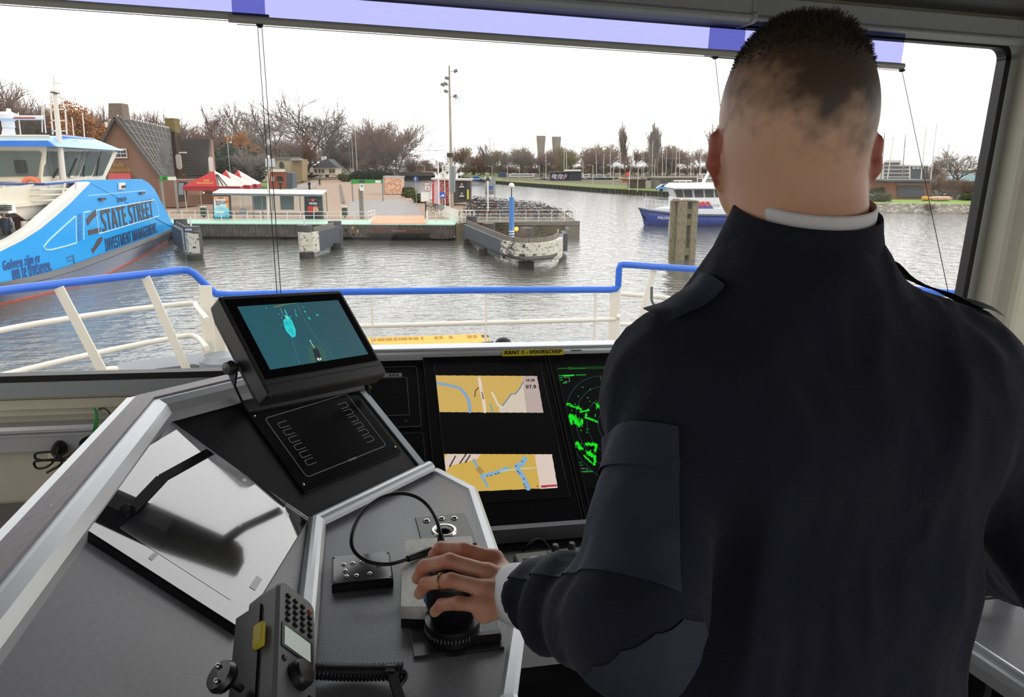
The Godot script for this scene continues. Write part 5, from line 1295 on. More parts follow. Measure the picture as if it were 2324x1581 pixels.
func build_police_boat() -> void:
	var blue := M("1e3fa0", 0.35); var white := M("e9ecef", 0.4); var grey := M("4d5470", 0.5); var gl := M("2a302f", 0.12)
	var z := 74.0
	var P := func(px: float, py: float, o := 0.0): return D(px, py, z) + Vector3(0, 0, o)
	var t := thing("patrol_boat", "blue and white patrol boat with red and blue stripes behind the timber piles", "boat")
	var rings := []
	var zc := -z - 2.4
	for q in [[1459, 476, 1476, 0.05], [1480, 478, 1484, 0.95], [1520, 482, 1520, 1.9], [1580, 486, 1580, 2.35], [1700, 489, 1700, 2.4], [1840, 489, 1838, 2.3]]:
		var a := D(q[0], q[1], z); var b := D(q[2], 519, z)
		var top := a.y; var hb: float = q[3]
		rings.append([Vector3(a.x, top, zc + hb), Vector3(lerpf(a.x, b.x, 0.5), lerpf(top, 0.0, 0.5), zc + hb * 0.97), Vector3(b.x, 0.0, zc + hb * 0.85), Vector3(b.x, -0.8, zc), Vector3(b.x, 0.0, zc - hb * 0.85), Vector3(lerpf(a.x, b.x, 0.5), lerpf(top, 0.0, 0.5), zc - hb * 0.97), Vector3(a.x, top, zc - hb), Vector3(a.x, top, zc)])
	part("hull", mb().loft(rings), blue, t, "blue hull")
	part("fender_strip", mb().tube([P.call(1459, 476, -2.3), P.call(1480, 480, -1.4), P.call(1520, 484, -0.5), P.call(1580, 488, 0.0), P.call(1840, 491, 0.0)], 0.12, 8), grey, t, "grey rubbing strake")
	var deck := mb()
	deck.prism([P.call(1490, 475, -1.6), P.call(1530, 474, -0.8), P.call(1580, 474, -0.3), P.call(1840, 474, -0.3), P.call(1840, 474, -4.4), P.call(1580, 474, -4.4), P.call(1530, 474, -4.0)], Vector3(0, -0.55, 0))
	part("deck", deck, white, t)
	var cab := mb()
	var c := [P.call(1535, 449, -0.6), P.call(1535, 482, -0.6), P.call(1840, 486, -0.4), P.call(1840, 449, -0.6)]
	cab.prism(c, Vector3(0, 0, -3.2))
	part("cabin", cab, white, t, "white cabin side")
	var wh := mb()
	wh.prism([P.call(1531, 429, -0.8), P.call(1538, 450, -0.7), P.call(1760, 450, -0.7), P.call(1760, 429, -0.8)], Vector3(0, 0, -3.0))
	part("wheelhouse", wh, M("c9ced0", 0.4), t)
	for q in [[1534, 1552, 1540, 1555], [1555, 1574, 1558, 1576], [1579, 1600, 1581, 1601], [1604, 1623, 1605, 1624], [1627, 1645, 1628, 1646]]:
		part("window", mb().prism([P.call(q[0], 431, -0.77), P.call(q[1], 431, -0.77), P.call(q[3], 448, -0.68), P.call(q[2], 448, -0.68)], Vector3(0, 0, 0.05)), gl, t, "dark window")
	part("roof", mb().prism([P.call(1525, 426, -0.3), P.call(1540, 417, -0.8), P.call(1762, 416, -0.8), P.call(1770, 428, -0.3), P.call(1533, 429, -0.4)], Vector3(0, 0, -3.8)), white, t, "white roof")
	part("roof_rack", mb().box(P.call(1560, 411, -2), Vector3(1.8, 0.1, 0.5)).box(P.call(1553, 414, -2), Vector3(0.08, 0.3, 0.08)).box(P.call(1568, 414, -2), Vector3(0.08, 0.3, 0.08)), white, t)
	part("mast", mb().span(P.call(1606, 418, -2), P.call(1628, 378, -2), 0.25, 0.25).span(P.call(1640, 418, -2), P.call(1628, 378, -2), 0.2, 0.2).span(P.call(1628, 378, -2), P.call(1629, 335, -2), 0.05, 0.05), white, t)
	part("radome", mb().ball(P.call(1625, 377, -2), Vector3(0.2, 0.26, 0.2), 12), white, t)
	part("rail_cage", mb().span(P.call(1594, 396, -2), P.call(1637, 396, -2), 0.05, 0.05).span(P.call(1594, 396, -2), P.call(1594, 416, -2), 0.05, 0.05).span(P.call(1606, 396, -2), P.call(1606, 416, -2), 0.05, 0.05).span(P.call(1594, 406, -2), P.call(1637, 406, -2), 0.05, 0.05), white, t)
	for k in 4:
		var x := 1574.0 + 11.0 * k
		part("red_stripe", mb().prism([P.call(x - 3, 458, -0.5), P.call(x + 5, 458, -0.5), P.call(x + 11, 468, -0.45), P.call(x + 11, 472, -0.45), P.call(x + 3, 472, -0.45)], Vector3(0, 0, 0.04)), M("cc2436", 0.5), t, "red stripe")
		part("blue_stripe", mb().prism([P.call(x + 2, 467, -0.47), P.call(x + 10, 467, -0.47), P.call(x + 18, 479, -0.43), P.call(x + 10, 479, -0.43)], Vector3(0, 0, 0.045)), M("2a48a8", 0.5), t, "blue stripe")
	lettering("side_name", "POLITIE", 0.26, P.call(1622, 467, -0.4), Vector3.RIGHT, Vector3.UP, M("8d8f9a", 0.5), t)
	var bl := D(1502, 497, z - 0.9)
	lettering("bow_name", "POLITIE", 0.26, Vector3(bl.x + 0.55, bl.y, -z - 0.62), Vector3(1, -0.02, 0.42), Vector3.UP, M("e4e6ea", 0.5), t)
	var bows := mb()
	for q in [[1470, 453], [1478, 454], [1487, 455], [1496, 456], [1506, 457], [1516, 458]]: bows.span(P.call(q[0], q[1], -1.8), P.call(q[0], 476, -1.8), 0.05, 0.05)
	bows.span(P.call(1470, 453, -1.8), P.call(1535, 459, -1.2), 0.05, 0.05).span(P.call(1470, 464, -1.8), P.call(1535, 467, -1.2), 0.05, 0.05)
	part("bow_rail", bows, white, t, "white bow rail")
	part("flag_staff", mb().span(P.call(1474, 440, -2), P.call(1472, 476, -2), 0.03, 0.03), white, t)
	part("pennant", mb().prism([P.call(1474, 441, -2), P.call(1474, 449, -2), P.call(1469, 450, -2)], Vector3(0, 0, -0.02)), M("38508f", 0.6), t)
func build_ferry() -> void:
	var a := G(0, 692, 0.0); var b := G(388, 548, 0.0)
	var nn := (b - a).cross(Vector3.UP).normalized()
	if nn.x < 0: nn = -nn
	var cyan := M("10a6f4", 0.28); var white := M("eceae4", 0.4); var cream := M("ddd5c2", 0.5)
	var P := func(px: float, py: float, o := 0.0): return V(px, py, a + nn * o, b + nn * o)
	var t := thing("ferry", "passenger ferry with a bright blue side reading STATE STREET INVESTMENT MANAGEMENT", "ferry")
	var inw := -nn * 0.5
	var low := [[-420, 702], [-240, 680], [-120, 662], [-60, 652], [0, 641], [60, 629], [110, 617], [170, 598], [230, 576], [300, 551], [350, 535], [394, 517]]
	var top := [[394, 512], [384, 492], [372, 470], [362, 450], [350, 428], [338, 415], [322, 406], [262, 407], [203, 409], [178, 432], [150, 461], [120, 488], [90, 512], [50, 540], [0, 562], [-60, 578], [-120, 590], [-240, 606], [-420, 626]]
	var pts := []
	for q in low + top: pts.append(P.call(q[0], q[1]))
	part("blue_side", mb().prism(pts, inw), cyan, t, "bright blue side plating")
	var ru := [[199, 412], [175, 432], [142, 459], [112, 486], [81, 514], [45, 538], [0, 560], [-120, 588], [-240, 604], [-420, 624]]
	var rl := [[-420, 634], [-240, 614], [-120, 598], [0, 571], [50, 546], [91, 520], [125, 492], [160, 461], [184, 436], [206, 414]]
	pts = []
	for q in ru: pts.append(P.call(q[0], q[1], 0.02))
	for q in rl: pts.append(P.call(q[0], q[1], 0.02))
	part("white_rim", mb().prism(pts, -nn * 0.6), white, t, "white rim")
	var strake := []; var mid := []; var wl := []; var deep := []
	for q in low: strake.append(P.call(q[0], q[1], 0.06))
	var wy := [[-420, 748], [-240, 728], [-120, 712], [-60, 704], [0, 694], [60, 681], [130, 664], [200, 645], [255, 623], [305, 597], [352, 569], [388, 546]]
	for k in low.size():
		wl.append(G(wy[k][0], wy[k][1], 0.0) - nn * (0.1 + 0.15 * k / 11.0))
		mid.append(strake[k].lerp(wl[k], 0.28) + nn * 0.03)
		deep.append(wl[k] + Vector3(0, -1, 0))
	var sk := mb()
	var sk_top := []; var sk_low := []
	for k in low.size():
		sk_top.append(strake[k] + nn * 0.08); sk_low.append(mid[k] + nn * 0.05)
	sk.loft([strake, sk_top, sk_low, mid], false, false)
	part("rubbing_strake", sk, M("5b5a5c", 0.6), t, "grey rubbing strake")
	var boot := []
	for k in low.size(): boot.append(wl[k] + (mid[k] - wl[k]) * 0.16)
	part("hull", mb().loft([mid, boot], false, false), grain("hull navy", [[0.0, "2e3446"], [0.5, "3c4259"], [1.0, "505468"]], Vector3(0.4, 1.2, 0.4), 0.5, 0.0, 0.03, 4), t, "dark navy hull")
	part("boot_top", mb().loft([boot, wl, deep], false, false), grain("boot red", [[0.0, "7c3328"], [0.6, "a0473a"], [1.0, "6b4a3c"]], Vector3(0.6, 0.6, 0.6), 0.7, 0.0, 0.04, 4), t, "red boot topping")
	part("bow_plate", mb().loft([[pts[0], pts[0] + inw * 20], [strake[-1], strake[-1] + inw * 20], [wl[-1], wl[-1] + inw * 20]], false, false), M("3c4259", 0.5), t)
	var ln := func(nm: String, txt: String, p0: Array, p1: Array, h: float, m: Material, font := "Droid Sans"):
		var u: Vector3 = P.call(p0[0], p0[1], 0.03); var v: Vector3 = P.call(p1[0], p1[1], 0.03)
		var up := Vector3.UP
		lettering(nm, txt, h, (u + v) * 0.5, v - u, up, m, t, u.distance_to(v), font)
	var ink := M("4a3d44", 0.5); var navy := M("16305f", 0.5)
	ln.call("hull_letters", "STATE STREET", [231, 503], [347, 472], 1.45, ink)
	ln.call("hull_letters", "INVESTMENT MANAGEMENT.", [239, 556], [357, 516], 0.8, navy)
	ln.call("hull_number", "IJVEER 65", [266, 456], [287, 451], 0.34, navy)
	ln.call("hull_slogan", "Golven zijn er", [8, 606], [92, 587], 0.62, M("1f4a8f", 0.5))
	ln.call("hull_slogan", "om te trotseren.", [28, 622], [117, 602], 0.58, M("1f4a8f", 0.5))
	for q in [[[196, 498], [203, 488], [218, 475], [222, 486], [208, 500], [200, 512]], [[200, 522], [229, 516], [229, 526], [202, 534]], [[213, 560], [222, 542], [232, 536], [233, 545], [224, 558], [211, 575], [208, 564]]]:
		var e := []
		for k in q: e.append(P.call(k[0], k[1], 0.025))
		part("emblem_stroke", mb().prism(e, -nn * 0.02), ink, t, "dark emblem stroke")
	var line := M("bfe6fb", 0.5)
	var fr := mb()
	for q in [[[99, 560], [112, 544], [140, 518], [160, 500], [172, 490], [174, 551], [150, 558], [115, 567], [103, 566], [99, 560]], [[190, 544], [190, 482], [205, 479]], [[218, 477], [350, 453], [357, 470], [361, 490], [225, 530], [218, 477]]]:
		var e := []
		for k in q: e.append(P.call(k[0], k[1], 0.02))
		outline(fr, e, 0.07, nn, 0.03)
	part("field_outline", fr, line, t, "pale window outline")
	for i in 14:
		part("grille_slot", mb().span(P.call(177, 487 + i * 4.5, 0.02), P.call(186, 485 + i * 4.4, 0.02), 0.04, 0.04, nn), M("0b6fb4", 0.5), t)
	for q in [[268, 415, 281, 430, "e8e6e0"], [272, 421, 281, 427, "2a2e34"], [224, 449, 236, 455, "3a4250"], [316, 436, 325, 441, "3a4250"]]:
		part("fitting", mb().prism([P.call(q[0], q[3], 0.03), P.call(q[2], q[3] - 1, 0.03), P.call(q[2], q[1] - 1, 0.03), P.call(q[0], q[1], 0.03)], nn * (0.1 if q[4] == "e8e6e0" else 0.14)), M(q[4], 0.5), t)
	var hd := mb()
	outline(hd, [P.call(151, 585, 0.02), P.call(166, 579, 0.02), P.call(170, 603, 0.02)], 0.09, nn, 0.04)
	outline(hd, [P.call(153, 592, 0.02), P.call(168, 588, 0.02)], 0.07, nn, 0.04)
	part("hatch_frame", hd, M("2f6f9c", 0.5), t)
	part("side_seam", mb().span(P.call(200, 444, 0.01), P.call(330, 432, 0.01), 0.04, 0.02, nn), line, t)
	var dkz := P.call(0, 560)
	part("main_deck", mb().prism([P.call(-400, 640, -0.5), P.call(120, 520, -0.5), P.call(390, 516, -0.5), P.call(390, 516, -0.5) - nn * 9, P.call(-400, 640, -0.5) - nn * 9], Vector3(0, -0.3, 0)), M("5c6066", 0.7), t)
	part("upper_side", mb().prism([P.call(-80, 500, -1.2), P.call(20, 472, -1.2), P.call(60, 500, -1.2), P.call(150, 466, -1.2), P.call(190, 418, -1.2), P.call(200, 400, -1.2), P.call(-80, 440, -1.2)], -nn * 0.1), cream, t, "cream upper side")
	part("upper_deck", mb().prism([P.call(-80, 470, -1.0), P.call(150, 452, -1.0), P.call(330, 410, -1.0), P.call(330, 410, -1.0) - nn * 8, P.call(-80, 470, -1.0) - nn * 8], Vector3(0, -0.2, 0)), cream, t)
	part("saloon_wall", mb().prism([P.call(-80, 610) - nn * 5, P.call(-80, 470) - nn * 5, P.call(150, 455) - nn * 5, P.call(150, 520) - nn * 5], -nn * 0.1), cream, t)
	part("vent", mb().box(P.call(11, 472, -1.1), Vector3(0.7, 0.5, 0.6)), M("e8e6e0", 0.5), t)
	for k in 3: part("vent_slot", mb().box(P.call(11, 467 + k * 4.5, -0.75), Vector3(0.62, 0.07, 0.1)), M("1f2124", 0.5), t)
	var wa := D(104, 400, 44.0); wa.y = 0.0
	var wb := D(262, 400, 53.5); wb.y = 0.0
	var W := func(px: float, py: float, o := 0.0):
		var n2 := (wb - wa).cross(Vector3.UP).normalized()
		if n2.x < 0: n2 = -n2
		return V(px, py, wa + n2 * o, wb + n2 * o)
	var wn: Vector3 = (wb - wa).cross(Vector3.UP).normalized()
	if wn.x < 0: wn = -wn
	var N := func(px: float, py: float, o := 0.0): return D(px, py, 44.0 - o)
	part("house_near_wall", mb().prism([N.call(-60, 330), N.call(104, 332), N.call(98, 450), N.call(-60, 460)], Vector3(0, 0, -0.1)), cream, t, "cream wheelhouse wall")
	part("house_side_wall", mb().prism([W.call(104, 332), W.call(268, 344), W.call(240, 402), W.call(240, 420), W.call(97, 446), W.call(97, 402)], -wn * 0.1), cream, t, "cream wheelhouse side")
	var pane := M("56605f", 0.08, 0.0, 0.6)
	part("window", mb().prism([N.call(-60, 342, 0.05), N.call(88, 343, 0.05), N.call(94, 347, 0.05), N.call(85, 399, 0.05), N.call(-60, 402, 0.05)], Vector3(0, 0, 0.04)), pane, t, "dark wheelhouse window")
	for q in [[108, 147, 97, 132], [151, 186, 136, 165], [189, 198, 168, 177], [201, 228, 181, 207], [230, 256, 211, 232]]:
		part("window", mb().prism([W.call(q[0], 343, 0.04), W.call(q[1], 344, 0.04), W.call(q[3], 398, 0.04), W.call(q[2], 399, 0.04)], wn * 0.04), pane, t, "slanting wheelhouse window")
	for q in [[140, 375, 121, 403], [175, 360, 156, 402], [192, 375, 190, 402], [226, 358, 220, 399]]: part("wiper", mb().span(W.call(q[0], q[1], 0.14), W.call(q[2], q[3], 0.14), 0.07, 0.07), M("1c1d20", 0.5), t, "black wiper")
	part("seat", mb().cbox(D(45, 378, 43.8), Vector3(0.6, 0.75, 0.05), 0.02), M("2c2f33", 0.7), t)
	var lb := M("8fb8f0", 0.4)
	var r0 := D(-60, 319, 43.4); var r1 := D(109, 320, 43.4); var r2 := D(124, 332, 43.4); var r3 := D(-60, 331, 43.4)
	part("roof_fascia", mb().prism([r0, r1, r2, r3], Vector3(0, 0, -0.2)), M("2b7ce6", 0.4), t, "blue roof edge")
	var q0 := D(124, 332, 43.4); var q1 := D(282, 342, 55.0); var q2 := D(212, 314, 53.0); var q3 := D(134, 308, 46.0); var q4 := D(109, 319, 43.5)
	var rf := mb()
	rf.tri(q0, q1, q3, Vector3.UP); rf.tri(q1, q2, q3, Vector3.UP); rf.tri(q0, q3, q4, Vector3.UP)
	rf.quad(q3, q2, q2 + Vector3(-6, 0, -1), q3 + Vector3(-8, 0, 0), Vector3.UP); rf.quad(q4, q3, q3 + Vector3(-8, 0, 0), r0, Vector3.UP)
	rf.quad(q0, q1, q1 + Vector3(-6, 0, 0), r3, Vector3.DOWN)
	part("roof", rf, lb, t, "pale blue roof")
	part("skylight", mb().quad(D(160, 321, 47.2), D(207, 328, 52.0), D(204, 320, 52.4), D(172, 317, 48.0), Vector3.UP), cream, t)
	part("skylight_pane", mb().quad(D(164, 320.5, 47.0), D(205, 327, 51.8), D(203, 321, 52.2), D(173, 317.5, 47.8), Vector3.UP), M("39424c", 0.2), t)
	part("roof_ridge_pipe", mb().cyl(D(137, 309, 45.8), D(211, 317, 52.6), 0.11, -1.0, 8), M("5a8fdd", 0.4), t)
	for y in [308, 313]: part("roof_rail", mb().cyl(D(-60, y, 45.0), D(112, y + 1, 45.0), 0.08, -1.0, 8), cream, t)
	var pole := M("e7e0d2", 0.45)
	part("signal_mast", mb().cyl(D(146, 440, 45.0), D(124, 205, 45.0), 0.2, 0.12, 10), pole, t, "cream signal mast")
	part("mast_top", mb().cyl(D(124, 206, 45.0), D(122, 172, 45.0), 0.035, -1.0, 6), pole, t)
	part("mast_lamp", mb().cyl(D(124, 212, 45.0), D(124, 209, 45.0), 0.24, -1.0, 10), M("2e3033", 0.5), t)
	var ld := mb()
	for q in [[117, 204, 115, 245, 120, 305], [133, 204, 148, 250, 152, 305]]: ld.span(D(q[0], q[1], 46), D(q[2], q[3], 46), 0.07, 0.07).span(D(q[2], q[3], 46), D(q[4], q[5], 46), 0.07, 0.07)
	part("mast_stile", ld, pole, t)
	for y in [189, 221, 248, 273, 297]: part("mast_rung", mb().span(D(117 if y > 200 else 118, y, 46), D(149 if y > 230 else 136, y, 46), 0.07, 0.07), pole, t)
	for q in [[98, 238, 104, 302], [41, 255, 47, 306], [163, 266, 168, 311], [187, 256, 192, 311], [95, 228, 96, 300]]: part("aerial", mb().cyl(D(q[0], q[1], 47), D(q[2], q[3], 47), 0.035, -1.0, 6), pole, t, "thin aerial")
	part("radar_pedestal", mb().lathe([Vector2(0.35, 0.0), Vector2(0.35, 0.4), Vector2(0.6, 0.55), Vector2(0.6, 0.8), Vector2(0.3, 0.95), Vector2(0.0, 0.95)], D(20, 290, 47), 14).cyl(D(20, 312, 47), D(20, 288, 47), 0.4, 0.3, 12), white, t)
	part("radar_bar", mb().cbox(D(28, 267, 47), Vector3(3.9, 0.26, 0.3), 0.05), white, t, "white radar scanner bar")
	part("radar_stripe", mb().box(D(25, 267.5, 46.8), Vector3(2.9, 0.08, 0.06)), M("b2352c", 0.5), t)
	part("radar_funnel", mb().cyl(D(21, 265, 47), D(19, 246, 47), 0.2, 0.12, 10), white, t)
	var bl := M("2b57a8", 0.4)
	part("deck_handrail", mb().tube([D(-60, 416, 41), D(10, 418, 41), P.call(100, 418, -0.6), P.call(205, 410, -0.6)], 0.07, 8), bl, t, "blue handrail")
	for k in 3: part("deck_rail", mb().tube([D(-60, 430 + 14 * k, 41), D(10, 431 + 14 * k, 41), P.call(90, 430 + 13 * k, -0.6), P.call(175 - 18 * k, 428 + 12 * k, -0.6)], 0.045, 6), pole, t)
	for q in [[68, 420, 57, 465], [111, 419, 98, 462], [30, 418, 22, 463], [8, 418, 16, 466], [172, 413, 172, 430], [148, 416, 137, 462]]: part("deck_stanchion", mb().span(D(q[0], q[1], 42), D(q[2], q[3], 42), 0.12, 0.06), pole, t)
	part("deck_box", mb().cbox(D(145, 425, 47.0), Vector3(2.0, 1.2, 0.8), 0.06), M("d6cfbd", 0.5), t)
	for k in 2: part("deck_post", mb().cyl(P.call(56 + 10 * k, 535, -0.9), P.call(53 + 11 * k, 502, -0.9), 0.14, -1.0, 10), pole, t)
	var bu := one("lifebuoy", mb().tube(MB.ring(Vector3.ZERO, Basis(Vector3.RIGHT, Vector3.UP, Vector3.BACK), 0.52, 0.56, 20), 0.15, 10, true), M("dd7a52", 0.5), "orange lifebuoy hanging on the cream wheelhouse wall", "lifebuoy", Transform3D(Basis(), D(73, 427, 43.6)))
	tiny_person(P.call(20, 560, -1.6) , 1.75, "2e3b4f", "6d6256", "person in a dark jacket and hood on the ferry's open deck", 0.6)
	tiny_person(P.call(34, 562, -1.4), 1.65, "8b8f96", "3b2d26", "person in a pale grey jacket on the ferry's open deck", -0.5)
	tiny_person(P.call(50, 552, -2.0), 1.7, "8c4a44", "4a342a", "person in a reddish coat on the ferry's open deck", 0.2)
func tiny_person(base: Vector3, h: float, coat: String, hair: String, label: String, turn := 0.0, legs := "23262c", bike := false) -> Node3D:
	var t := thing("person", label, "person", Transform3D(Basis(Vector3.UP, turn).scaled(Vector3.ONE * h / 1.75), base))
	var body := mb()
	var R := func(y: float, rx: float, rz: float): return MB.ring(Vector3(0, y, 0), Basis(Vector3.RIGHT, Vector3.BACK, Vector3.UP), rx, rz, 8)
	body.loft([R.call(0.86, 0.15, 0.1), R.call(1.1, 0.15, 0.1), R.call(1.4, 0.19, 0.11), R.call(1.46, 0.08, 0.07), R.call(1.52, 0.055, 0.06), R.call(1.56, 0.075, 0.085), R.call(1.66, 0.08, 0.095), R.call(1.75, 0.03, 0.04)])
	for s in [-1.0, 1.0]:
		body.tube([Vector3(s * 0.09, 0.9, 0), Vector3(s * 0.1, 0.5, 0.02 if not bike else 0.25), Vector3(s * 0.1, 0.08, 0.0)], 0.065, 6)
		body.tube([Vector3(s * 0.2, 1.38, 0), Vector3(s * 0.25, 1.1, 0.03), Vector3(s * 0.2, 0.9 if not bike else 1.0, 0.12 if not bike else 0.4)], 0.045, 6)
		body.ball(Vector3(s * 0.1, 0.05, 0.05), Vector3(0.05, 0.05, 0.13), 6)
	part("body", body, M("b58a72", 0.7), t)
	var c := mb()
	c.loft([R.call(0.8, 0.2, 0.14), R.call(1.1, 0.19, 0.13), R.call(1.4, 0.23, 0.13), R.call(1.47, 0.09, 0.08)])
	for s in [-1.0, 1.0]: c.tube([Vector3(s * 0.2, 1.38, 0), Vector3(s * 0.26, 1.1, 0.03), Vector3(s * 0.2, 0.93 if not bike else 1.02, 0.12 if not bike else 0.36)], 0.06, 6)
	part("coat", c, M(coat, 0.8), t)
	var l := mb()
	for s in [-1.0, 1.0]: l.tube([Vector3(s * 0.09, 0.92, 0), Vector3(s * 0.1, 0.5, 0.02 if not bike else 0.25), Vector3(s * 0.1, 0.1, 0.0)], 0.085, 6)
	part("trousers", l, M(legs, 0.8), t)
	part("hair", mb().ball(Vector3(0, 1.68, -0.015), Vector3(0.092, 0.09, 0.1), 8), M(hair, 0.8), t)
	return t
func twig_seg(b: MB, a: Vector3, c: Vector3, r0: float, r1: float) -> void:
	var f := MB.frame(c - a)
	var i := b.v.size()
	for k in 3:
		var d := f.x * cos(TAU * k / 3) + f.y * sin(TAU * k / 3)
		b.vert(a + d * r0, d); b.vert(c + d * r1, d)
	for k in 3:
		var p := i + k * 2; var q := i + ((k + 1) % 3) * 2
		b.face(p, q, q + 1); b.face(p, q + 1, p + 1)
func grow(tr: MB, tw: MB, lf: MB, a: Vector3, dir: Vector3, len: float, r: float, lvl: int, o: Dictionary) -> void:
	var n := 3 if lvl > 2 else 2
	var p := a; var d := dir
	for i in n:
		d = (d + Vector3(rng.randfn(), rng.randfn(), rng.randfn()) * o.wob + Vector3.UP * o.up * (0.6 if lvl > 2 else 1.0)).normalized()
		var q := p + d * len / n
		var ra := lerpf(r, r * 0.68, float(i) / n); var rb := lerpf(r, r * 0.68, float(i + 1) / n)
		twig_seg(tr if lvl >= o.thick else tw, p, q, maxf(ra, o.fine), maxf(rb, o.fine))
		if lvl > 0 and (i > 0 or lvl < o.levels):
			for k in (o.side if lvl > 1 else o.side + 1):
				var ax := d.cross(Vector3(rng.randfn(), rng.randfn(), rng.randfn())).normalized()
				grow(tr, tw, lf, p.lerp(q, rng.randf_range(0.3, 1.0)), d.rotated(ax, rng.randf_range(0.45, 1.0) * o.spread), len * rng.randf_range(0.55, 0.78), r * 0.52, lvl - 1, o)
		if o.leaf > 0 and lvl <= 1:
			for k in o.leaf:
				var c := q + Vector3(rng.randfn(), rng.randfn(), rng.randfn()) * 0.3
				var u: Vector3 = Vector3(rng.randfn(), rng.randfn(), rng.randfn()).normalized() * o.leaf_size; var w: Vector3 = u.cross(Vector3(rng.randfn(), rng.randfn(), rng.randfn())).normalized() * o.leaf_size * 0.6
				lf.quad(c - u, c + w, c + u, c - w, Vector3.UP)
		p = q
	if lvl > 0:
		for k in o.fork:
			var ax := d.cross(Vector3(rng.randfn(), rng.randfn(), rng.randfn())).normalized()
			grow(tr, tw, lf, p, d.rotated(ax, rng.randf_range(0.2, 0.6) * o.spread), len * rng.randf_range(0.68, 0.85), r * 0.66, lvl - 1, o)
func tree_kind(sd: int, o: Dictionary, bark: Material, twig: Material, leaf: Material = null) -> Node3D:
	rng.seed = sd
	var tr := mb(); var tw := mb(); var lf := mb()
	if o.get("stems", 1) > 1:
		for k in o.stems: grow(tr, tw, lf, Vector3(rng.randf_range(-0.3, 0.3), 0, rng.randf_range(-0.3, 0.3)), Vector3(rng.randfn() * o.get("lean", 0.35), 1, rng.randfn() * o.get("lean", 0.35)).normalized(), 3.0 * o.first, o.r, o.levels, o)
	else: grow(tr, tw, lf, Vector3.ZERO, Vector3.UP, 3.0 * o.first, o.r, o.levels, o)
	var top := 0.0
	for q in [tr, tw]:
		for p in q.v: top = maxf(top, p.y)
	var n := Node3D.new()
	var s := 10.0 / top
	for q in [["trunk", tr, bark], ["twigs", tw, twig], ["leaves", lf, leaf]]:
		if q[1].v.size() == 0 or q[2] == null: continue
		for i in q[1].v.size(): q[1].v[i] = q[1].v[i] * s
		var p := part(q[0], q[1], q[2], n)
		if q[0] != "trunk": p.set_meta("kind", "stuff")
	return n
var kinds := {}
func plant(kind: String, px: float, base_y: float, top_y: float, gy: float, label: String, group := "", wide := 1.0, called := "bare_tree", dist := 0.0) -> void:
	var b := G(px, base_y, gy)
	if dist > 0.0:
		b = D(px, 400, dist); b.y = gy
	var tp := D(px, top_y, -b.z)
	var h := tp.y - gy
	var s := h / 10.0
	var turn := fmod(px * 1.7, TAU)
	dup(kinds[kind], called, Transform3D(Basis(Vector3.UP, turn).scaled(Vector3(s * wide, s, s * wide)), b), label, group).set_meta("category", "tree")
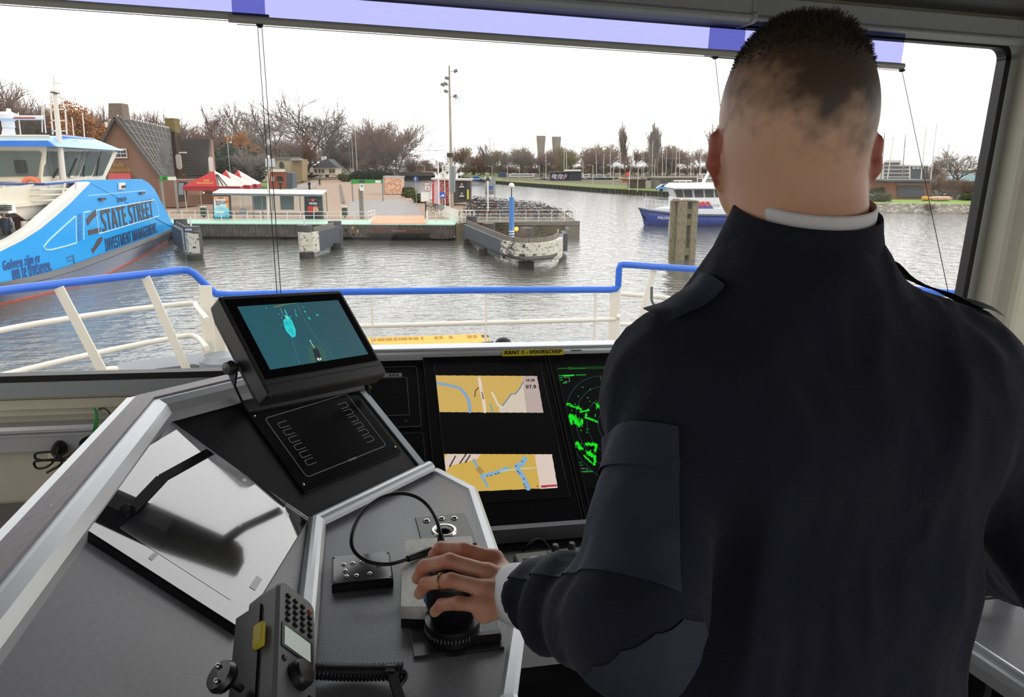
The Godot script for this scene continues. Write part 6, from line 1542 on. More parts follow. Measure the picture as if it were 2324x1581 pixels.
func build_trees() -> void:
	var bark := M("5c5046", 0.9); var tw := M("7a6c62", 0.9); var red := M("836a60", 0.9); var grey := M("857b74", 0.9)
	var base := {"levels": 5, "thick": 3, "fork": 2, "side": 1, "spread": 1.0, "wob": 0.13, "up": 0.05, "fine": 0.009, "r": 0.16, "first": 1.0, "leaf": 0, "leaf_size": 0.1}
	var V2 := func(d: Dictionary): 
		var o := base.duplicate(); o.merge(d, true); return o
	kinds.spread = tree_kind(3, V2.call({"levels": 5, "thick": 2, "spread": 1.05, "stems": 3, "r": 0.13, "first": 0.9, "lean": 0.85, "fine": 0.008, "up": 0.03}), M("4a423b", 0.9), M("6e635b", 0.9))
	kinds.round = tree_kind(11, V2.call({"stems": 5, "thick": 2, "first": 0.8, "spread": 0.8, "up": 0.07, "fine": 0.008, "r": 0.1}), bark, red)
	kinds.tall = tree_kind(21, V2.call({"levels": 5, "spread": 0.6, "up": 0.14, "first": 1.2, "fine": 0.008}), bark, tw)
	kinds.tall2 = tree_kind(22, V2.call({"levels": 5, "spread": 0.7, "up": 0.1, "first": 1.1, "fine": 0.008}), bark, red)
	kinds.wide = tree_kind(31, V2.call({"levels": 5, "spread": 1.0, "fine": 0.009, "first": 0.9, "r": 0.18}), bark, grey)
	kinds.birch = tree_kind(41, V2.call({"levels": 5, "spread": 0.8, "up": -0.02, "fine": 0.008, "leaf": 1, "leaf_size": 0.07}), M("8a8078", 0.9), M("6d5650", 0.9), M("7a5645", 0.9))
	kinds.amber = tree_kind(51, V2.call({"levels": 4, "spread": 1.0, "leaf": 7, "leaf_size": 0.16}), bark, tw, M("a8703a", 0.9))
	kinds.olive = tree_kind(61, V2.call({"levels": 4, "spread": 1.0, "leaf": 5, "leaf_size": 0.15}), bark, tw, M("7d7040", 0.9))
	kinds.ever = tree_kind(71, V2.call({"levels": 3, "spread": 1.1, "leaf": 30, "leaf_size": 0.2, "first": 0.4, "stems": 4}), bark, tw, M("2e3a24", 0.9))
	kinds.poplar = tree_kind(81, V2.call({"levels": 4, "spread": 0.42, "up": 0.32, "first": 1.0, "fine": 0.008, "side": 2}), M("7d7268", 0.9), M("938880", 0.9))
	kinds.bush = tree_kind(91, V2.call({"levels": 3, "stems": 6, "first": 0.5, "spread": 0.9, "fine": 0.015, "r": 0.08, "side": 2}), M("6d5648", 0.9), M("7d6354", 0.9))
	kinds.shrub = tree_kind(95, V2.call({"levels": 3, "stems": 6, "first": 0.5, "leaf": 12, "leaf_size": 0.35, "r": 0.08}), bark, tw, M("56602e", 0.9))
	plant("spread", 690, 404, 204, 1.3, "large bare spreading tree behind the small kiosk", "", 1.7)
	plant("round", 900, 404, 252, 1.3, "dense rounded bare tree right of the road", "", 1.15)
	for q in [[860, 402, 285], [838, 399, 300], [822, 397, 318], [812, 395, 328]]: plant("round", q[0], q[1], q[2], 1.3, ["nearest", "second", "third", "farthest"][[860, 838, 822, 812].find(q[0])] + " rounded bare tree in the row receding behind the dense one", "bare trees along the right of the road", 1.2)
	plant("birch", 500, 408, 232, 1.3, "reddish birch-like tree behind the tiled roofs", "", 0.8)
	plant("tall2", 560, 408, 222, 1.3, "open bare tree between the birch and the big tree", "", 1.1)
	plant("wide", 612, 410, 222, 1.3, "bare tree crossed by the blind cords", "", 1.0)
	plant("amber", 560, 412, 300, 1.3, "amber-leaved tree behind the street lamp", "", 0.9)
	plant("amber", 455, 405, 295, 1.3, "amber-leaved tree above the second tiled roof", "", 0.9)
	plant("wide", 570, 428, 325, 1.3, "small bare tree before the white villa", "", 1.3)
	plant("ever", 520, 425, 340, 1.3, "dark evergreen bush beside the tiled roof", "", 1.5, "evergreen_bush")
	plant("olive", 745, 402, 330, 1.3, "olive-brown tree beside the road's far end", "", 1.1)
	plant("round", 735, 396, 318, 1.3, "bare tree at the left of the road's vanishing end", "", 1.3)
	plant("wide", 742, 402, 226, 1.3, "bare tree at the right of the big spreading tree", "", 1.1)
	for q in [[640, 290], [590, 300], [480, 285], [535, 305]]: plant("round", q[0], 0, q[1], 1.3, ["backmost thicket tree right of the villa", "thicket tree behind the villa", "thicket tree behind the second tiled roof", "thicket tree behind the curled lamp"][[640, 590, 480, 535].find(q[0])], "thicket behind the landing", 1.5, "thicket_tree", 230)
	for k in 9: plant("round", -40 + k * 31, 0, 225 + (k * 37) % 25, 1.3, nth(k) + " thicket tree from the left at the back of the ferry wood", "back of the ferry wood", 1.1, "thicket_tree", 165)
	for k in 34: plant("bush", 950 + k * 21, 0, 372 + (k * 13) % 9, 1.0, nth(k) + " undergrowth bush from the left below the far tree belt", "undergrowth of the far tree belt", 2.2, "belt_bush", 345)
	var i := 0
	for q in [[-110, 120, 115], [-50, 110, 115], [2, 95, 120], [20, 190, 150], [28, 170, 125], [52, 185, 130], [60, 215, 150], [72, 195, 130], [92, 205, 128], [108, 225, 135], [120, 240, 150], [150, 225, 140], [178, 215, 140], [200, 235, 150]]:
		plant(["tall", "tall2", "wide"][i % 3], q[0], 0, q[1], 1.3, nth(i) + " bare tree from the left in the wood behind the blue ferry", "wood behind the ferry", 0.75, "bare_tree", q[2]); i += 1
	plant("amber", 190, 0, 232, 1.3, "rust-leaved tree behind the ferry mast", "", 1.0, "bare_tree", 125)
	i = 0
	for q in [[280, 228], [300, 225], [325, 232], [352, 245], [378, 252], [402, 262], [430, 275]]:
		plant("round" if i % 2 == 0 else "wide", q[0], 0, q[1], 1.3, nth(i) + " bare tree from the left in the dense wood above the restaurant roof", "wood above the restaurant", 0.9, "bare_tree", 150); i += 1
	rng.seed = 200
	for k in 30:
		var x := 950.0 + k * 23.5 + rng.randf_range(-6, 6)
		var kd: String = ["round", "olive", "wide", "tall2", "olive", "round"][k % 6]
		var tp := rng.randf_range(328, 350) - (8.0 if x > 1330 else 0.0)
		if x < 1010: tp += 12.0
		plant(kd, x, 0, tp, 1.0, nth(k) + " tree from the left in the belt across the canal", "tree belt across the canal", 1.25, "belt_tree", 300 + (k % 3) * 25); i += 1
	for q in [[1113, 303, "tall"], [1185, 322, "wide"], [1270, 320, "wide"], [1145, 325, "tall"]]: plant(q[2], q[0], 0, q[1], 1.0, nth([1113, 1145, 1185, 1270].find(q[0])) + " bare tree from the left rising above the belt near the two towers", "trees near the towers", 1.0, "bare_tree", 300)
	plant("olive", 1305, 0, 335, 1.0, "rust-brown tree right of the two towers", "", 1.3, "belt_tree", 280)
	for q in [[1421, 274, "tall poplar left of the pair of poplars"], [1471, 272, "left of the pair of poplars beyond the masts"], [1494, 278, "right of the pair of poplars beyond the masts"], [1627, 271, "tall poplar partly behind the helmsman's ear"]]: plant("poplar", q[0], 0, q[1], 1.0, q[2], "poplars beyond the yacht harbour", 0.8, "poplar_tree", 250)
	plant("wide", 2170, 447, 318, 1.0, "bare tree at the far right shore", "", 1.5)
	plant("birch", 2118, 447, 350, 1.0, "leafy-twigged tree left of the bare tree on the right shore", "", 1.0)
	i = 0
	for q in [[1985, 450, 425, "bush"], [2002, 458, 440, "shrub"], [2010, 450, 425, "shrub"], [2100, 450, 440, "shrub"], [2135, 450, 398, "bush"], [2165, 452, 402, "bush"], [2190, 455, 440, "shrub"], [2195, 452, 405, "bush"], [2215, 455, 438, "shrub"], [2220, 452, 402, "bush"]]:
		plant(q[3], q[0], q[1], q[2], 1.0, nth(i) + " bush from the left on the right shore", "bushes on the right shore", 1.6, "shore_bush"); i += 1
	plant("bush", 2110, 478, 460, 0.3, "dry brown bush growing among the shore stones", "", 2.0, "shore_bush")
	for q in [[925, 440, 426], [935, 448, 433], [944, 455, 440], [951, 460, 446]]: plant("shrub", q[0], q[1], q[2], 1.3, nth([925, 935, 944, 951].find(q[0])) + " weed clump from the left on the canal edge by the painted van", "weeds on the canal edge", 1.6, "weed_clump")
	plant("shrub", 778, 412, 396, 1.3, "reddish hedge clump by the road end", "", 1.6, "hedge_clump")
	for k in 5: plant("ever", 815 + k * 13, 414, 390, 1.3, nth(k) + " dark hedge clump from the left below the row of bare trees", "hedge below the tree row", 1.2, "hedge_clump")
	for k in kinds: kinds[k].free()
var BRICK: StandardMaterial3D
func build_restaurant() -> void:
	BRICK = grain("brown brick", [[0.0, "6a4f43"], [0.4, "7f6152"], [0.7, "8e6f5f"], [1.0, "9b7d6c"]], Vector3(0.9, 2.6, 0.9), 0.9, 0.0, 0.05, 4)
	var tile := M("4a4644", 0.7); var tile2 := M("3b3837", 0.7); var white := M("e2ddd6", 0.5)
	var bulb := glow("fff6e0", 0.9)
	var t := thing("restaurant_house", "brown brick house with steep tiled roofs and a big chimney lettered Polly Goudvisch", "house")
	var z := 88.0
	var gb := Vector3(0, 0, -0.35)
	part("gable_wall", mb().prism([D(150, 470, z), D(190, 400, z), D(262, 268, z), D(363, 402, z), D(363, 470, z)], gb), BRICK, t, "brown brick gable")
	part("gable_edge", mb().span(D(262, 266, z - 0.3), D(364, 402, z - 0.3), 0.5, 0.3).span(D(262, 266, z - 0.3), D(190, 398, z - 0.3), 0.5, 0.3), M("57504c", 0.8), t)
	var ra := D(264, 268, z); var rb := D(396, 297, 120.0); var ea := D(363, 402, z); var eb := D(396, 402, 118.0)
	part("roof", mb().prism([ra, rb, eb, ea], Vector3(-0.4, -0.3, -0.3)), tile2, t, "dark tiled roof")
	var co := mb()
	for k in 22:
		var f := (k + 0.5) / 22.0
		co.span(ra.lerp(ea, f) + Vector3(0.16, 0.1, 0), rb.lerp(eb, f) + Vector3(0.16, 0.1, 0), 0.25, 0.3)
	part("tile_courses", co, tile, t).set_meta("kind", "stuff")
	var st := mb()
	for k in 11: st.span(ra.lerp(rb, (k + 0.3) / 11.0) + Vector3(0.3, 0.3, 0.1), ea.lerp(eb, (k + 0.3) / 11.0) + Vector3(0.4, 0.3, 0.1), 0.1, 0.1)
	for k in 8: st.span(ra.lerp(ea, (k + 0.2) / 8.0) + Vector3(0.3, 0.3, 0.1), rb.lerp(eb, (k + 0.2) / 8.0) + Vector3(0.3, 0.3, 0.1), 0.07, 0.07)
	part("light_strings", st, M("8a8783", 0.6), t, "strings of lights across the roof").set_meta("kind", "stuff")
	var lb := mb()
	for k in 24: lb.ball(ea.lerp(ra, k / 24.0) + Vector3(-0.1, 0.35, 0.4), Vector3(0.09, 0.09, 0.09), 6)
	for k in 24: lb.ball(rb.lerp(ra, k / 24.0) + Vector3(0, 0.35, 0.3), Vector3(0.1, 0.1, 0.1), 6)
	for k in 18: lb.ball(eb.lerp(rb, k / 18.0) + Vector3(0.4, 0.35, 0.3), Vector3(0.1, 0.1, 0.1), 6)
	part("edge_bulbs", lb, bulb, t, "white bulbs along the roof edges").set_meta("kind", "stuff")
	part("chimney", mb().prism([D(246, 270, z + 1), D(246, 234, z + 1), D(275, 234, z + 1), D(280, 272, z + 1)], Vector3(0, 0, -1.6)), grain("chimney stone", [[0.0, "6d6156"], [1.0, "8a7c6d"]], Vector3(0.6, 0.6, 0.6), 0.9), t, "wide chimney")
	part("chimney", mb().prism([D(374, 298, 116), D(374, 268, 116), D(394, 268, 116), D(397, 300, 116)], Vector3(0, 0, -2)), grain("mossy chimney", [[0.0, "5f5432"], [1.0, "857442"]], Vector3(0.6, 0.6, 0.6), 0.9), t, "mossy far chimney")
	part("end_gable", mb().prism([D(397, 296, 117), D(400, 300, 116), D(416, 402, 112), D(394, 402, 114)], Vector3(-0.5, 0, -0.3)), BRICK, t, "narrow brick end gable")
	part("end_oval", mb().prism(lay(rrect(0.8, 2.2, 0.39, 4), D(406, 367, 111.5), Vector3.RIGHT, Vector3.UP), Vector3(0, 0, 0.1)), white, t, "white oval ornament")
	var w := part("window", mb().box(D(273, 348, z - 0.15), Vector3(1.55, 1.1, 0.12)), white, t, "white-framed window")
	for q in [[-0.48, 0.22], [-0.16, 0.22], [0.2, 0.22], [0.52, 0.22], [-0.48, -0.22], [-0.16, -0.22], [0.2, -0.22], [0.52, -0.22]]: part("pane", mb().box(D(273, 348, z - 0.24) + Vector3(q[0], q[1], 0), Vector3(0.26, 0.34, 0.04)), M("39404a", 0.2), w)
	part("alarm_lamp", mb().box(D(243, 283, z - 0.3), Vector3(0.35, 0.6, 0.3)), white, t)
	var gold := M("a88a3a", 0.5)
	lettering("sign_letters", "Polly", 0.62, D(269, 375, z - 0.25), Vector3.RIGHT, Vector3.UP, gold, t, 1.25, "Droid Serif")
	lettering("sign_letters", "Goudvisch", 0.5, D(273, 385, z - 0.25), Vector3.RIGHT, Vector3.UP, gold, t, 2.4, "Droid Serif")
	part("red_awning", mb().prism([D(248, 393, z - 0.6), D(295, 393, z - 0.6), D(297, 408, z - 1.2), D(246, 408, z - 1.2)], Vector3(0, 0, -0.2)), M("b8484a", 0.7), t, "red awning")
	var z2 := 100.0
	var s := [D(405, 318, z2 + 6), D(478, 316, z2 + 6), D(473, 398, z2 - 2), D(421, 400, z2 - 2)]
	part("second_roof", mb().prism(s, Vector3(0, -0.3, -0.3)), tile2, t, "second tiled roof")
	var c2 := mb()
	for k in 20:
		var f := (k + 0.5) / 20.0
		c2.span(s[0].lerp(s[3], f) + Vector3(0, 0.1, 0.1), s[1].lerp(s[2], f) + Vector3(0, 0.1, 0.1), 0.22, 0.2)
	part("second_tile_courses", c2, tile, t).set_meta("kind", "stuff")
	part("second_gable", mb().prism([s[1], D(485, 400, z2 - 2), s[2]], Vector3(0.25, 0, -0.2)), BRICK, t)
	part("second_gable_oval", mb().prism(lay(rrect(0.55, 1.9, 0.27, 4), D(479, 373, z2 - 2.2), Vector3.RIGHT, Vector3.UP), Vector3(0, 0, 0.1)), white, t)
	part("dormer_cap", mb().box(D(415, 346, z2), Vector3(0.9, 0.16, 0.4)), white, t)
	part("second_edge", mb().span(s[1], s[2], 0.25, 0.25).span(s[0], s[1], 0.2, 0.2), M("57504c", 0.8), t)
	part("lower_wall", mb().prism([D(360, 408, 84), D(411, 408, 84), D(411, 470, 84), D(360, 470, 84)], Vector3(0, 0, -6)), BRICK, t, "brick lower wall")
	part("lower_block", mb().prism([D(411, 400, 97), D(486, 400, 97), D(486, 460, 97), D(411, 460, 97)], Vector3(0, 0, -4)), M("4a3c34", 0.8), t)
	part("entrance", mb().prism([D(405, 412, 83.9), D(424, 412, 83.9), D(424, 457, 83.9), D(405, 457, 83.9)], Vector3(0, 0, -0.2)), M("3b3531", 0.6), t)
	part("entrance_glass", mb().prism([D(406, 415, 83.8), D(417, 415, 83.8), D(417, 442, 83.8), D(406, 442, 83.8)], Vector3(0, 0, 0.02)), M("7f97a8", 0.2), t)
	part("terrace_wall", mb().prism([D(424, 441, 80), D(484, 441, 80), D(484, 464, 80), D(424, 464, 80)], Vector3(0, 0, -0.5)), BRICK, t, "low terrace wall")
	for k in 3:
		var d: float = [77.0, 82.0, 87.0][k]
		var cx: float = [486.0, 512.0, 540.0][k]
		var tt := thing("parasol", ["front red and white terrace parasol lettered in yellow", "middle red and white terrace parasol", "rear red and white terrace parasol"][k], "parasol", Transform3D(), "terrace parasols")
		var ap := D(cx, 387 - k * 0.5, d)
		var L := D([413.0, 480.0, 510.0][k], 412, d - 1.0); var F := D([544.0, 566.0, 582.0][k], 414 - k * 2, d - 2.5); var Rr := D([552.0, 574.0, 592.0][k], 410 - k * 2, d + 2.5); var Bk := D([450.0, 500.0, 530.0][k], 408, d + 3.0)
		var e := ap.y - 1.55
		L.y = e; F.y = e; Rr.y = e; Bk.y = e
		var red := M("b8252c", 0.7)
		part("canopy_panel", mb().prism([ap, L, F], Vector3(0, -0.05, 0)), red, tt, "red canopy face")
		part("canopy_panel", mb().prism([ap, F, Rr], Vector3(0, -0.05, 0)), M("e6dfda", 0.7), tt, "white canopy face")
		part("canopy_panel", mb().prism([ap, Rr, Bk], Vector3(0, -0.05, 0)), red, tt)
		part("canopy_panel", mb().prism([ap, Bk, L], Vector3(0, -0.05, 0)), red, tt)
		var m1 := L.lerp(F, 0.62); var m2 := L.lerp(F, 0.98)
		part("white_wedge", mb().prism([ap + Vector3(0, 0.06, 0.02), m1 + Vector3(0, 0.06, 0.04), m2 + Vector3(0, 0.06, 0.04)], Vector3(0, -0.03, 0)), M("e6dfda", 0.7), tt, "white canopy wedge")
		if k == 0:
			for j in 3: part("black_stripe", mb().span(ap.lerp(L.lerp(F, 0.66 + 0.05 * j), 0.3) + Vector3(0, 0.1, 0.06), L.lerp(F, 0.64 + 0.07 * j) + Vector3(0, 0.1, 0.08), 0.1, 0.03), M("2a2626", 0.7), tt)
			var nn := (L - ap).cross(F - ap).normalized()
			if nn.z < 0: nn = -nn
			var mid := (L + F) * 0.5 + (L - F) * 0.14
			lettering("yellow_letters", "Polly", 0.32, mid.lerp(ap, 0.34) + nn * 0.05, F - L, nn.cross(F - L), M("e0b040", 0.6), tt)
			lettering("yellow_letters", "Goudvisch", 0.26, mid.lerp(ap, 0.2) + nn * 0.05, F - L, nn.cross(F - L), M("e0b040", 0.6), tt, 1.9)
		for q in [[L, F], [F, Rr]]: part("valance", mb().prism([q[0], q[1], q[1] + Vector3(0, -0.42, 0), q[0] + Vector3(0, -0.42, 0)], Vector3(0, 0, -0.03)), M("a32330", 0.7), tt, "crimson valance")
		for q in [L, F, Rr, Bk]: part("pole", mb().cyl(Vector3(q.x, 1.3, q.z) + (ap - q) * Vector3(0.05, 0, 0.05), Vector3(q.x, e, q.z) + (ap - q) * Vector3(0.05, 0, 0.05), 0.05, -1.0, 8), M("c9bfae", 0.6), tt)
		for j in 4:
			part("bulb", mb().ball(L.lerp(F, 0.35 + 0.17 * j) + Vector3(0, -0.62, -0.2), Vector3(0.09, 0.09, 0.09), 8), glow("ffd890", 1.4), tt, "warm bulb")
		var ol := OmniLight3D.new()
		ol.name = "bulb_light"; ol.light_color = Color("ffd890"); ol.light_energy = 0.6; ol.light_size = 0.1; ol.omni_range = 30.0; ol.shadow_enabled = true; ol.position = (L + F) * 0.5 + Vector3(0, -0.8, -0.3)
		tt.add_child(ol)
func build_shelter() -> void:
	var t := thing("bus_shelter", "long glass waiting shelter with a white roof on the landing stage", "shelter")
	var base := G(500, 497, 1.36)
	var z := -base.z
	var P := func(px: float, py: float, o := 0.0): return D(px, py, z) + Vector3(0, 0, o)
	var frame := M("6f7274", 0.5)
	var a: Vector3 = P.call(484, 437, 0.2); var b: Vector3 = P.call(733, 440, 0.2)
	for k in 7:
		part("roof_panel", mb().prism([a.lerp(b, k / 7.0 + 0.002), a.lerp(b, (k + 1) / 7.0 - 0.002), a.lerp(b, (k + 1) / 7.0 - 0.002) + Vector3(0, 0.3, -1.7), a.lerp(b, k / 7.0 + 0.002) + Vector3(0, 0.3, -1.7)], Vector3(0, -0.06, 0)), M("dcdedd", 0.4), t, "white roof panel")
	part("roof_beam", mb().span(a + Vector3(0, -0.13, 0), b + Vector3(0, -0.13, 0), 0.12, 0.16), frame, t)
	for x in [485, 595, 619, 732]: part("post", mb().box(P.call(x, 470, -0.05), Vector3(0.08, 2.35, 0.08)), frame, t)
	for x in [485, 560, 610, 670, 732]: part("rear_post", mb().box(P.call(x, 468, -1.6), Vector3(0.06, 2.4, 0.06)), frame, t)
	for q in [[486, 560], [560, 610], [610, 670], [670, 731]]: part("glass_pane", mb().prism([P.call(q[0], 444, -1.55), P.call(q[1], 444, -1.55), P.call(q[1], 487, -1.55), P.call(q[0], 487, -1.55)], Vector3(0, 0, -0.01)), glass("d8e0de", 0.12), t, "glass back pane")
	part("bottom_bar", mb().span(P.call(486, 488, -1.5), P.call(731, 488, -1.5), 0.08, 0.08), M("4d4f52", 0.5), t)
	for q in [[562, 592], [624, 656]]: part("grey_panel", mb().prism([P.call(q[0], 446, -1.45), P.call(q[1], 446, -1.45), P.call(q[1] + 1, 478, -1.45), P.call(q[0] + 2, 478, -1.45)], Vector3(0, 0, 0.03)), M("6e797e", 0.5), t, "grey timetable panel")
	var im := canvas(96, 150, "7fd0d8")
	for y in 150:
		for x in 96:
			var g := clampf((y + x * 0.3) / 150.0, 0, 1)
			var c := Color("f2b8ae").lerp(Color("e8f2f0"), clampf(g * 2.0, 0, 1)).lerp(Color("57c0de"), clampf(g * 2.0 - 0.9, 0, 1))
			im.set_pixel(x, y, c)
	ipoly(im, [Vector2(70, 0), Vector2(96, 0), Vector2(96, 85), Vector2(84, 90), Vector2(76, 40)], "f09a58")
	ipoly(im, [Vector2(0, 0), Vector2(96, 0), Vector2(96, 10), Vector2(0, 22)], "f2a878")
	iline(im, [Vector2(32, 13), Vector2(60, 13)], 6.0, "2a2430")
	for q in [[10, 32, 50], [10, 32, 58], [62, 44, 58]]: iline(im, [Vector2(q[0], 112), Vector2(46, 112)], 8.0, "f4f6f6")
	for y in [74, 82, 90]: iline(im, [Vector2(12, y), Vector2(66 - (y % 3) * 6, y)], 3.0, "2f8fb4")
	iline(im, [Vector2(70, 138), Vector2(86, 138)], 4.0, "2a2430")
	var pf := func(nm: String, x0: float, x1: float, mm: Material, lb: String):
		part("poster_case", mb().prism([P.call(x0, 442, 0.1), P.call(x1, 442, 0.1), P.call(x1 + 3, 498, 0.1), P.call(x0 + 1, 498, 0.1)], Vector3(0, 0, -0.18)), M("3c3f42", 0.5), t)
		part(nm, mb().quad(P.call(x0 + 4, 493, 0.13), P.call(x1 - 1, 493, 0.13), P.call(x1 - 3, 445, 0.13), P.call(x0 + 2, 445, 0.13), Vector3.BACK), mm, t, lb)
	pf.call("poster", 484, 523, picture(im, 0.0, 0.4), "orange and blue poster")
	for q in [["Nooit meer", 456.5], ["de draad", 460.5], ["kwijt.", 464.5]]: lettering("poster_text", q[0], 0.17, P.call(491, q[1], 0.15), Vector3.RIGHT, Vector3.UP, M("5a4a5e", 0.5), t, 0.0, "Droid Sans", 700, false)
	var im2 := canvas(96, 150, "2c2b2e")
	rng.seed = 6
	for k in 40: idot(im2, Vector2(60 + rng.randf() * 36, rng.randf() * 110), 1.4, ["d8d4cc", "b0503c", "8fae6c"][k % 3])
	for k in 14: idot(im2, Vector2(6 + rng.randf() * 30, rng.randf() * 40), 1.2, "d8d4cc")
	idot(im2, Vector2(46, 26), 11.0, "b8323c"); idot(im2, Vector2(50, 28), 5.0, "e0a0a0")
	for y in [46, 54]: iline(im2, [Vector2(26, y), Vector2(74, y + (y % 4))], 4.5, "e6e4e2")
	ipoly(im2, [Vector2(14, 72), Vector2(46, 66), Vector2(52, 86), Vector2(40, 104), Vector2(12, 100)], "c43430")
	ipoly(im2, [Vector2(20, 100), Vector2(44, 100), Vector2(48, 118), Vector2(18, 118)], "a82826")
	ipoly(im2, [Vector2(52, 72), Vector2(78, 78), Vector2(84, 104), Vector2(60, 116), Vector2(48, 100)], "dba288")
	for k in 20: idot(im2, Vector2(52 + rng.randf() * 30, 72 + rng.randf() * 44), 3.0, ["c8403a", "e6c8b4", "8a5a40"][k % 3])
	pf.call("poster", 691, 730, picture(im2, 0.0, 0.4), "dark poster with red and flesh-toned picture")
func street_lamp(px: float, base_y: float, top_y: float, label: String, hook := 1.0, globe := 0.35) -> void:
	var b := G(px, base_y, 1.3)
	var tp := D(px, top_y, -b.z)
	var t := thing("street_lamp", label, "street lamp", Transform3D(), "curled street lamps")
	var h := tp.y - b.y
	var r := h * 0.075
	part("pole", mb().cyl(b, Vector3(b.x, tp.y - r, b.z), 0.09, 0.06, 8), M("b4b8b6", 0.5), t)
	var pts := []
	for k in 12:
		var a := PI * k / 8.0
		pts.append(Vector3(b.x, tp.y - r, b.z) + Vector3(-hook * r * (1.0 - cos(a)), sin(a) * r, 0))
	part("arm", mb().tube(pts, 0.045, 6), M("b4b8b6", 0.5), t)
	part("lamp_head", mb().lathe([Vector2(0.05, 0.25), Vector2(globe, 0.05), Vector2(globe * 0.9, -0.02), Vector2(0.0, -0.12)], pts[-1] + Vector3(hook * r * 0.1, -0.25, 0), 12), M("c9cfcc", 0.4), t)
func build_street() -> void:
	var white := M("e8e7e2", 0.45); var dark := M("2a2c2e", 0.6)
	for q in [[362, 395, 399, 411, "green height barrier before the restaurant", 76.0], [797, 868, 407, 417, "green height barrier across the entrance road", 100.0]]:
		var t := thing("height_barrier", q[4], "barrier")
		var z: float = q[5]
		part("beam", mb().prism([D(q[0], q[2], z), D(q[1], q[2] + 1, z), D(q[1], q[3] - 2, z), D(q[0], q[3], z)], Vector3(0, 0, -0.25)), M("2f9a3c", 0.5), t, "green beam")
		part("dark_plate", mb().prism([D(lerpf(q[0], q[1], 0.25), q[2] + 1.5, z - 0.05), D(lerpf(q[0], q[1], 0.43), q[2] + 1.5, z - 0.05), D(lerpf(q[0], q[1], 0.43), q[3] - 3, z - 0.05), D(lerpf(q[0], q[1], 0.25), q[3] - 3, z - 0.05)], Vector3(0, 0, 0.02)), M("3a4a3a", 0.5), t)
		part("white_plate", mb().prism(lay(rrect(0.9 if z < 80 else 0.8, 0.34, 0.16), D(lerpf(q[0], q[1], 0.86), (q[2] + q[3]) / 2, z - 0.06), Vector3.RIGHT, Vector3.UP), Vector3(0, 0, 0.03)), white, t, "white plate")
		var legs := [q[0] + 1.0, q[1] - 1.0]
		for x in legs:
			var p := D(x, q[2], z)
			part("leg", mb().box(Vector3(p.x, (p.y + 1.3) / 2, p.z - 0.15), Vector3(0.18, p.y - 1.3, 0.18)), M("8e9290", 0.5), t)
	var lp := [[812, 414, 285, "nearest curled street lamp right of the road"], [803, 408, 304, "second curled street lamp in the row by the road"], [797, 404, 318, "third curled street lamp in the row by the road"], [792, 401, 328, "fourth curled street lamp in the row by the road"], [787, 398, 338, "fifth curled street lamp in the row by the road"], [783, 396, 345, "farthest curled street lamp in the row by the road"]]
	for q in lp: street_lamp(q[0], q[1], q[2], q[3], 1.0, 0.4)
	street_lamp(526, 428, 303, "curled street lamp behind the red parasols", -0.6, 0.35)
	var fp := G(1026, 478, 1.3)
	var z := -fp.z
	var t := thing("floodlight_pole", "very tall pole with floodlights and cameras at the landing", "floodlight pole")
	var tp := D(1020, 149, z)
	part("pole", mb().cyl(Vector3(fp.x, 1.3, fp.z), Vector3(fp.x, tp.y, fp.z), 0.2, 0.1, 10), M("a8a294", 0.6), t)
	for q in [[1027, 160, 1034, 161, 0.5], [1019, 188, 1011, 190, -0.4], [1019, 190, 1005, 192, -0.5], [1022, 220, 1033, 218, 0.5], [1019, 207, 1012, 207, -0.3], [1019, 176, 1014, 177, -0.2]]:
		var c := D(q[2], q[3], z)
		part("bracket", mb().span(Vector3(fp.x, c.y - 0.1, fp.z), c, 0.06, 0.06), M("8e8c88", 0.5), t)
		part("floodlight", mb().cbox(c, Vector3(0.42, 0.3, 0.4), 0.05, Basis(Vector3.BACK, q[4])), M("7c807c", 0.5), t, "grey floodlight")
	part("lamp_plate", mb().box(D(1003, 194, z), Vector3(0.45, 0.06, 0.3), Basis(Vector3.BACK, -0.35)), M("5e5f5c", 0.5), t)
	part("lamp_plate", mb().box(D(1037, 223, z), Vector3(0.45, 0.06, 0.3), Basis(Vector3.BACK, 0.5)), M("5e5f5c", 0.5), t)
	part("collar", mb().cyl(D(1021, 347, z), D(1021, 357, z), 0.32, -1.0, 10), M("3a3a38", 0.6), t)
	part("sign_back", mb().prism([D(1020, 377, z - 0.3), D(1034, 377, z - 0.3), D(1033, 436, z - 0.3), D(1020, 436, z - 0.3)], Vector3(0, 0, -0.08)), M("98a0a6", 0.5, 0.2), t, "grey metal sign back")
	part("sign_rib", mb().span(D(1027, 377, z - 0.4), D(1027, 436, z - 0.4), 0.1, 0.06), M("858d93", 0.5, 0.2), t)
	var dbz := 95.0
	var db := thing("direction_board", "white direction board with arrows behind the tall pole", "sign")
	part("board", mb().prism([D(1003, 374, dbz), D(1038, 375, dbz), D(1037, 390, dbz), D(1003, 389, dbz)], Vector3(0, 0, -0.1)), white, db)
	for k in 3: part("arrow_mark", mb().box(D(1008.5, 377 + k * 4.4, dbz - 0.05), Vector3(0.13, 0.13, 0.03)), dark, db)
	for k in 2: part("row_line", mb().box(D(1020, 379.5 + k * 4.6, dbz - 0.05), Vector3(1.9, 0.03, 0.02)), M("8d9094", 0.5), db)
	for x in [1008, 1034]:
		var q := D(x, 390, dbz)
		part("leg", mb().box(Vector3(q.x, (q.y + 1.3) / 2, q.z - 0.05), Vector3(0.12, q.y - 1.3, 0.12)), M("a4a6a6", 0.5), db)
	var ck := thing("street_clock", "round white station clock above the ticket kiosk", "clock")
	var cz := 77.0
	var cc := D(1006, 397, cz)
	part("face", mb().cyl(cc, cc + Vector3(0, 0, -0.25), 0.36, -1.0, 22), M("f0efe9", 0.4), ck)
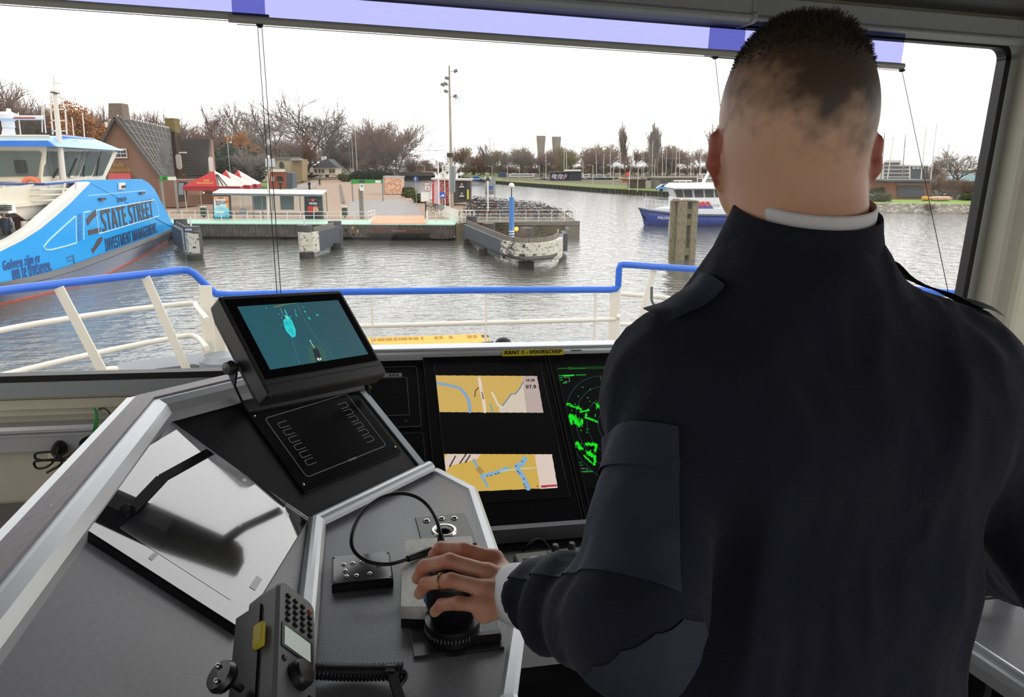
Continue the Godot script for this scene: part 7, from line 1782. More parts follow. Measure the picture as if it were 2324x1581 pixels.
	part("rim", mb().lathe([Vector2(0.36, 0.0), Vector2(0.39, 0.02), Vector2(0.39, -0.25), Vector2(0.36, -0.25)], cc, 22, Basis(Vector3.RIGHT, Vector3.BACK, Vector3.DOWN)), M("b9b9b4", 0.4), ck)
	part("hand", mb().span(cc + Vector3(0.02, 0.02, 0.03), cc + Vector3(-0.16, 0.16, 0.03), 0.04, 0.02, Vector3.BACK), dark, ck)
	part("hand", mb().span(cc + Vector3(0.0, 0.03, 0.03), cc + Vector3(0.03, -0.24, 0.03), 0.04, 0.02, Vector3.BACK), dark, ck)
	part("post", mb().cyl(Vector3(cc.x + 0.1, 1.3, cc.z - 0.3), cc + Vector3(0.1, 0.0, -0.3), 0.05, -1.0, 8), white, ck)
	var sl := thing("lamp_post", "white bent lamp post before the ticket kiosk", "lamp post")
	var sz := 73.0
	var s0 := D(994, 365, sz)
	part("pole", mb().cyl(Vector3(s0.x, 1.3, s0.z), s0, 0.07, -1.0, 8), white, sl)
	part("arm", mb().span(s0, D(985, 362, sz), 0.1, 0.08), white, sl)
	part("lamp_head", mb().cbox(D(981, 361.5, sz), Vector3(0.55, 0.1, 0.24), 0.03, Basis(Vector3.BACK, -0.12)), M("d8dad8", 0.4), sl)
	var so := thing("hook_lamp", "white swan-neck lamp fixed beside the tall pole", "lamp post")
	var oz := 84.0
	part("neck", mb().tube([D(1019, 380, oz), D(1018, 352, oz), D(1013, 343, oz), D(1003, 341, oz), D(994, 341, oz), D(992, 344, oz)], 0.05, 6), white, so)
	part("lamp_head", mb().lathe([Vector2(0.05, 0.3), Vector2(0.15, 0.05), Vector2(0.16, 0.0), Vector2(0.0, 0.0)], D(992, 348, oz), 10), white, so)
	var o0 := D(1019, 380, oz)
	part("pole", mb().cyl(Vector3(o0.x, 1.3, o0.z), o0, 0.06, -1.0, 8), white, so)
	var k := thing("ticket_kiosk", "flat-roofed kiosk covered in red and dark posters by the bicycles", "kiosk")
	var kz := 90.0
	var K := func(px: float, py: float, o := 0.0): return D(px, py, kz) + Vector3(0, 0, o)
	part("walls", mb().prism([K.call(981, 408), K.call(1068, 411), K.call(1067, 458), K.call(982, 466)], Vector3(0, 0, -3)), M("4c4440", 0.7), k)
	part("roof", mb().prism([K.call(978, 404, 0.3), K.call(1072, 406, 0.3), K.call(1070, 410, 0.3), K.call(980, 408, 0.3)], Vector3(0, 0, -3.6)), M("c9c8c2", 0.6), k, "pale flat roof")
	for q in [[981, 985, "b3252a"], [985, 998, "d6b9c6"], [998, 1006, "a05a68"], [1006, 1014, "74292c"], [1014, 1019, "8a2c28"]]: part("poster_strip", mb().prism([K.call(q[0], 409, 0.03), K.call(q[1], 409, 0.03), K.call(q[1], 462, 0.03), K.call(q[0], 464, 0.03)], Vector3(0, 0, 0.02)), grain("poster " + q[2], [[0.0, q[2]], [0.6, q[2]], [0.75, "d89a80"], [1.0, "e8d8d4"]], Vector3(0.4, 0.4, 0.4), 0.6, 0.0, 0.04, 3), k, "red-toned poster strip")
	for y in [412, 433]:
		part("dark_poster", mb().prism([K.call(1041, y, 0.03), K.call(1058, y, 0.03), K.call(1058, y + 18, 0.03), K.call(1041, y + 18, 0.03)], Vector3(0, 0, 0.02)), M("22333c", 0.5), k, "dark portrait poster")
		part("poster_figure", mb().prism(lay(rrect(0.3, 0.3, 0.14), K.call(1048, y + 6, 0.06), Vector3.RIGHT, Vector3.UP), Vector3(0, 0, 0.01)), M("b98a80", 0.6), k)
		part("poster_figure", mb().prism([K.call(1042, y + 13, 0.06), K.call(1044, y + 10, 0.06), K.call(1052, y + 10, 0.06), K.call(1054, y + 13, 0.06)], Vector3(0, 0, 0.01)), M("d8d8d8", 0.6), k)
	part("yellow_strip", mb().prism([K.call(1060, 430, 0.04), K.call(1064, 430, 0.04), K.call(1064, 452, 0.04), K.call(1060, 452, 0.04)], Vector3(0, 0, 0.02)), M("d8d850", 0.6), k, "yellow strip")
	var sg := [["round_sign", "round blue pedestrian sign on a grey pole", 943, 406, 5.5, "2f62b4", 88.0, true], ["arrow_sign", "square blue arrow sign before the ticket kiosk", 1004, 443, 6.5, "2060c8", 72.0, false], ["mirror_back", "round grey sign back at the mint deck", 1001, 470, 7.5, "8f9498", 69.5, true], ["shelter_disc", "round grey sign back under the waiting shelter", 552, 480, 8.5, "8d9094", 67.5, true]]
	for q in sg:
		var s := thing(q[0], q[1], "sign")
		var c := D(q[2], q[3], q[6])
		var r: float = q[4] * q[6] / 1700.0
		if q[7]: part("disc", mb().cyl(c, c + Vector3(0, 0, -0.05), r, -1.0, 20), M(q[5], 0.5), s)
		else: part("board", mb().box(c, Vector3(r * 2, r * 2, 0.05)), M(q[5], 0.5), s)
		if q[0] == "arrow_sign": part("arrow", mb().prism([c + Vector3(-0.2, -0.06, 0.03), c + Vector3(0.02, 0.02, 0.03), c + Vector3(-0.05, 0.12, 0.03), c + Vector3(0.2, 0.06, 0.03), c + Vector3(0.12, -0.2, 0.03), c + Vector3(0.06, -0.08, 0.03), c + Vector3(-0.15, -0.15, 0.03)], Vector3(0, 0, 0.01)), white, s)
		if q[0] == "round_sign": part("figure", mb().box(c + Vector3(0, -0.02, 0.02), Vector3(0.07, 0.3, 0.02)).box(c + Vector3(0.0, 0.17, 0.02), Vector3(0.09, 0.08, 0.02)), white, s)
		part("pole", mb().cyl(Vector3(c.x, 1.3, c.z - 0.06), c + Vector3(0, 0, -0.06), 0.04, -1.0, 8), M("9a9c9c", 0.5), s)
	var ib := thing("info_board", "white map board on a dark post beside the ramp", "sign")
	var ic := D(965, 447, 70.0)
	part("case", mb().cbox(ic, Vector3(0.86, 0.92, 0.1), 0.03), M("c9cac6", 0.5), ib)
	part("map_sheet", mb().box(ic + Vector3(-0.02, 0.0, 0.06), Vector3(0.72, 0.74, 0.02)), M("e6ebea", 0.4), ib)
	part("post", mb().box(Vector3(ic.x + 0.02, (1.3 + ic.y - 0.4) / 2, ic.z), Vector3(0.12, ic.y - 1.7, 0.1)), dark, ib)
	var z30 := thing("zone_sign", "white zone sign with a red frame beside the kiosk", "sign")
	var zc := D(970, 424, 78.0)
	part("board", mb().box(zc, Vector3(0.72, 0.86, 0.05)), M("b8353c", 0.5), z30)
	part("sheet", mb().box(zc + Vector3(0, 0, 0.03), Vector3(0.6, 0.74, 0.02)), white, z30)
	lettering("letters", "ZONE", 0.16, zc + Vector3(0, 0.17, 0.045), Vector3.RIGHT, Vector3.UP, dark, z30)
	lettering("letters", "30", 0.2, zc + Vector3(0, -0.15, 0.045), Vector3.RIGHT, Vector3.UP, dark, z30)
	part("pole", mb().cyl(Vector3(zc.x, 1.3, zc.z - 0.06), zc + Vector3(0, 0, -0.06), 0.04, -1.0, 8), M("9a9c9c", 0.5), z30)
	var tv := thing("navigation_mast", "white navigation mast with a black and white top mark among the bicycles", "navigation mark")
	var tm := D(1107, 410, 68.5)
	part("mast", mb().cyl(Vector3(tm.x, 1.3, tm.z), tm, 0.07, -1.0, 8), white, tv)
	part("top_triangle", mb().prism([tm + Vector3(-0.28, -0.05, 0), tm + Vector3(0.28, -0.05, 0), tm + Vector3(0, 0.36, 0)], Vector3(0, 0, -0.05)), M("3a3630", 0.6), tv)
	for s in [-1.0, 1.0]: part("top_wing", mb().prism([tm + Vector3(s * 0.12, 0.38, 0.02), tm + Vector3(s * 0.28, 0.38, 0.02), tm + Vector3(s * 0.32, 0.0, 0.02)], Vector3(0, 0, -0.05)), white, tv)
	var gb := thing("board_stack", "grey sign boards on a post over the water", "sign")
	for q in [[1103, 403, 1125, 421, "8f969c"], [1101, 422, 1121, 431, "7d8288"], [1101, 432, 1121, 441, "747a80"]]: part("board", mb().prism([D(q[0], q[1], 84), D(q[2], q[1], 84), D(q[2], q[3], 84), D(q[0], q[3], 84)], Vector3(0, 0, -0.06)), M(q[4], 0.5), gb)
	part("blue_field", mb().box(D(1114, 426, 83.9), Vector3(0.4, 0.4, 0.03)), M("2f62b4", 0.5), gb)
	for x in [1103, 1123]:
		var q := D(x, 410, 84.1)
		part("post", mb().cyl(Vector3(q.x, -1.0, q.z), q, 0.06, -1.0, 8), M("9a9c9c", 0.5), gb)
	for q in [[463, 489, "green litter bin left of the waiting shelter"], [783, 489, "green litter bin at the foot of the entrance road"]]:
		var b := G(q[0], q[1] + 4, 1.36)
		var s := thing("litter_bin", q[2], "bin")
		part("body", mb().cbox(b + Vector3(0, 0.5, 0), Vector3(0.46, 0.8, 0.4), 0.04), M("2c4a40", 0.6), s)
		part("lid", mb().cbox(b + Vector3(0, 0.95, 0), Vector3(0.5, 0.12, 0.44), 0.03), M("cfd2cc", 0.5), s, "pale lid")
		part("foot", mb().box(b + Vector3(0, 0.05, 0), Vector3(0.12, 0.12, 0.12)), dark, s)
	var cp := thing("mooring_pole", "weathered grey square pole on the mint deck left of the ramp", "pole")
	var c0 := D(822, 500, 67.0)
	part("post", mb().box(Vector3(c0.x, (1.36 + D(821, 428, 67).y) / 2, c0.z), Vector3(0.34, D(821, 428, 67).y - 1.36, 0.34)), grain("grey wood pole", [[0.0, "6a6660"], [1.0, "8d8880"]], Vector3(2, 0.4, 2), 0.9), cp)
	part("notice", mb().box(D(821, 425, 66.7), Vector3(0.36, 0.6, 0.05)), white, cp, "white notice")
	part("notice_dot", mb().box(D(821, 421.5, 66.65), Vector3(0.16, 0.12, 0.03)), M("2f62b4", 0.5), cp)
	var fpz := thing("flag_pole", "tall white pole with a globe before the waiting shelter", "lamp post")
	var f0 := G(609, 497, 1.36)
	var f1 := D(609, 356, -f0.z)
	part("pole", mb().cyl(f0, f1, 0.1, 0.07, 8), M("dcd9d0", 0.5), fpz)
	part("globe", mb().ball(f1, Vector3(0.14, 0.14, 0.14), 10), M("eeece6", 0.4), fpz)
	part("sign_back", mb().box(D(613, 369, -f0.z - 0.2), Vector3(0.85, 0.7, 0.05)), M("c4c8ca", 0.5), fpz)
	var v := thing("mural_van", "box van painted with a red and cream mural beside the canal", "van")
	var vz := 122.0
	part("box", mb().prism([D(873, 402, vz), D(911, 403, vz), D(911, 440, vz), D(873, 440, vz)], Vector3(0, 0, -3)), grain("mural paint", [[0.0, "d8b890"], [0.4, "e6d2b8"], [0.55, "b85a48"], [0.62, "e0c8a8"], [0.8, "d88a70"], [1.0, "efe0cc"]], Vector3(0.22, 0.22, 0.22), 0.6, 0.0, 0.03, 4), v, "cream box with red mural")
	part("box_end", mb().prism([D(869, 400, vz + 1), D(873, 402, vz), D(873, 440, vz), D(869, 438, vz + 1)], Vector3(0, 0, -3)), M("a89a90", 0.6), v)
	part("roof", mb().prism([D(870, 399, vz + 0.2), D(913, 400, vz + 0.2), D(913, 403, vz), D(870, 402, vz)], Vector3(0, 0, -3)), M("8d9498", 0.6), v)
	part("counter", mb().box(D(893, 442, vz - 0.2), Vector3(1.8, 0.14, 0.6)), M("3a4450", 0.6), v)
	for x in [878, 906]: part("wheel", mb().cyl(D(x, 443, vz - 0.1), D(x, 443, vz + 0.2), 0.25, -1.0, 12), dark, v)
	var kk := thing("brick_kiosk", "small red-brick kiosk with a flat white sign board", "kiosk")
	var kb := 150.0
	part("walls", mb().prism([D(612, 390, kb), D(650, 390, kb), D(650, 430, kb), D(612, 430, kb)], Vector3(0, 0, -4)), M("96533f", 0.8), kk, "red brick walls")
	part("side_unit", mb().prism([D(650, 391, kb), D(664, 392, kb), D(664, 430, kb), D(650, 430, kb)], Vector3(0, 0, -3)), M("4d5660", 0.6), kk, "blue-grey side unit")
	part("sign_board", mb().box(D(631, 387, kb - 0.3), Vector3(2.7, 0.5, 0.2)), white, kk)
	part("window", mb().box(D(635, 405, kb - 0.1), Vector3(1.2, 0.9, 0.1)), M("2c2a2a", 0.3), kk)
	part("notice", mb().box(D(619, 406, kb - 0.1), Vector3(0.5, 0.9, 0.1)), M("c9ccd4", 0.5), kk)
	var vl := thing("white_villa", "pale villa with an arched window behind the kiosk", "house")
	var vb := 200.0
	part("walls", mb().prism([D(590, 378, vb), D(610, 360, vb), D(645, 358, vb), D(662, 362, vb), D(662, 412, vb), D(590, 412, vb)], Vector3(0, 0, -8)), M("b8ac98", 0.8), vl)
	part("roof", mb().prism([D(588, 380, vb - 0.4), D(612, 356, vb - 0.4), D(664, 356, vb - 0.4), D(664, 362, vb - 0.4), D(614, 362, vb - 0.4), D(592, 382, vb - 0.4)], Vector3(0, 0, -8)), M("6d665e", 0.7), vl)
	part("arched_window", mb().prism(lay(arc(Vector2(0, 0), 0.6, 0, PI, 8) + [Vector2(-0.6, -1.0), Vector2(0.6, -1.0)], D(639, 372, vb - 0.1), Vector3.RIGHT, Vector3.UP), Vector3(0, 0, 0.1)), M("4b4842", 0.3), vl)
	part("annex", mb().prism([D(660, 362, vb - 6), D(686, 361, vb - 6), D(686, 410, vb - 6), D(660, 410, vb - 6)], Vector3(0, 0, -5)), M("94805e", 0.8), vl, "ochre annex")
	part("annex_roof", mb().box(D(674, 362, vb - 6), Vector3(2.6, 0.5, 3)), M("8f9498", 0.6), vl)
	var dh := thing("slate_house", "low white house with a dark hipped roof at the road's end", "house")
	var hb := 230.0
	part("walls", mb().prism([D(710, 379, hb), D(762, 379, hb), D(762, 396, hb), D(710, 396, hb)], Vector3(0, 0, -8)), M("cfc4b4", 0.8), dh)
	part("roof", mb().prism([D(707, 380, hb - 1), D(738, 361, hb - 1), D(744, 361, hb - 1), D(766, 380, hb - 1)], Vector3(0, 0, -8)), M("474a52", 0.7), dh, "dark hipped roof")
	part("chimney", mb().box(D(735, 359, hb + 1), Vector3(1.4, 1.2, 1.2)), white, dh)
	for x in [717, 725, 733, 750, 757]: part("window", mb().box(D(x, 388, hb - 0.1), Vector3(0.7, 1.1, 0.1)), M("4a4844", 0.4), dh)
	for q in [[637, 431, "1d1f24", "person in black walking past the brick kiosk", 1.7], [687, 414, "23242a", "person in dark clothes on the footpath", 1.75], [698, 406, "202228", "left of two distant people on the footpath", 1.75], [706, 406, "1f2126", "right of two distant people on the footpath", 1.75]]: tiny_person(G(q[0], q[1], 1.3), q[4], q[2], "2a211c", q[3], q[0] * 0.1)
	for q in [[703, 433, "1d1f24", "cyclist in black riding towards the landing"], [726, 421, "3a3a3e", "cyclist farther up the road"]]:
		var b := G(q[0], q[1], 1.3)
		tiny_person(b + Vector3(0, 0.12, 0), 1.7, q[2], "2a211c", q[3], 0.0, "23304a", true)
		dup(bikes[0], "bicycle", Transform3D(Basis(Vector3.UP, PI / 2 + 0.1), b), "bicycle under the " + q[3], "ridden bicycles")
var bikes := []
func make_bike(paint: String) -> Node3D:
	var t := Node3D.new()
	t.set_meta("category", "bicycle")
	var dk := M("1f1f21", 0.5)
	for x in [-0.53, 0.53]:
		part("wheel", mb().tube(MB.ring(Vector3(x, 0.34, 0), Basis(), 0.33, 0.33, 14), 0.022, 4, true).tube([Vector3(x - 0.33, 0.34, 0), Vector3(x + 0.33, 0.34, 0)], 0.006, 3).tube([Vector3(x, 0.01, 0), Vector3(x, 0.67, 0)], 0.006, 3).tube([Vector3(x - 0.23, 0.11, 0), Vector3(x + 0.23, 0.57, 0)], 0.006, 3), M("4a4a4c", 0.5), t)
		part("mudguard", mb().tube(lay(arc(Vector2(x, 0.34), 0.37, 0.3, PI - 0.3, 6), Vector3.ZERO, Vector3.RIGHT, Vector3.UP), 0.02, 4), M(paint, 0.4, 0.2), t)
	var f := mb()
	for q in [[Vector3(0.53, 0.34, 0), Vector3(0.42, 0.98, 0)], [Vector3(0.45, 0.8, 0), Vector3(-0.05, 0.32, 0)], [Vector3(-0.05, 0.32, 0), Vector3(-0.2, 0.85, 0)], [Vector3(-0.53, 0.34, 0), Vector3(-0.05, 0.32, 0)], [Vector3(-0.53, 0.34, 0), Vector3(-0.17, 0.75, 0)], [Vector3(0.44, 0.72, 0), Vector3(-0.15, 0.62, 0)]]: f.cyl(q[0], q[1], 0.018, -1.0, 5)
	part("frame", f, M(paint, 0.4, 0.2), t)
	part("handlebar", mb().tube([Vector3(0.2, 1.02, -0.27), Vector3(0.38, 1.04, -0.2), Vector3(0.42, 1.0, 0), Vector3(0.38, 1.04, 0.2), Vector3(0.2, 1.02, 0.27)], 0.016, 4), M("c8c8c8", 0.25, 0.8), t)
	part("saddle", mb().cbox(Vector3(-0.24, 0.92, 0), Vector3(0.27, 0.06, 0.16), 0.02).cyl(Vector3(-0.2, 0.8, 0), Vector3(-0.22, 0.92, 0), 0.015, -1.0, 5), dk, t)
	part("carrier", mb().box(Vector3(-0.58, 0.74, 0), Vector3(0.4, 0.03, 0.14)), dk, t)
	return t
func build_bikes() -> void:
	for c in ["232325", "3a3d42", "8f9296", "5c2a2a", "2b3d5c", "a8502c"]: bikes.append(make_bike(c))
	rng.seed = 90
	var n := 0
	for r in 5:
		var f := r / 4.0
		var a := G(lerpf(1072, 1062, f), lerpf(463, 497, f), 1.3); var b := G(lerpf(1235, 1272, f), lerpf(480, 497, f), 1.3)
		var m := int(a.distance_to(b) / 0.5)
		for k in m:
			var p := a.lerp(b, (k + rng.randf() * 0.6) / m) + Vector3(0, 0.02, rng.randf_range(-0.25, 0.25))
			var kind: int = [0, 2, 1, 2, 0, 4, 3, 1, 5, 0, 2, 1][rng.randi() % 12]
			var lean := Basis(Vector3.UP, rng.randf_range(-0.9, 0.9) + (PI if rng.randf() < 0.5 else 0.0) + 0.5) * Basis(Vector3.RIGHT, rng.randf_range(-0.12, 0.12))
			dup(bikes[kind], "bicycle", Transform3D(lean, p), ["black", "dark grey", "silver", "dark red", "blue", "orange"][kind] + " bicycle, " + nth(k) + " from the left in the " + ["rearmost", "second", "middle", "fourth", "front"][r] + " row on the quay", "bicycles parked on the quay")
			n += 1
	var fb := G(1278, 496, 1.3)
	dup(bikes[1], "bicycle", Transform3D(Basis(), fb), "last bicycle of the front row at the quay corner")
	dup(bikes[2], "bicycle", Transform3D(Basis(Vector3.UP, 0.4), G(983, 482, 1.3)), "bicycle leaning by the red poster kiosk")
	dup(bikes[0], "bicycle", Transform3D(Basis(Vector3.UP, 1.0), G(990, 483, 1.3)), "dark bicycle beside the one at the red poster kiosk")
func build_far_bank() -> void:
	var white := M("e6e5e0", 0.5); var grey := M("8e8c88", 0.6)
	for q in [[1228, 308, "left of the two tapered concrete water towers"], [1263, 310, "right of the two tapered concrete water towers"]]:
		var z := 520.0
		var c := D(q[0], q[1], z)
		var t := thing("water_tower", q[2], "tower")
		part("shaft", mb().lathe([Vector2(2.6, 0.0), Vector2(2.3, 10.0), Vector2(2.35, c.y - 12.0), Vector2(3.3, c.y - 0.6), Vector2(3.3, c.y), Vector2(0.0, c.y)], Vector3(c.x, 0, c.z), 18), M("8f867c", 0.9), t)
	var S := func(called: String, label: String, cat: String, x0: float, x1: float, yt: float, yb: float, z: float, depth: float, m: Material, rm: Material):
		var t := thing(called, label, cat)
		part("walls", mb().prism([D(x0, yt, z), D(x1, yt, z), D(x1, yb, z) * Vector3(1, 0, 1) + Vector3.UP * 0.9, D(x0, yb, z) * Vector3(1, 0, 1) + Vector3.UP * 0.9], Vector3(0, 0, -depth)), m, t)
		var a := D(x0, yt, z); var b := D(x1, yt, z)
		part("roof", mb().box((a + b) * 0.5 + Vector3(0, 0.1, -depth / 2), Vector3(b.x - a.x + 0.8, 0.25, depth + 0.8)), rm, t)
		return t
	var sd: Node3D = S.call("graffiti_shed", "black shed with pale graffiti below the water towers", "shed", 1250.0, 1291.0, 391.0, 410.0, 233.0, 6.0, M("2b2d36", 0.8), M("4a4c52", 0.7))
	for k in 7: part("graffiti", mb().prism(lay(rrect(1.0, 1.3, 0.4), D(1256 + k * 4.6, 399 + (k % 3) * 2, 232.9), Vector3.RIGHT, Vector3(0.3, 1, 0)), Vector3(0, 0, 0.04)), M(["a99fb4", "c4bcc8", "7f6f8c"][k % 3], 0.7), sd, "pale graffiti patch")
	var s2: Node3D = S.call("navy_shed", "navy container shed with a white bar on its roof", "shed", 1291.0, 1319.0, 390.0, 410.0, 232.0, 6.0, M("2a3040", 0.8), M("3a4050", 0.7))
	part("roof_bar", mb().box(D(1300, 386.5, 232), Vector3(5.2, 0.5, 1)), white, s2)
	S.call("brown_hut", "small brown hut at the edge of the yacht harbour", "hut", 1431.0, 1465.0, 408.0, 427.0, 163.0, 4.0, M("55483f", 0.9), M("6a5c50", 0.8))
	var lb: Node3D = S.call("long_boathouse", "long grey boathouse behind the blue car", "boathouse", 1489.0, 1596.0, 404.0, 428.0, 160.0, 6.0, M("7c776e", 0.8), M("8c8478", 0.8))
	for x in [1505, 1518, 1540, 1560]: part("opening", mb().box(D(x, 413, 159.9), Vector3(0.9, 0.9, 0.1)), M("4a4a48", 0.6), lb)
	S.call("orange_container", "orange-brown container at the masts", "container", 1415.0, 1432.0, 406.0, 414.0, 212.0, 3.0, M("b06a48", 0.8), M("c08060", 0.8))
	for q in [[1155, 1213, 394, 402, "long white coach parked across the canal", "e0e2e4"], [1322, 1340, 395, 403, "white van beside the navy shed", "d8dade"], [1345, 1376, 396, 404, "pale boat shed roofs behind the lawn", "b8bcbe"], [1130, 1150, 390, 402, "dark blue container across the canal", "26406a"]]:
		var t := thing("parked_coach" if q[5] != "26406a" else "blue_container", q[4], "vehicle")
		var z := 285.0
		part("body", mb().prism([D(q[0], q[3] - 1, z), D(q[0] + 2, q[2], z), D(q[1] - 2, q[2], z), D(q[1], q[3] - 1, z)], Vector3(0, 0, -2.5)), M(q[5], 0.5), t)
		part("windows", mb().prism([D(q[0] + 4, q[2] + 2, z - 0.1), D(q[1] - 4, q[2] + 2, z - 0.1), D(q[1] - 4, q[2] + 4, z - 0.1), D(q[0] + 4, q[2] + 4, z - 0.1)], Vector3(0, 0, 0.02)), M("4a5058", 0.3), t)
		for x in [q[0] + 6, q[1] - 6]:
			var w := D(x, q[3], z)
			part("wheel", mb().cyl(Vector3(w.x, 1.35, w.z - 0.05), Vector3(w.x, 1.35, w.z - 0.35), 0.4, -1.0, 10), M("2a2a2c", 0.7), t)
	for q in [[1082, 398, "light blue car parked on the far bank left of the lamps", 230.0], [1514, 425, "sky-blue car parked before the grey boathouse", 142.0], [1950, 446, "grey car at the right shore beside the helmsman's neck", 112.0]]:
		var t := thing("parked_car", q[2], "car")
		var c := D(q[0], q[1], q[3]); c.y = 0.98
		var pm := M("6fa4d8" if q[0] < 1900 else "6a6e74", 0.35)
		part("body", mb().loft([lay([Vector2(-2.0, 0.3), Vector2(2.0, 0.3), Vector2(2.05, 0.75), Vector2(1.2, 0.85), Vector2(0.7, 1.4), Vector2(-1.0, 1.42), Vector2(-1.8, 0.9), Vector2(-2.05, 0.7)], c + Vector3(0, 0, 0.8), Vector3.RIGHT, Vector3.UP), lay([Vector2(-2.0, 0.3), Vector2(2.0, 0.3), Vector2(2.05, 0.75), Vector2(1.2, 0.85), Vector2(0.7, 1.4), Vector2(-1.0, 1.42), Vector2(-1.8, 0.9), Vector2(-2.05, 0.7)], c + Vector3(0, 0, -0.8), Vector3.RIGHT, Vector3.UP)]), pm, t)
		part("side_windows", mb().prism(lay([Vector2(-1.4, 0.92), Vector2(0.95, 0.92), Vector2(0.6, 1.32), Vector2(-0.95, 1.34)], c + Vector3(0, 0, 0.8), Vector3.RIGHT, Vector3.UP), Vector3(0, 0, 0.03)), M("32383e", 0.2), t)
		for x in [-1.25, 1.25]: part("wheel", mb().cyl(c + Vector3(x, 0.32, 0.65), c + Vector3(x, 0.32, 0.86), 0.32, -1.0, 14), M("1f1f21", 0.7), t)
	var lk := 0
	for q in [[1046, 377], [1117, 377], [1152, 376], [1179, 376], [1224, 375]]:
		far_lamp(q[0], q[1], 235.0, nth(lk) + " distant street lamp from the left across the canal"); lk += 1
	for q in [[1346, 375, 409], [1393, 375, 415], [1449, 374, 426]]: far_lamp(q[0], q[1], [185.0, 165.0, 143.0][[1346, 1393, 1449].find(q[0])], ["left", "middle", "right"][[1346, 1393, 1449].find(q[0])] + " of three street lamps on the far bank lawn")
	var ms := [[1239, 340, 1239], [1281, 305, 1280], [1286, 325, 1285], [1323, 365, 1323], [1353, 348, 1354], [1371, 348, 1369], [1385, 322, 1385], [1409, 328, 1406], [1433, 352, 1428], [1437, 330, 1431], [1457, 333, 1456], [1462, 330, 1460], [1482, 319, 1479], [1487, 360, 1485], [1503, 325, 1503], [1514, 332, 1510], [1527, 331, 1523], [1536, 332, 1532], [1542, 328, 1542], [1564, 300, 1560], [1569, 312, 1567], [1572, 320, 1574], [1594, 300, 1586], [1591, 338, 1590], [1611, 320, 1604], [2008, 300, 2000], [2028, 310, 2012], [2055, 306, 2048], [2103, 284, 2090], [2126, 280, 2112], [1620, 352, 1618]]
	rng.seed = 17
	ms.sort_custom(func(x, y): return x[0] < y[0])
	for mi in ms.size():
		var q: Array = ms[mi]
		var z := 240.0 + rng.randf() * 25.0
		var lab := nth(mi) + " yacht mast from the left in the harbour across the canal"
		var gp := "yachts in the far harbour"
		if q[0] > 1900:
			z = 118.0; lab = nth(mi - ms.size() + 5) + " tall yacht mast from the left above the right-hand shore"; gp = "yachts at the right shore"
		var tp := D(q[0], q[1], z); var bs := D(q[2], 415, z); bs.y = 1.4
		var t := thing("sailing_yacht", lab, "sailing boat", Transform3D(), gp)
		part("mast", mb().cyl(bs, tp, 0.10, 0.06, 6), M("d9d7d2" if rng.randf() < 0.7 else "8d8880", 0.45), t)
		var e := bs.lerp(tp, 0.62)
		part("spreader", mb().span(e + Vector3(-0.8, 0, 0), e + Vector3(0.8, 0, 0), 0.06, 0.06), M("c8c6c0", 0.5), t)
		part("stay", mb().cyl(tp, bs + Vector3(rng.randf_range(-3, 3), 0, 0), 0.025, -1.0, 4), M("9a9892", 0.5), t)
		var hl := []
		for k in [[-4.0, 0.05], [-3.0, 0.8], [0.0, 1.3], [3.0, 1.1], [3.8, 0.8]]: hl.append([bs + Vector3(k[0], 0.1, k[1]), bs + Vector3(k[0] * 0.9, -0.42, k[1] * 0.5), bs + Vector3(k[0] * 0.9, -0.42, -k[1] * 0.5), bs + Vector3(k[0], 0.1, -k[1])])
		part("hull", mb().loft(hl), M(["e4e4e2", "c9d2da", "3a4a68", "d6d0c4"][rng.randi() % 4], 0.4), t)
	var fl := thing("orange_flag", "bright orange flag among the yacht masts", "flag")
	part("cloth", mb().prism([D(1420, 392, 150), D(1429, 389, 150), D(1429, 396, 150), D(1421, 399, 150)], Vector3(0, 0, -0.05)), M("e8553c", 0.7), fl)
	part("staff", mb().cyl(D(1429, 388, 150), Vector3(D(1429, 388, 150).x, 0.97, -150), 0.06, -1.0, 6), white, fl)
	var ap := thing("apartment_block", "white apartment block with rows of dark windows at the right", "building")
	var az := 210.0
	part("walls", mb().prism([D(2003, 422, az), D(2006, 372, az), D(2012, 363, az), D(2046, 363, az), D(2047, 373, az), D(2068, 374, az), D(2066, 422, az)], Vector3(0, 0, -8)), M("dcdcd8", 0.7), ap, "white walls")
	part("dark_wing", mb().prism([D(2067, 376, az), D(2106, 377, az), D(2106, 422, az), D(2066, 422, az)], Vector3(0, 0, -8)), M("55585f", 0.7), ap, "dark grey wing")
	part("white_parapet", mb().box(D(2086, 375.5, az - 0.1), Vector3(5.0, 0.4, 0.4)), white, ap)
	for r in 5:
		for c in 8:
			var x := 2011 + c * 7.0; var y := 371 + r * 8.5
			if x > 2045 and r == 0: continue
			part("window", mb().box(D(x, y, az - 0.15), Vector3(0.7 if c % 3 else 1.0, 0.65, 0.2)), M("4b5058", 0.3), ap)
	for k in 3: part("upper_window", mb().box(D(2074 + k * 9, 381, az - 0.15), Vector3(0.9, 0.7, 0.2)), M("9fa6ae", 0.3), ap)
	var bh: Node3D = S.call("dark_boathouse", "low dark boathouse with brick ends at the right shore", "boathouse", 2018.0, 2112.0, 411.0, 447.0, 112.0, 6.0, M("7d4f3c", 0.8), M("5d6470", 0.7))
	part("dark_doors", mb().prism([D(2036, 424, 111.9), D(2096, 424, 111.9), D(2096, 447, 111.9), D(2038, 447, 111.9)], Vector3(0, 0, 0.1)), M("3c4048", 0.7), bh, "dark boarded doors")
	part("window_band", mb().prism([D(2034, 416, 111.9), D(2092, 416, 111.9), D(2092, 421, 111.9), D(2034, 421, 111.9)], Vector3(0, 0, 0.1)), M("4a4440", 0.4), bh)
	var hs := thing("blue_roof_house", "house with a pale blue roof behind the right-hand bushes", "house")
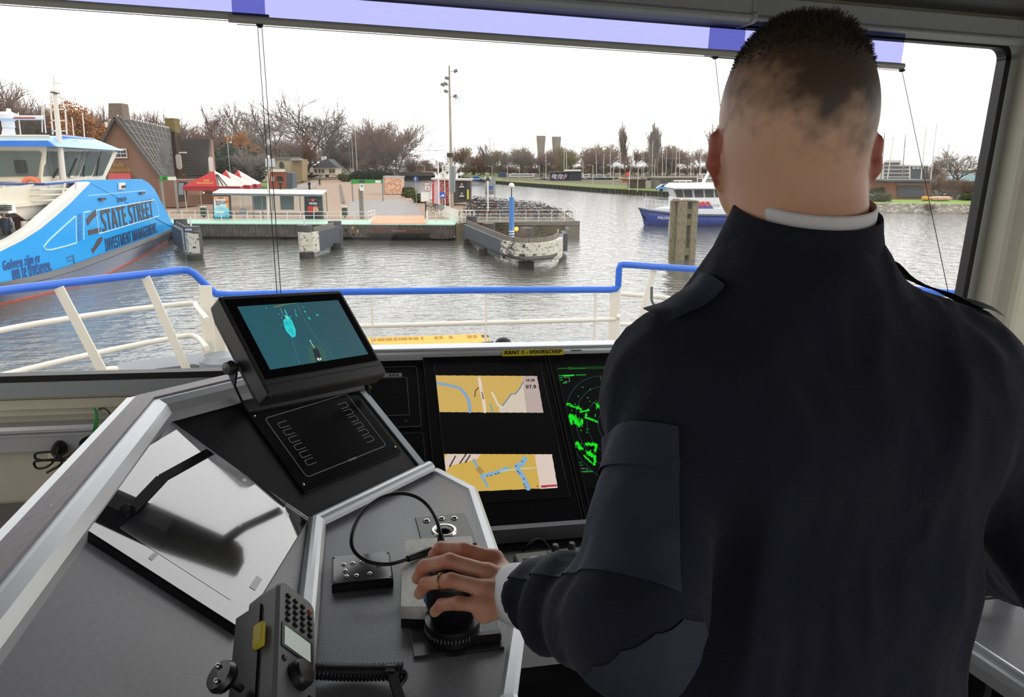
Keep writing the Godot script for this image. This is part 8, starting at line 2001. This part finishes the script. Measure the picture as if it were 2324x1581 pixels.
	part("walls", mb().prism([D(2180, 410, 130), D(2240, 410, 130), D(2240, 446, 130), D(2180, 446, 130)], Vector3(0, 0, -5)), M("7a7068", 0.8), hs)
	part("roof", mb().prism([D(2180, 411, 129.5), D(2195, 394, 129.5), D(2208, 394, 129.5), D(2222, 411, 129.5)], Vector3(0, 0, -5)), M("a9c8dc", 0.6), hs, "pale blue roof")
	for q in [[2092, 2108, 449, "ca8f22", "small yellow overturned boat on the shore"], [2108, 2158, 450, "c4a48c", "long peeling cream and red overturned boat on the shore"]]:
		var t := thing("upturned_boat", q[4], "boat")
		var a := D(q[0], q[2] + 4, 106.0); var b := D(q[1], q[2] + 4, 106.0)
		var hl := []
		for k in [0.0, 0.15, 0.5, 0.85, 1.0]:
			var c := a.lerp(b, k); c.y = 1.02
			var w := sin(PI * clampf(k * 0.9 + 0.05, 0, 1)) * 0.7 + 0.1
			hl.append(MB.ring(c + Vector3(0, 0.35, 0), Basis(Vector3.BACK, Vector3.UP, Vector3.RIGHT), w, 0.35 * minf(1.0, w * 2.0), 10))
		part("hull", mb().loft(hl), grain("peeling hull", [[0.0, "a8584a"], [0.42, "b4705c"], [0.5, "d4c0a0"], [1.0, "dccdb4"]], Vector3(0.5, 0.5, 0.5), 0.8, 0.0, 0.04, 3) if q[0] > 2100 else M(q[3], 0.6), t)
	var hb := thing("canal_houseboat", "dark-roofed houseboat at the head of the canal", "houseboat")
	part("hull", mb().prism([D(905, 398, 288), D(985, 398, 288), D(985, 410, 288), D(905, 410, 288)], Vector3(0, 0, -5)), M("3f3d3c", 0.8), hb)
	part("roof", mb().prism([D(903, 390, 287.5), D(980, 390, 287.5), D(986, 399, 287), D(905, 399, 287)], Vector3(0, 0, -5)), M("55504c", 0.8), hb)
	part("upper_cabin", mb().prism([D(943, 376, 288), D(962, 376, 288), D(962, 391, 288), D(943, 391, 288)], Vector3(0, 0, -4)), M("8a6a60", 0.7), hb)
	part("cabin_roof", mb().box(D(952, 375.5, 288), Vector3(2.4, 0.3, 3)), M("a9adb0", 0.6), hb)
	part("fascia", mb().box(D(974, 390, 287.3), Vector3(6, 0.35, 0.3)), M("c4b0a4", 0.7), hb)
func nth(k: int) -> String:
	var n := k + 1
	return str(n) + ("th" if n % 100 > 10 and n % 100 < 14 else ["th", "st", "nd", "rd", "th", "th", "th", "th", "th", "th"][n % 10])
func far_lamp(px: float, py: float, z: float, label: String) -> void:
	var c := D(px, py, z)
	var t := thing("far_street_lamp", label, "street lamp", Transform3D(), "far street lamps")
	part("pole", mb().cyl(Vector3(c.x, 0.97, c.z), c, 0.09, -1.0, 6), M("b8b8b2", 0.5), t)
	part("arm", mb().span(c, c + Vector3(-1.1, 0.05, 0), 0.09, 0.07), M("b8b8b2", 0.5), t)
	part("lamp_head", mb().cbox(c + Vector3(-1.2, 0.05, 0), Vector3(0.6, 0.1, 0.25), 0.03), M("d0d0ca", 0.5), t)
class Field:
	var lo: Vector3; var h: float; var nx: int; var ny: int; var nz: int
	var f := PackedFloat32Array()
	func _init(a: Vector3, b: Vector3, cell: float) -> void:
		lo = a; h = cell
		nx = int((b.x - a.x) / cell) + 2; ny = int((b.y - a.y) / cell) + 2; nz = int((b.z - a.z) / cell) + 2
		f.resize(nx * ny * nz); f.fill(1.0)
	func span(a: Vector3, b: Vector3, m: float) -> Array:
		var p := (a.min(b) - Vector3(m, m, m) - lo) / h; var q := (a.max(b) + Vector3(m, m, m) - lo) / h
		return [maxi(0, int(p.x)), mini(nx - 1, int(q.x) + 1), maxi(0, int(p.y)), mini(ny - 1, int(q.y) + 1), maxi(0, int(p.z)), mini(nz - 1, int(q.z) + 1)]
	func join(i: int, d: float, k: float) -> void:
		var e := f[i]
		if k <= 0.0: f[i] = minf(e, d); return
		var t := maxf(k - absf(e - d), 0.0) / k
		f[i] = minf(e, d) - t * t * k * 0.25
	func bone(a: Vector3, b: Vector3, ra: float, rb: float, k := 0.02) -> void:
		var s := span(a, b, maxf(ra, rb) + 0.03 + k)
		var ab := b - a
		var l2 := maxf(ab.length_squared(), 1e-9)
		for z in range(s[4], s[5] + 1):
			for y in range(s[2], s[3] + 1):
				var i: int = (z * ny + y) * nx
				for x in range(s[0], s[1] + 1):
					var p := lo + Vector3(x, y, z) * h
					var t := clampf((p - a).dot(ab) / l2, 0.0, 1.0)
					join(i + x, (p - a - ab * t).length() - lerpf(ra, rb, t), k)
	func egg(c: Vector3, r: Vector3, b := Basis(), k := 0.02) -> void:
		var m := maxf(r.x, maxf(r.y, r.z))
		var s := span(c, c, m + 0.03 + k)
		var bt := b.transposed()
		for z in range(s[4], s[5] + 1):
			for y in range(s[2], s[3] + 1):
				var i: int = (z * ny + y) * nx
				for x in range(s[0], s[1] + 1):
					var p := bt * (lo + Vector3(x, y, z) * h - c)
					var k0 := (p / r).length(); var k1 := (p / (r * r)).length()
					join(i + x, k0 * (k0 - 1.0) / maxf(k1, 1e-6), k)
	func cut(c: Vector3, r: float, k := 0.01) -> void:
		var s := span(c, c, r + 0.03)
		for z in range(s[4], s[5] + 1):
			for y in range(s[2], s[3] + 1):
				for x in range(s[0], s[1] + 1):
					var i: int = (z * ny + y) * nx + x
					var d := r - (lo + Vector3(x, y, z) * h - c).length()
					var t := maxf(k - absf(f[i] - d), 0.0) / k
					f[i] = maxf(f[i], d) + t * t * k * 0.25
	func warp(amt: Callable) -> void:
		for z in nz:
			for y in ny:
				var i: int = (z * ny + y) * nx
				for x in nx:
					if absf(f[i + x]) < 0.04: f[i + x] -= amt.call(lo + Vector3(x, y, z) * h)
	func mesh_to(b: MB, tint_of = null) -> void:
		var id := PackedInt32Array()
		id.resize(f.size()); id.fill(-1)
		var off := [0, 1, nx, nx + 1, nx * ny, nx * ny + 1, nx * ny + nx, nx * ny + nx + 1]
		var cor := [Vector3(0, 0, 0), Vector3(1, 0, 0), Vector3(0, 1, 0), Vector3(1, 1, 0), Vector3(0, 0, 1), Vector3(1, 0, 1), Vector3(0, 1, 1), Vector3(1, 1, 1)]
		var eds := [[0, 1], [2, 3], [4, 5], [6, 7], [0, 2], [1, 3], [4, 6], [5, 7], [0, 4], [1, 5], [2, 6], [3, 7]]
		var v := PackedFloat32Array()
		v.resize(8)
		for z in nz - 1:
			for y in ny - 1:
				for x in nx - 1:
					var i := (z * ny + y) * nx + x
					var neg := 0
					for k in 8:
						v[k] = f[i + off[k]]
						if v[k] < 0.0: neg += 1
					if neg == 0 or neg == 8: continue
					var c := Vector3.ZERO; var n := 0
					for e in eds:
						var p: float = v[e[0]]; var q: float = v[e[1]]
						if (p < 0.0) != (q < 0.0):
							c += cor[e[0]].lerp(cor[e[1]], p / (p - q)); n += 1
					c /= n
					var g := Vector3(v[1] - v[0] + v[3] - v[2] + v[5] - v[4] + v[7] - v[6], v[2] - v[0] + v[3] - v[1] + v[6] - v[4] + v[7] - v[5], v[4] - v[0] + v[5] - v[1] + v[6] - v[2] + v[7] - v[3]).normalized()
					var w := lo + (Vector3(x, y, z) + c) * h
					if tint_of != null: b.tint = tint_of.call(w, g)
					id[i] = b.vert(w, g)
		for z in range(1, nz - 1):
			for y in range(1, ny - 1):
				for x in range(1, nx - 1):
					var i := (z * ny + y) * nx + x
					var s := f[i] < 0.0
					for ax in 3:
						var st: int = [1, nx, nx * ny][ax]
						if s != (f[i + st] < 0.0):
							var u: int = [nx, nx * ny, 1][ax]; var w: int = [nx * ny, 1, nx][ax]
							var a := id[i]; var c := id[i - u]; var d := id[i - u - w]; var e := id[i - w]
							if a >= 0 and c >= 0 and d >= 0 and e >= 0:
								b.face(a, c, d); b.face(a, d, e)
func PD(px: float, py: float, d: float) -> Vector3: return CAB.affine_inverse() * (CAM + ray(px, py) * d)
func patch_of(src: MB, planes: Array, face_to: Vector3, lift: float) -> MB:
	var b := mb()
	for k in range(0, src.ix.size(), 3):
		var q := []
		for j in 3:
			var i := src.ix[k + j]
			q.append([src.v[i], src.n[i]])
		if (q[0][1] + q[1][1] + q[2][1]).dot(face_to) < 0.0: continue
		for pn in planes:
			var r := []
			for j in q.size():
				var e: Array = q[j]; var g: Array = q[(j + 1) % q.size()]
				var de: float = (e[0] - pn[0]).dot(pn[1]); var dg: float = (g[0] - pn[0]).dot(pn[1])
				if de >= 0.0: r.append(e)
				if (de >= 0.0) != (dg >= 0.0):
					var u := de / (de - dg)
					r.append([e[0].lerp(g[0], u), e[1].lerp(g[1], u).normalized()])
			q = r
			if q.size() < 3: break
		if q.size() < 3: continue
		var i0 := b.v.size()
		for e in q: b.vert(e[0] + e[1] * lift, e[1])
		for j in range(1, q.size() - 1): b.face(i0, i0 + j, i0 + j + 1)
	return b
func build_helmsman() -> void:
	var t := thing("person", "helmsman seen from behind in a navy pullover, left hand on the thrust lever", "person", CAB)
	var hd := PD(1806, 262, 0.80)
	var yaw := deg_to_rad(-25.0)
	var B := Basis(Vector3.UP, yaw) * Basis(Vector3.RIGHT, deg_to_rad(-4.0))
	var H := func(x: float, y: float, z: float): return hd + B * Vector3(x, y, z)  # x right, y up, -z towards the face
	var neck := PD(1815, 560, 0.80)
	var shl := Vector3(0.356, 1.413, -0.722); var shr := Vector3(0.685, 1.408, -0.70)
	var ell := Vector3(0.257, 1.222, -0.578); var elr := Vector3(0.815, 1.225, -0.61)
	var wrl := CY(1172, 1338, 1.12); var wrr := Vector3(0.96, 1.075, -0.84)
	var skin := mb()
	var hn := FastNoiseLite.new()
	hn.seed = 3; hn.frequency = 55.0; hn.fractal_octaves = 3
	var bt := B.transposed()
	var base := Color("e2b598").srgb_to_linear(); var warm := Color("d89078").srgb_to_linear(); var stub := Color("34271f").srgb_to_linear(); var ear := Color("b4624e").srgb_to_linear()
	var head_tint := func(w: Vector3, g: Vector3) -> Color:
		var q: Vector3 = bt * (w - hd)
		var nv := hn.get_noise_3dv(w)
		if absf(q.x) > 0.0765 and q.y < -0.018: return ear
		var line := -0.052 + 0.03 * hn.get_noise_3d(w.x * 0.3, w.y * 0.3, w.z * 0.3) + (0.05 if q.z < -0.05 else 0.0) + clampf(-q.x * 0.7, -0.005, 0.035)
		var dens := clampf((q.y - line) / 0.07 + nv * 0.4, 0.0, 1.0)
		if q.z < -0.07 and q.y < 0.06: dens = 0.0
		return base.lerp(warm, clampf((-q.y - 0.02) * 4.0 + nv * 0.15, 0.0, 0.55)).lerp(stub, dens * 0.93)
	var hf := Field.new(hd - Vector3(0.15, 0.29, 0.16), hd + Vector3(0.15, 0.15, 0.16), 0.0042)
	hf.egg(H.call(0, 0.012, 0.0), Vector3(0.0795, 0.090, 0.094), B, 0.0)
	hf.egg(H.call(0, -0.02, 0.018), Vector3(0.072, 0.075, 0.074), B, 0.03)
	hf.egg(H.call(0, -0.07, -0.035), Vector3(0.058, 0.07, 0.07), B, 0.03)
	hf.bone(H.call(-0.045, -0.085, -0.02), H.call(-0.012, -0.125, -0.075), 0.026, 0.022, 0.03)
	hf.bone(H.call(0.045, -0.085, -0.02), H.call(0.012, -0.125, -0.075), 0.026, 0.022, 0.03)
	hf.bone(H.call(0, -0.02, -0.098), H.call(0, -0.058, -0.118), 0.009, 0.014, 0.012)  # nose
	hf.bone(H.call(-0.02, -0.088, -0.098), H.call(0.02, -0.088, -0.098), 0.009, 0.009, 0.012)  # lips
	for s in [-1.0, 1.0]:
		hf.bone(H.call(s * 0.045, 0.0, -0.088), H.call(s * 0.015, 0.004, -0.096), 0.012, 0.01, 0.015)  # brow
		hf.cut(H.call(s * 0.031, -0.022, -0.102), 0.012)
		hf.egg(H.call(s * 0.031, -0.022, -0.088), Vector3(0.012, 0.012, 0.012), B, 0.0)  # eyes
		hf.bone(H.call(s * 0.070, -0.034, -0.004), H.call(s * 0.080, -0.032, 0.010), 0.011, 0.009, 0.008)
		hf.bone(H.call(s * 0.082, -0.028, 0.012), H.call(s * 0.083, -0.055, 0.012), 0.0085, 0.008, 0.006)
		hf.bone(H.call(s * 0.083, -0.055, 0.012), H.call(s * 0.074, -0.079, 0.0), 0.008, 0.006, 0.008)
		hf.bone(H.call(s * 0.074, -0.024, -0.01), H.call(s * 0.068, -0.08, -0.012), 0.008, 0.007, 0.01)
	hf.bone(H.call(0, -0.05, 0.02), neck + Vector3(0, 0.03, 0), 0.056, 0.060, 0.03)
	hf.bone(H.call(-0.024, -0.05, 0.025), neck + Vector3(-0.024, 0.01, 0.01), 0.034, 0.038, 0.03)
	hf.bone(H.call(0.024, -0.05, 0.025), neck + Vector3(0.024, 0.01, 0.01), 0.034, 0.038, 0.03)
	hf.mesh_to(skin, head_tint)
	var palm_c := Color("dba88c").srgb_to_linear(); var knuck := Color("cc846c").srgb_to_linear()
	var F := [[[1122, 1268, 1.135], [1052, 1246, 1.147], [1000, 1243, 1.139], [983, 1259, 1.120], 0.0112, 0.0095, 0.0088, 0.0078], [[1108, 1300, 1.140], [1020, 1272, 1.150], [962, 1285, 1.135], [947, 1312, 1.112], 0.0115, 0.0098, 0.009, 0.008], [[1106, 1338, 1.134], [1024, 1316, 1.140], [966, 1324, 1.124], [952, 1347, 1.100], 0.011, 0.0094, 0.0086, 0.0076], [[1098, 1374, 1.122], [1040, 1368, 1.124], [1002, 1372, 1.110], [986, 1388, 1.092], 0.0098, 0.0084, 0.0078, 0.007]]
	var jc := []
	for fg in F:
		var a := []
		for k in 4: a.append(CY(fg[k][0], fg[k][1], fg[k][2]))
		jc.append(a)
	var hl := wrl
	for a in jc: for p in a: hl = hl.min(p)
	var hh := wrl
	for a in jc: for p in a: hh = hh.max(p)
	var hand := Field.new(hl - Vector3(0.05, 0.07, 0.05), hh + Vector3(0.06, 0.06, 0.07), 0.0032)
	for k in 4:
		hand.bone(wrl + (jc[k][0] - wrl) * 0.15 + Vector3(0, 0.0, 0), jc[k][0] + Vector3(0, -0.004, 0), 0.017, 0.0125, 0.016)
		hand.bone(wrl.lerp(jc[k][0], 0.3) + Vector3(0, -0.012, 0), jc[k][0] + Vector3(0, -0.012, 0), 0.015, 0.010, 0.014)
	for k in 4:
		for j in 3: hand.bone(jc[k][j], jc[k][j + 1], F[k][4 + j], F[k][5 + j], 0.0035)
		hand.egg(jc[k][0] + Vector3(0, 0.002, 0), Vector3(0.0118, 0.0105, 0.0118), Basis(), 0.006)
	var th := [wrl.lerp(jc[0][0], 0.35) + Vector3(-0.004, -0.016, -0.012), CY(1085, 1268, 1.095), CY(1035, 1262, 1.085), CY(1000, 1276, 1.078)]
	hand.bone(th[0], th[1], 0.0155, 0.0115, 0.012); hand.bone(th[1], th[2], 0.0112, 0.0098, 0.004); hand.bone(th[2], th[3], 0.0098, 0.0084, 0.003)
	var fdir := (ell - wrl).normalized()
	hand.bone(wrl + (jc[1][0] - wrl) * 0.2, wrl + fdir * 0.05, 0.023, 0.026, 0.014)
	hand.bone(wrl + (jc[2][0] - wrl) * 0.25, wrl + fdir * 0.05, 0.022, 0.026, 0.014)
	hn.frequency = 60.0
	hand.mesh_to(skin, func(w: Vector3, g: Vector3) -> Color:
		var d := 1.0
		for k in 4:
			for j in [0, 1, 2]: d = minf(d, w.distance_to(jc[k][j]) - 0.006)
		return palm_c.lerp(knuck, clampf(1.0 - d / 0.014, 0.0, 0.75) + 0.12 * hn.get_noise_3dv(w)))
	var rh := Field.new(wrr - Vector3(0.09, 0.09, 0.16), wrr + Vector3(0.09, 0.07, 0.06), 0.0045)
	for k in 4:
		var m := wrr + Vector3(-0.028 + 0.019 * k, -0.004, -0.085)
		rh.bone(wrr + Vector3(0, 0, -0.015), m, 0.02, 0.0125, 0.016)
		rh.bone(m, m + Vector3(0, -0.004, -0.034), 0.0105, 0.0095, 0.004); rh.bone(m + Vector3(0, -0.004, -0.034), m + Vector3(0, -0.026, -0.05), 0.0095, 0.0085, 0.003)
	rh.bone(wrr + Vector3(-0.02, -0.008, -0.03), wrr + Vector3(-0.052, -0.02, -0.07), 0.015, 0.010, 0.01)
	rh.bone(wrr, wrr + (elr - wrr).normalized() * 0.06, 0.026, 0.028, 0.014)
	rh.mesh_to(skin, func(w: Vector3, g: Vector3) -> Color: return palm_c)
	var bf := Field.new(Vector3(0.1, -0.02, -1.0), Vector3(1.05, 1.6, -0.4), 0.022)
	var core := func(q: Field, o: float):
		q.bone(Vector3(0.42, 1.36, -0.70), Vector3(0.60, 1.36, -0.695), 0.10 + o, 0.10 + o, 0.05)
		q.bone(Vector3(0.435, 1.05, -0.665), Vector3(0.575, 1.05, -0.66), 0.10 + o, 0.10 + o, 0.06)
		q.bone(Vector3(0.43, 1.2, -0.68), Vector3(0.58, 1.2, -0.675), 0.10 + o, 0.10 + o, 0.06)
		q.bone(neck + Vector3(0, 0.02, 0), neck + Vector3(0, -0.12, 0.01), 0.058, 0.06, 0.03)
		q.bone(neck + Vector3(0.0, -0.06, 0), shl + Vector3(0.02, 0.015, 0), 0.052 + o, 0.056 + o, 0.05)
		q.bone(neck + Vector3(0.0, -0.06, 0), shr + Vector3(-0.02, 0.015, 0), 0.052 + o, 0.056 + o, 0.05)
	core.call(bf, 0.0)
	for a in [[shl, ell, wrl], [shr, elr, wrr]]:
		bf.bone(a[0], a[1], 0.052, 0.042, 0.03); bf.bone(a[1], a[2], 0.042, 0.029, 0.02)
	for s in [-1.0, 1.0]:
		var hip := Vector3(0.505 + s * 0.075, 0.92, -0.66)
		bf.bone(hip, Vector3(0.505 + s * 0.1, 0.5, -0.68), 0.08, 0.055, 0.03); bf.bone(Vector3(0.505 + s * 0.1, 0.5, -0.68), Vector3(0.505 + s * 0.11, 0.09, -0.64), 0.055, 0.04, 0.02)
		bf.bone(Vector3(0.505 + s * 0.11, 0.06, -0.63), Vector3(0.505 + s * 0.12, 0.045, -0.78), 0.04, 0.032, 0.02)
	bf.mesh_to(skin, func(w: Vector3, g: Vector3) -> Color: return base)
	var sm := StandardMaterial3D.new()
	sm.vertex_color_use_as_albedo = true; sm.roughness = 0.5; sm.subsurf_scatter_enabled = true; sm.subsurf_scatter_strength = 0.12
	part("body", skin, sm, t, "bare head, neck and hands")
	var hair := mb()
	rng.seed = 64
	for k in 14000:
		var d := Vector3(rng.randfn(), rng.randfn(), rng.randfn()).normalized()
		var lim := 0.36 + rng.randfn() * 0.13
		if d.y < lim or (d.z < -0.75 and d.y < 0.6): continue
		var p: Vector3 = H.call(d.x * 0.0785, 0.012 + d.y * 0.089, d.z * 0.093)
		var ln := lerpf(0.002, 0.009, clampf((d.y - 0.3) / 0.6, 0.0, 1.0)) * rng.randf_range(0.7, 1.2)
		if d.x > 0.25 and d.y > 0.45: ln *= 1.35
		var q := (B * (d + Vector3(rng.randfn() * 0.35, rng.randfn() * 0.2, rng.randfn() * 0.35 - 0.25))).normalized()
		twig_seg(hair, p, p + q * ln, 0.0007, 0.0002)
	var ho := part("hair", hair, M("2b201b", 0.65), t, "short dark brown hair")
	var rings := []
	var nt: Vector3 = neck
	var cb := Basis(Vector3.UP, yaw * 0.6) * Basis(Vector3.RIGHT, deg_to_rad(12.0))
	for q in [[-0.05, 0.082, 0.080], [0.0, 0.072, 0.074], [0.034, 0.0685, 0.072], [0.0375, 0.0665, 0.070], [0.030, 0.064, 0.0675]]: rings.append(MB.ring(PD(1822, 527, 0.80) + cb * Vector3(0, q[0], 0), Basis(cb.x, cb.z, cb.y), q[1], q[2], 28))
	part("shirt_collar", mb().loft(rings, false), M("e4e2e4", 0.7), t, "white shirt collar")
	var ax := (wrl - ell).normalized()
	rings = []
	for q in [[-0.06, 0.041], [-0.006, 0.0395], [0.003, 0.0388], [0.003, 0.0365], [-0.02, 0.036]]: rings.append(MB.ring(wrl - ax * 0.004 + ax * q[0] + Vector3(-0.002, -0.004, 0), MB.frame(ax), q[1] * 1.05, q[1] * 0.98, 24))
	part("shirt_cuff", mb().loft(rings, false), M("e6e6ee", 0.7), t, "white shirt cuff")
	var jf := Field.new(Vector3(0.12, 0.86, -0.99), Vector3(1.06, 1.64, -0.42), 0.0095)
	core.call(jf, 0.026)
	jf.bone(Vector3(0.425, 0.93, -0.665), Vector3(0.585, 0.93, -0.66), 0.122, 0.122, 0.05)
	jf.bone(Vector3(0.41, 1.395, -0.685), Vector3(0.62, 1.395, -0.68), 0.092, 0.092, 0.06)
	jf.bone(shl + Vector3(0.03, 0.0, 0), shl, 0.072, 0.07, 0.05); jf.bone(shr + Vector3(-0.03, 0, 0), shr, 0.072, 0.07, 0.05)
	jf.bone(shl, ell, 0.066, 0.060, 0.03); jf.bone(ell, wrl - ax * 0.062, 0.058, 0.045, 0.03)
	jf.bone(shr, elr, 0.079, 0.069, 0.03); jf.bone(elr, wrr - (wrr - elr).normalized() * 0.03, 0.068, 0.046, 0.03)
	var fold := FastNoiseLite.new()
	fold.seed = 12; fold.frequency = 4.5; fold.fractal_octaves = 2; fold.fractal_type = FastNoiseLite.FRACTAL_RIDGED
	var fa := wrl - ell
	jf.warp(func(p: Vector3) -> float:
		var g := 0.009 * (fold.get_noise_3d(p.x * 1.6, p.y * 0.55, p.z * 1.6) - 0.1)
		var u := (p - ell).dot(fa) / fa.length_squared()
		if u > 0.05 and u < 1.0 and (p - ell - fa * u).length() < 0.11: g += 0.0075 * sin(u * 26.0 + (p.y - 1.15) * 25.0) * sin(PI * clampf(u, 0, 1))
		return g)
	var jk := mb()
	jf.mesh_to(jk)
	var navy := StandardMaterial3D.new()
	navy.albedo_color = Color("22242f"); navy.roughness = 0.95; navy.metallic_specular = 0.25; navy.rim_enabled = true; navy.rim = 0.4; navy.rim_tint = 0.4
	navy.uv1_triplanar = true; navy.uv1_scale = Vector3(9, 9, 9); navy.heightmap_enabled = false
	var nz := NoiseTexture2D.new()
	var nf := FastNoiseLite.new(); nf.seed = 2; nf.frequency = 0.2
	nz.noise = nf; nz.width = 256; nz.height = 256; nz.seamless = true; nz.as_normal_map = true; nz.bump_strength = 3.0
	navy.normal_enabled = true; navy.normal_texture = nz; navy.normal_scale = 0.5
	var pu := part("pullover", jk, navy, t, "navy blue knitted pullover")
	var twill := M("232a3a", 0.8)
	var ua := ell - shl
	var out := Vector3(-0.96, 0.0, -0.28)
	for q in [["sleeve_patch", 0.88, 0.002, "smooth sleeve patch"], ["pocket_flap", 0.47, 0.005, "sleeve pocket flap"]]:
		part(q[0], patch_of(jk, [[shl + ua * 0.30, ua], [shl + ua * q[1], -ua], [shl + out * 0.018, out]], Vector3.ZERO, q[2]), twill, pu, q[3])
	var ec := ell + Vector3(0.01, -0.03, 0.05); var ed := Vector3(0.1, -0.35, 0.93).normalized(); var ef := MB.frame(ed)
	var pls := [[ec - ed * 0.06, ed]]
	for k in 12: pls.append([ec + (ef.x * cos(TAU * k / 12) + ef.y * sin(TAU * k / 12)) * 0.062, -(ef.x * cos(TAU * k / 12) + ef.y * sin(TAU * k / 12))])
	part("elbow_patch", patch_of(jk, pls, ed, 0.002), twill, pu, "smooth elbow patch")
	for e in [[neck + Vector3(-0.09, -0.05, 0.01), shl + Vector3(-0.02, 0.06, 0.01)], [neck + Vector3(0.09, -0.05, 0.01), shr + Vector3(0.02, 0.06, 0.01)]]:
		var d: Vector3 = (e[1] - e[0]).normalized(); var w := d.cross(Vector3.UP).normalized()
		part("epaulette", patch_of(jk, [[e[1] - Vector3(0, 0.12, 0), Vector3.UP], [e[0], d], [e[1], -d], [e[0] + w * 0.026, -w], [e[0] - w * 0.026, w]], Vector3.UP, 0.007), twill, pu, "shoulder strap")
	rings = []
	for q in [[-0.115, 0.142, 0.105], [-0.075, 0.118, 0.096], [-0.03, 0.094, 0.089], [0.012, 0.080, 0.082], [0.026, 0.0765, 0.080], [0.022, 0.073, 0.077], [-0.02, 0.073, 0.077]]: rings.append(MB.ring(PD(1820, 527, 0.80) + cb * Vector3(0, q[0], 0), Basis(cb.x, cb.z, cb.y), q[1], q[2], 30))
	part("pullover_collar", mb().loft(rings, false), navy, pu, "stand collar")
	var tf := Field.new(Vector3(0.28, 0.0, -0.86), Vector3(0.74, 1.05, -0.5), 0.018)
	for s in [-1.0, 1.0]:
		tf.bone(Vector3(0.505 + s * 0.07, 0.92, -0.66), Vector3(0.505 + s * 0.1, 0.5, -0.68), 0.1, 0.075, 0.03); tf.bone(Vector3(0.505 + s * 0.1, 0.5, -0.68), Vector3(0.505 + s * 0.11, 0.12, -0.64), 0.075, 0.068, 0.02)
	var tr := mb()
	tf.mesh_to(tr)
	part("trousers", tr, M("15161b", 0.9), t, "dark trousers")
	for s in [-1.0, 1.0]:
		var so := mb()
		var c := Vector3(0.505 + s * 0.115, 0.0, -0.69)
		so.loft([MB.ring(c + Vector3(0, 0.0, 0.0), Basis(Vector3.RIGHT, Vector3.BACK, Vector3.UP), 0.052, 0.14, 16), MB.ring(c + Vector3(0, 0.03, 0.0), Basis(Vector3.RIGHT, Vector3.BACK, Vector3.UP), 0.054, 0.14, 16), MB.ring(c + Vector3(0, 0.07, 0.02), Basis(Vector3.RIGHT, Vector3.BACK, Vector3.UP), 0.05, 0.11, 16), MB.ring(c + Vector3(0, 0.11, 0.06), Basis(Vector3.RIGHT, Vector3.BACK, Vector3.UP), 0.046, 0.055, 16)])
		part("shoe", so, M("121214", 0.4), t, "black shoe")
	var ra: Vector3 = jc[2][1].lerp(jc[2][2], 0.35); var rd: Vector3 = jc[2][2] - jc[2][1]
	var fr := MB.frame(rd)
	one("finger_ring", mb().tube(MB.ring(ra, fr, 0.0102, 0.0102, 20), 0.0014, 6, true), M("d8b060", 0.2, 1.0), "gold ring on the helmsman's left hand", "ring", CAB)
func _ready() -> void:
	setup_view()
	build_shell()
	build_blinds()
	build_console()
	build_chart()
	build_radar()
	build_small_display()
	build_monitor()
	build_touch_panel()
	build_tablet()
	build_desk_things()
	build_handset()
	build_keypad()
	build_wall_fittings()
	build_right_things()
	build_helmsman()
	build_water()
	build_land()
	build_own_rails()
	build_dock()
	build_fenders()
	build_dolphin_pile()
	build_police_boat()
	build_ferry()
	build_restaurant()
	build_shelter()
	build_bikes()
	build_street()
	build_far_bank()
	build_trees()
	for b in bikes: b.free()
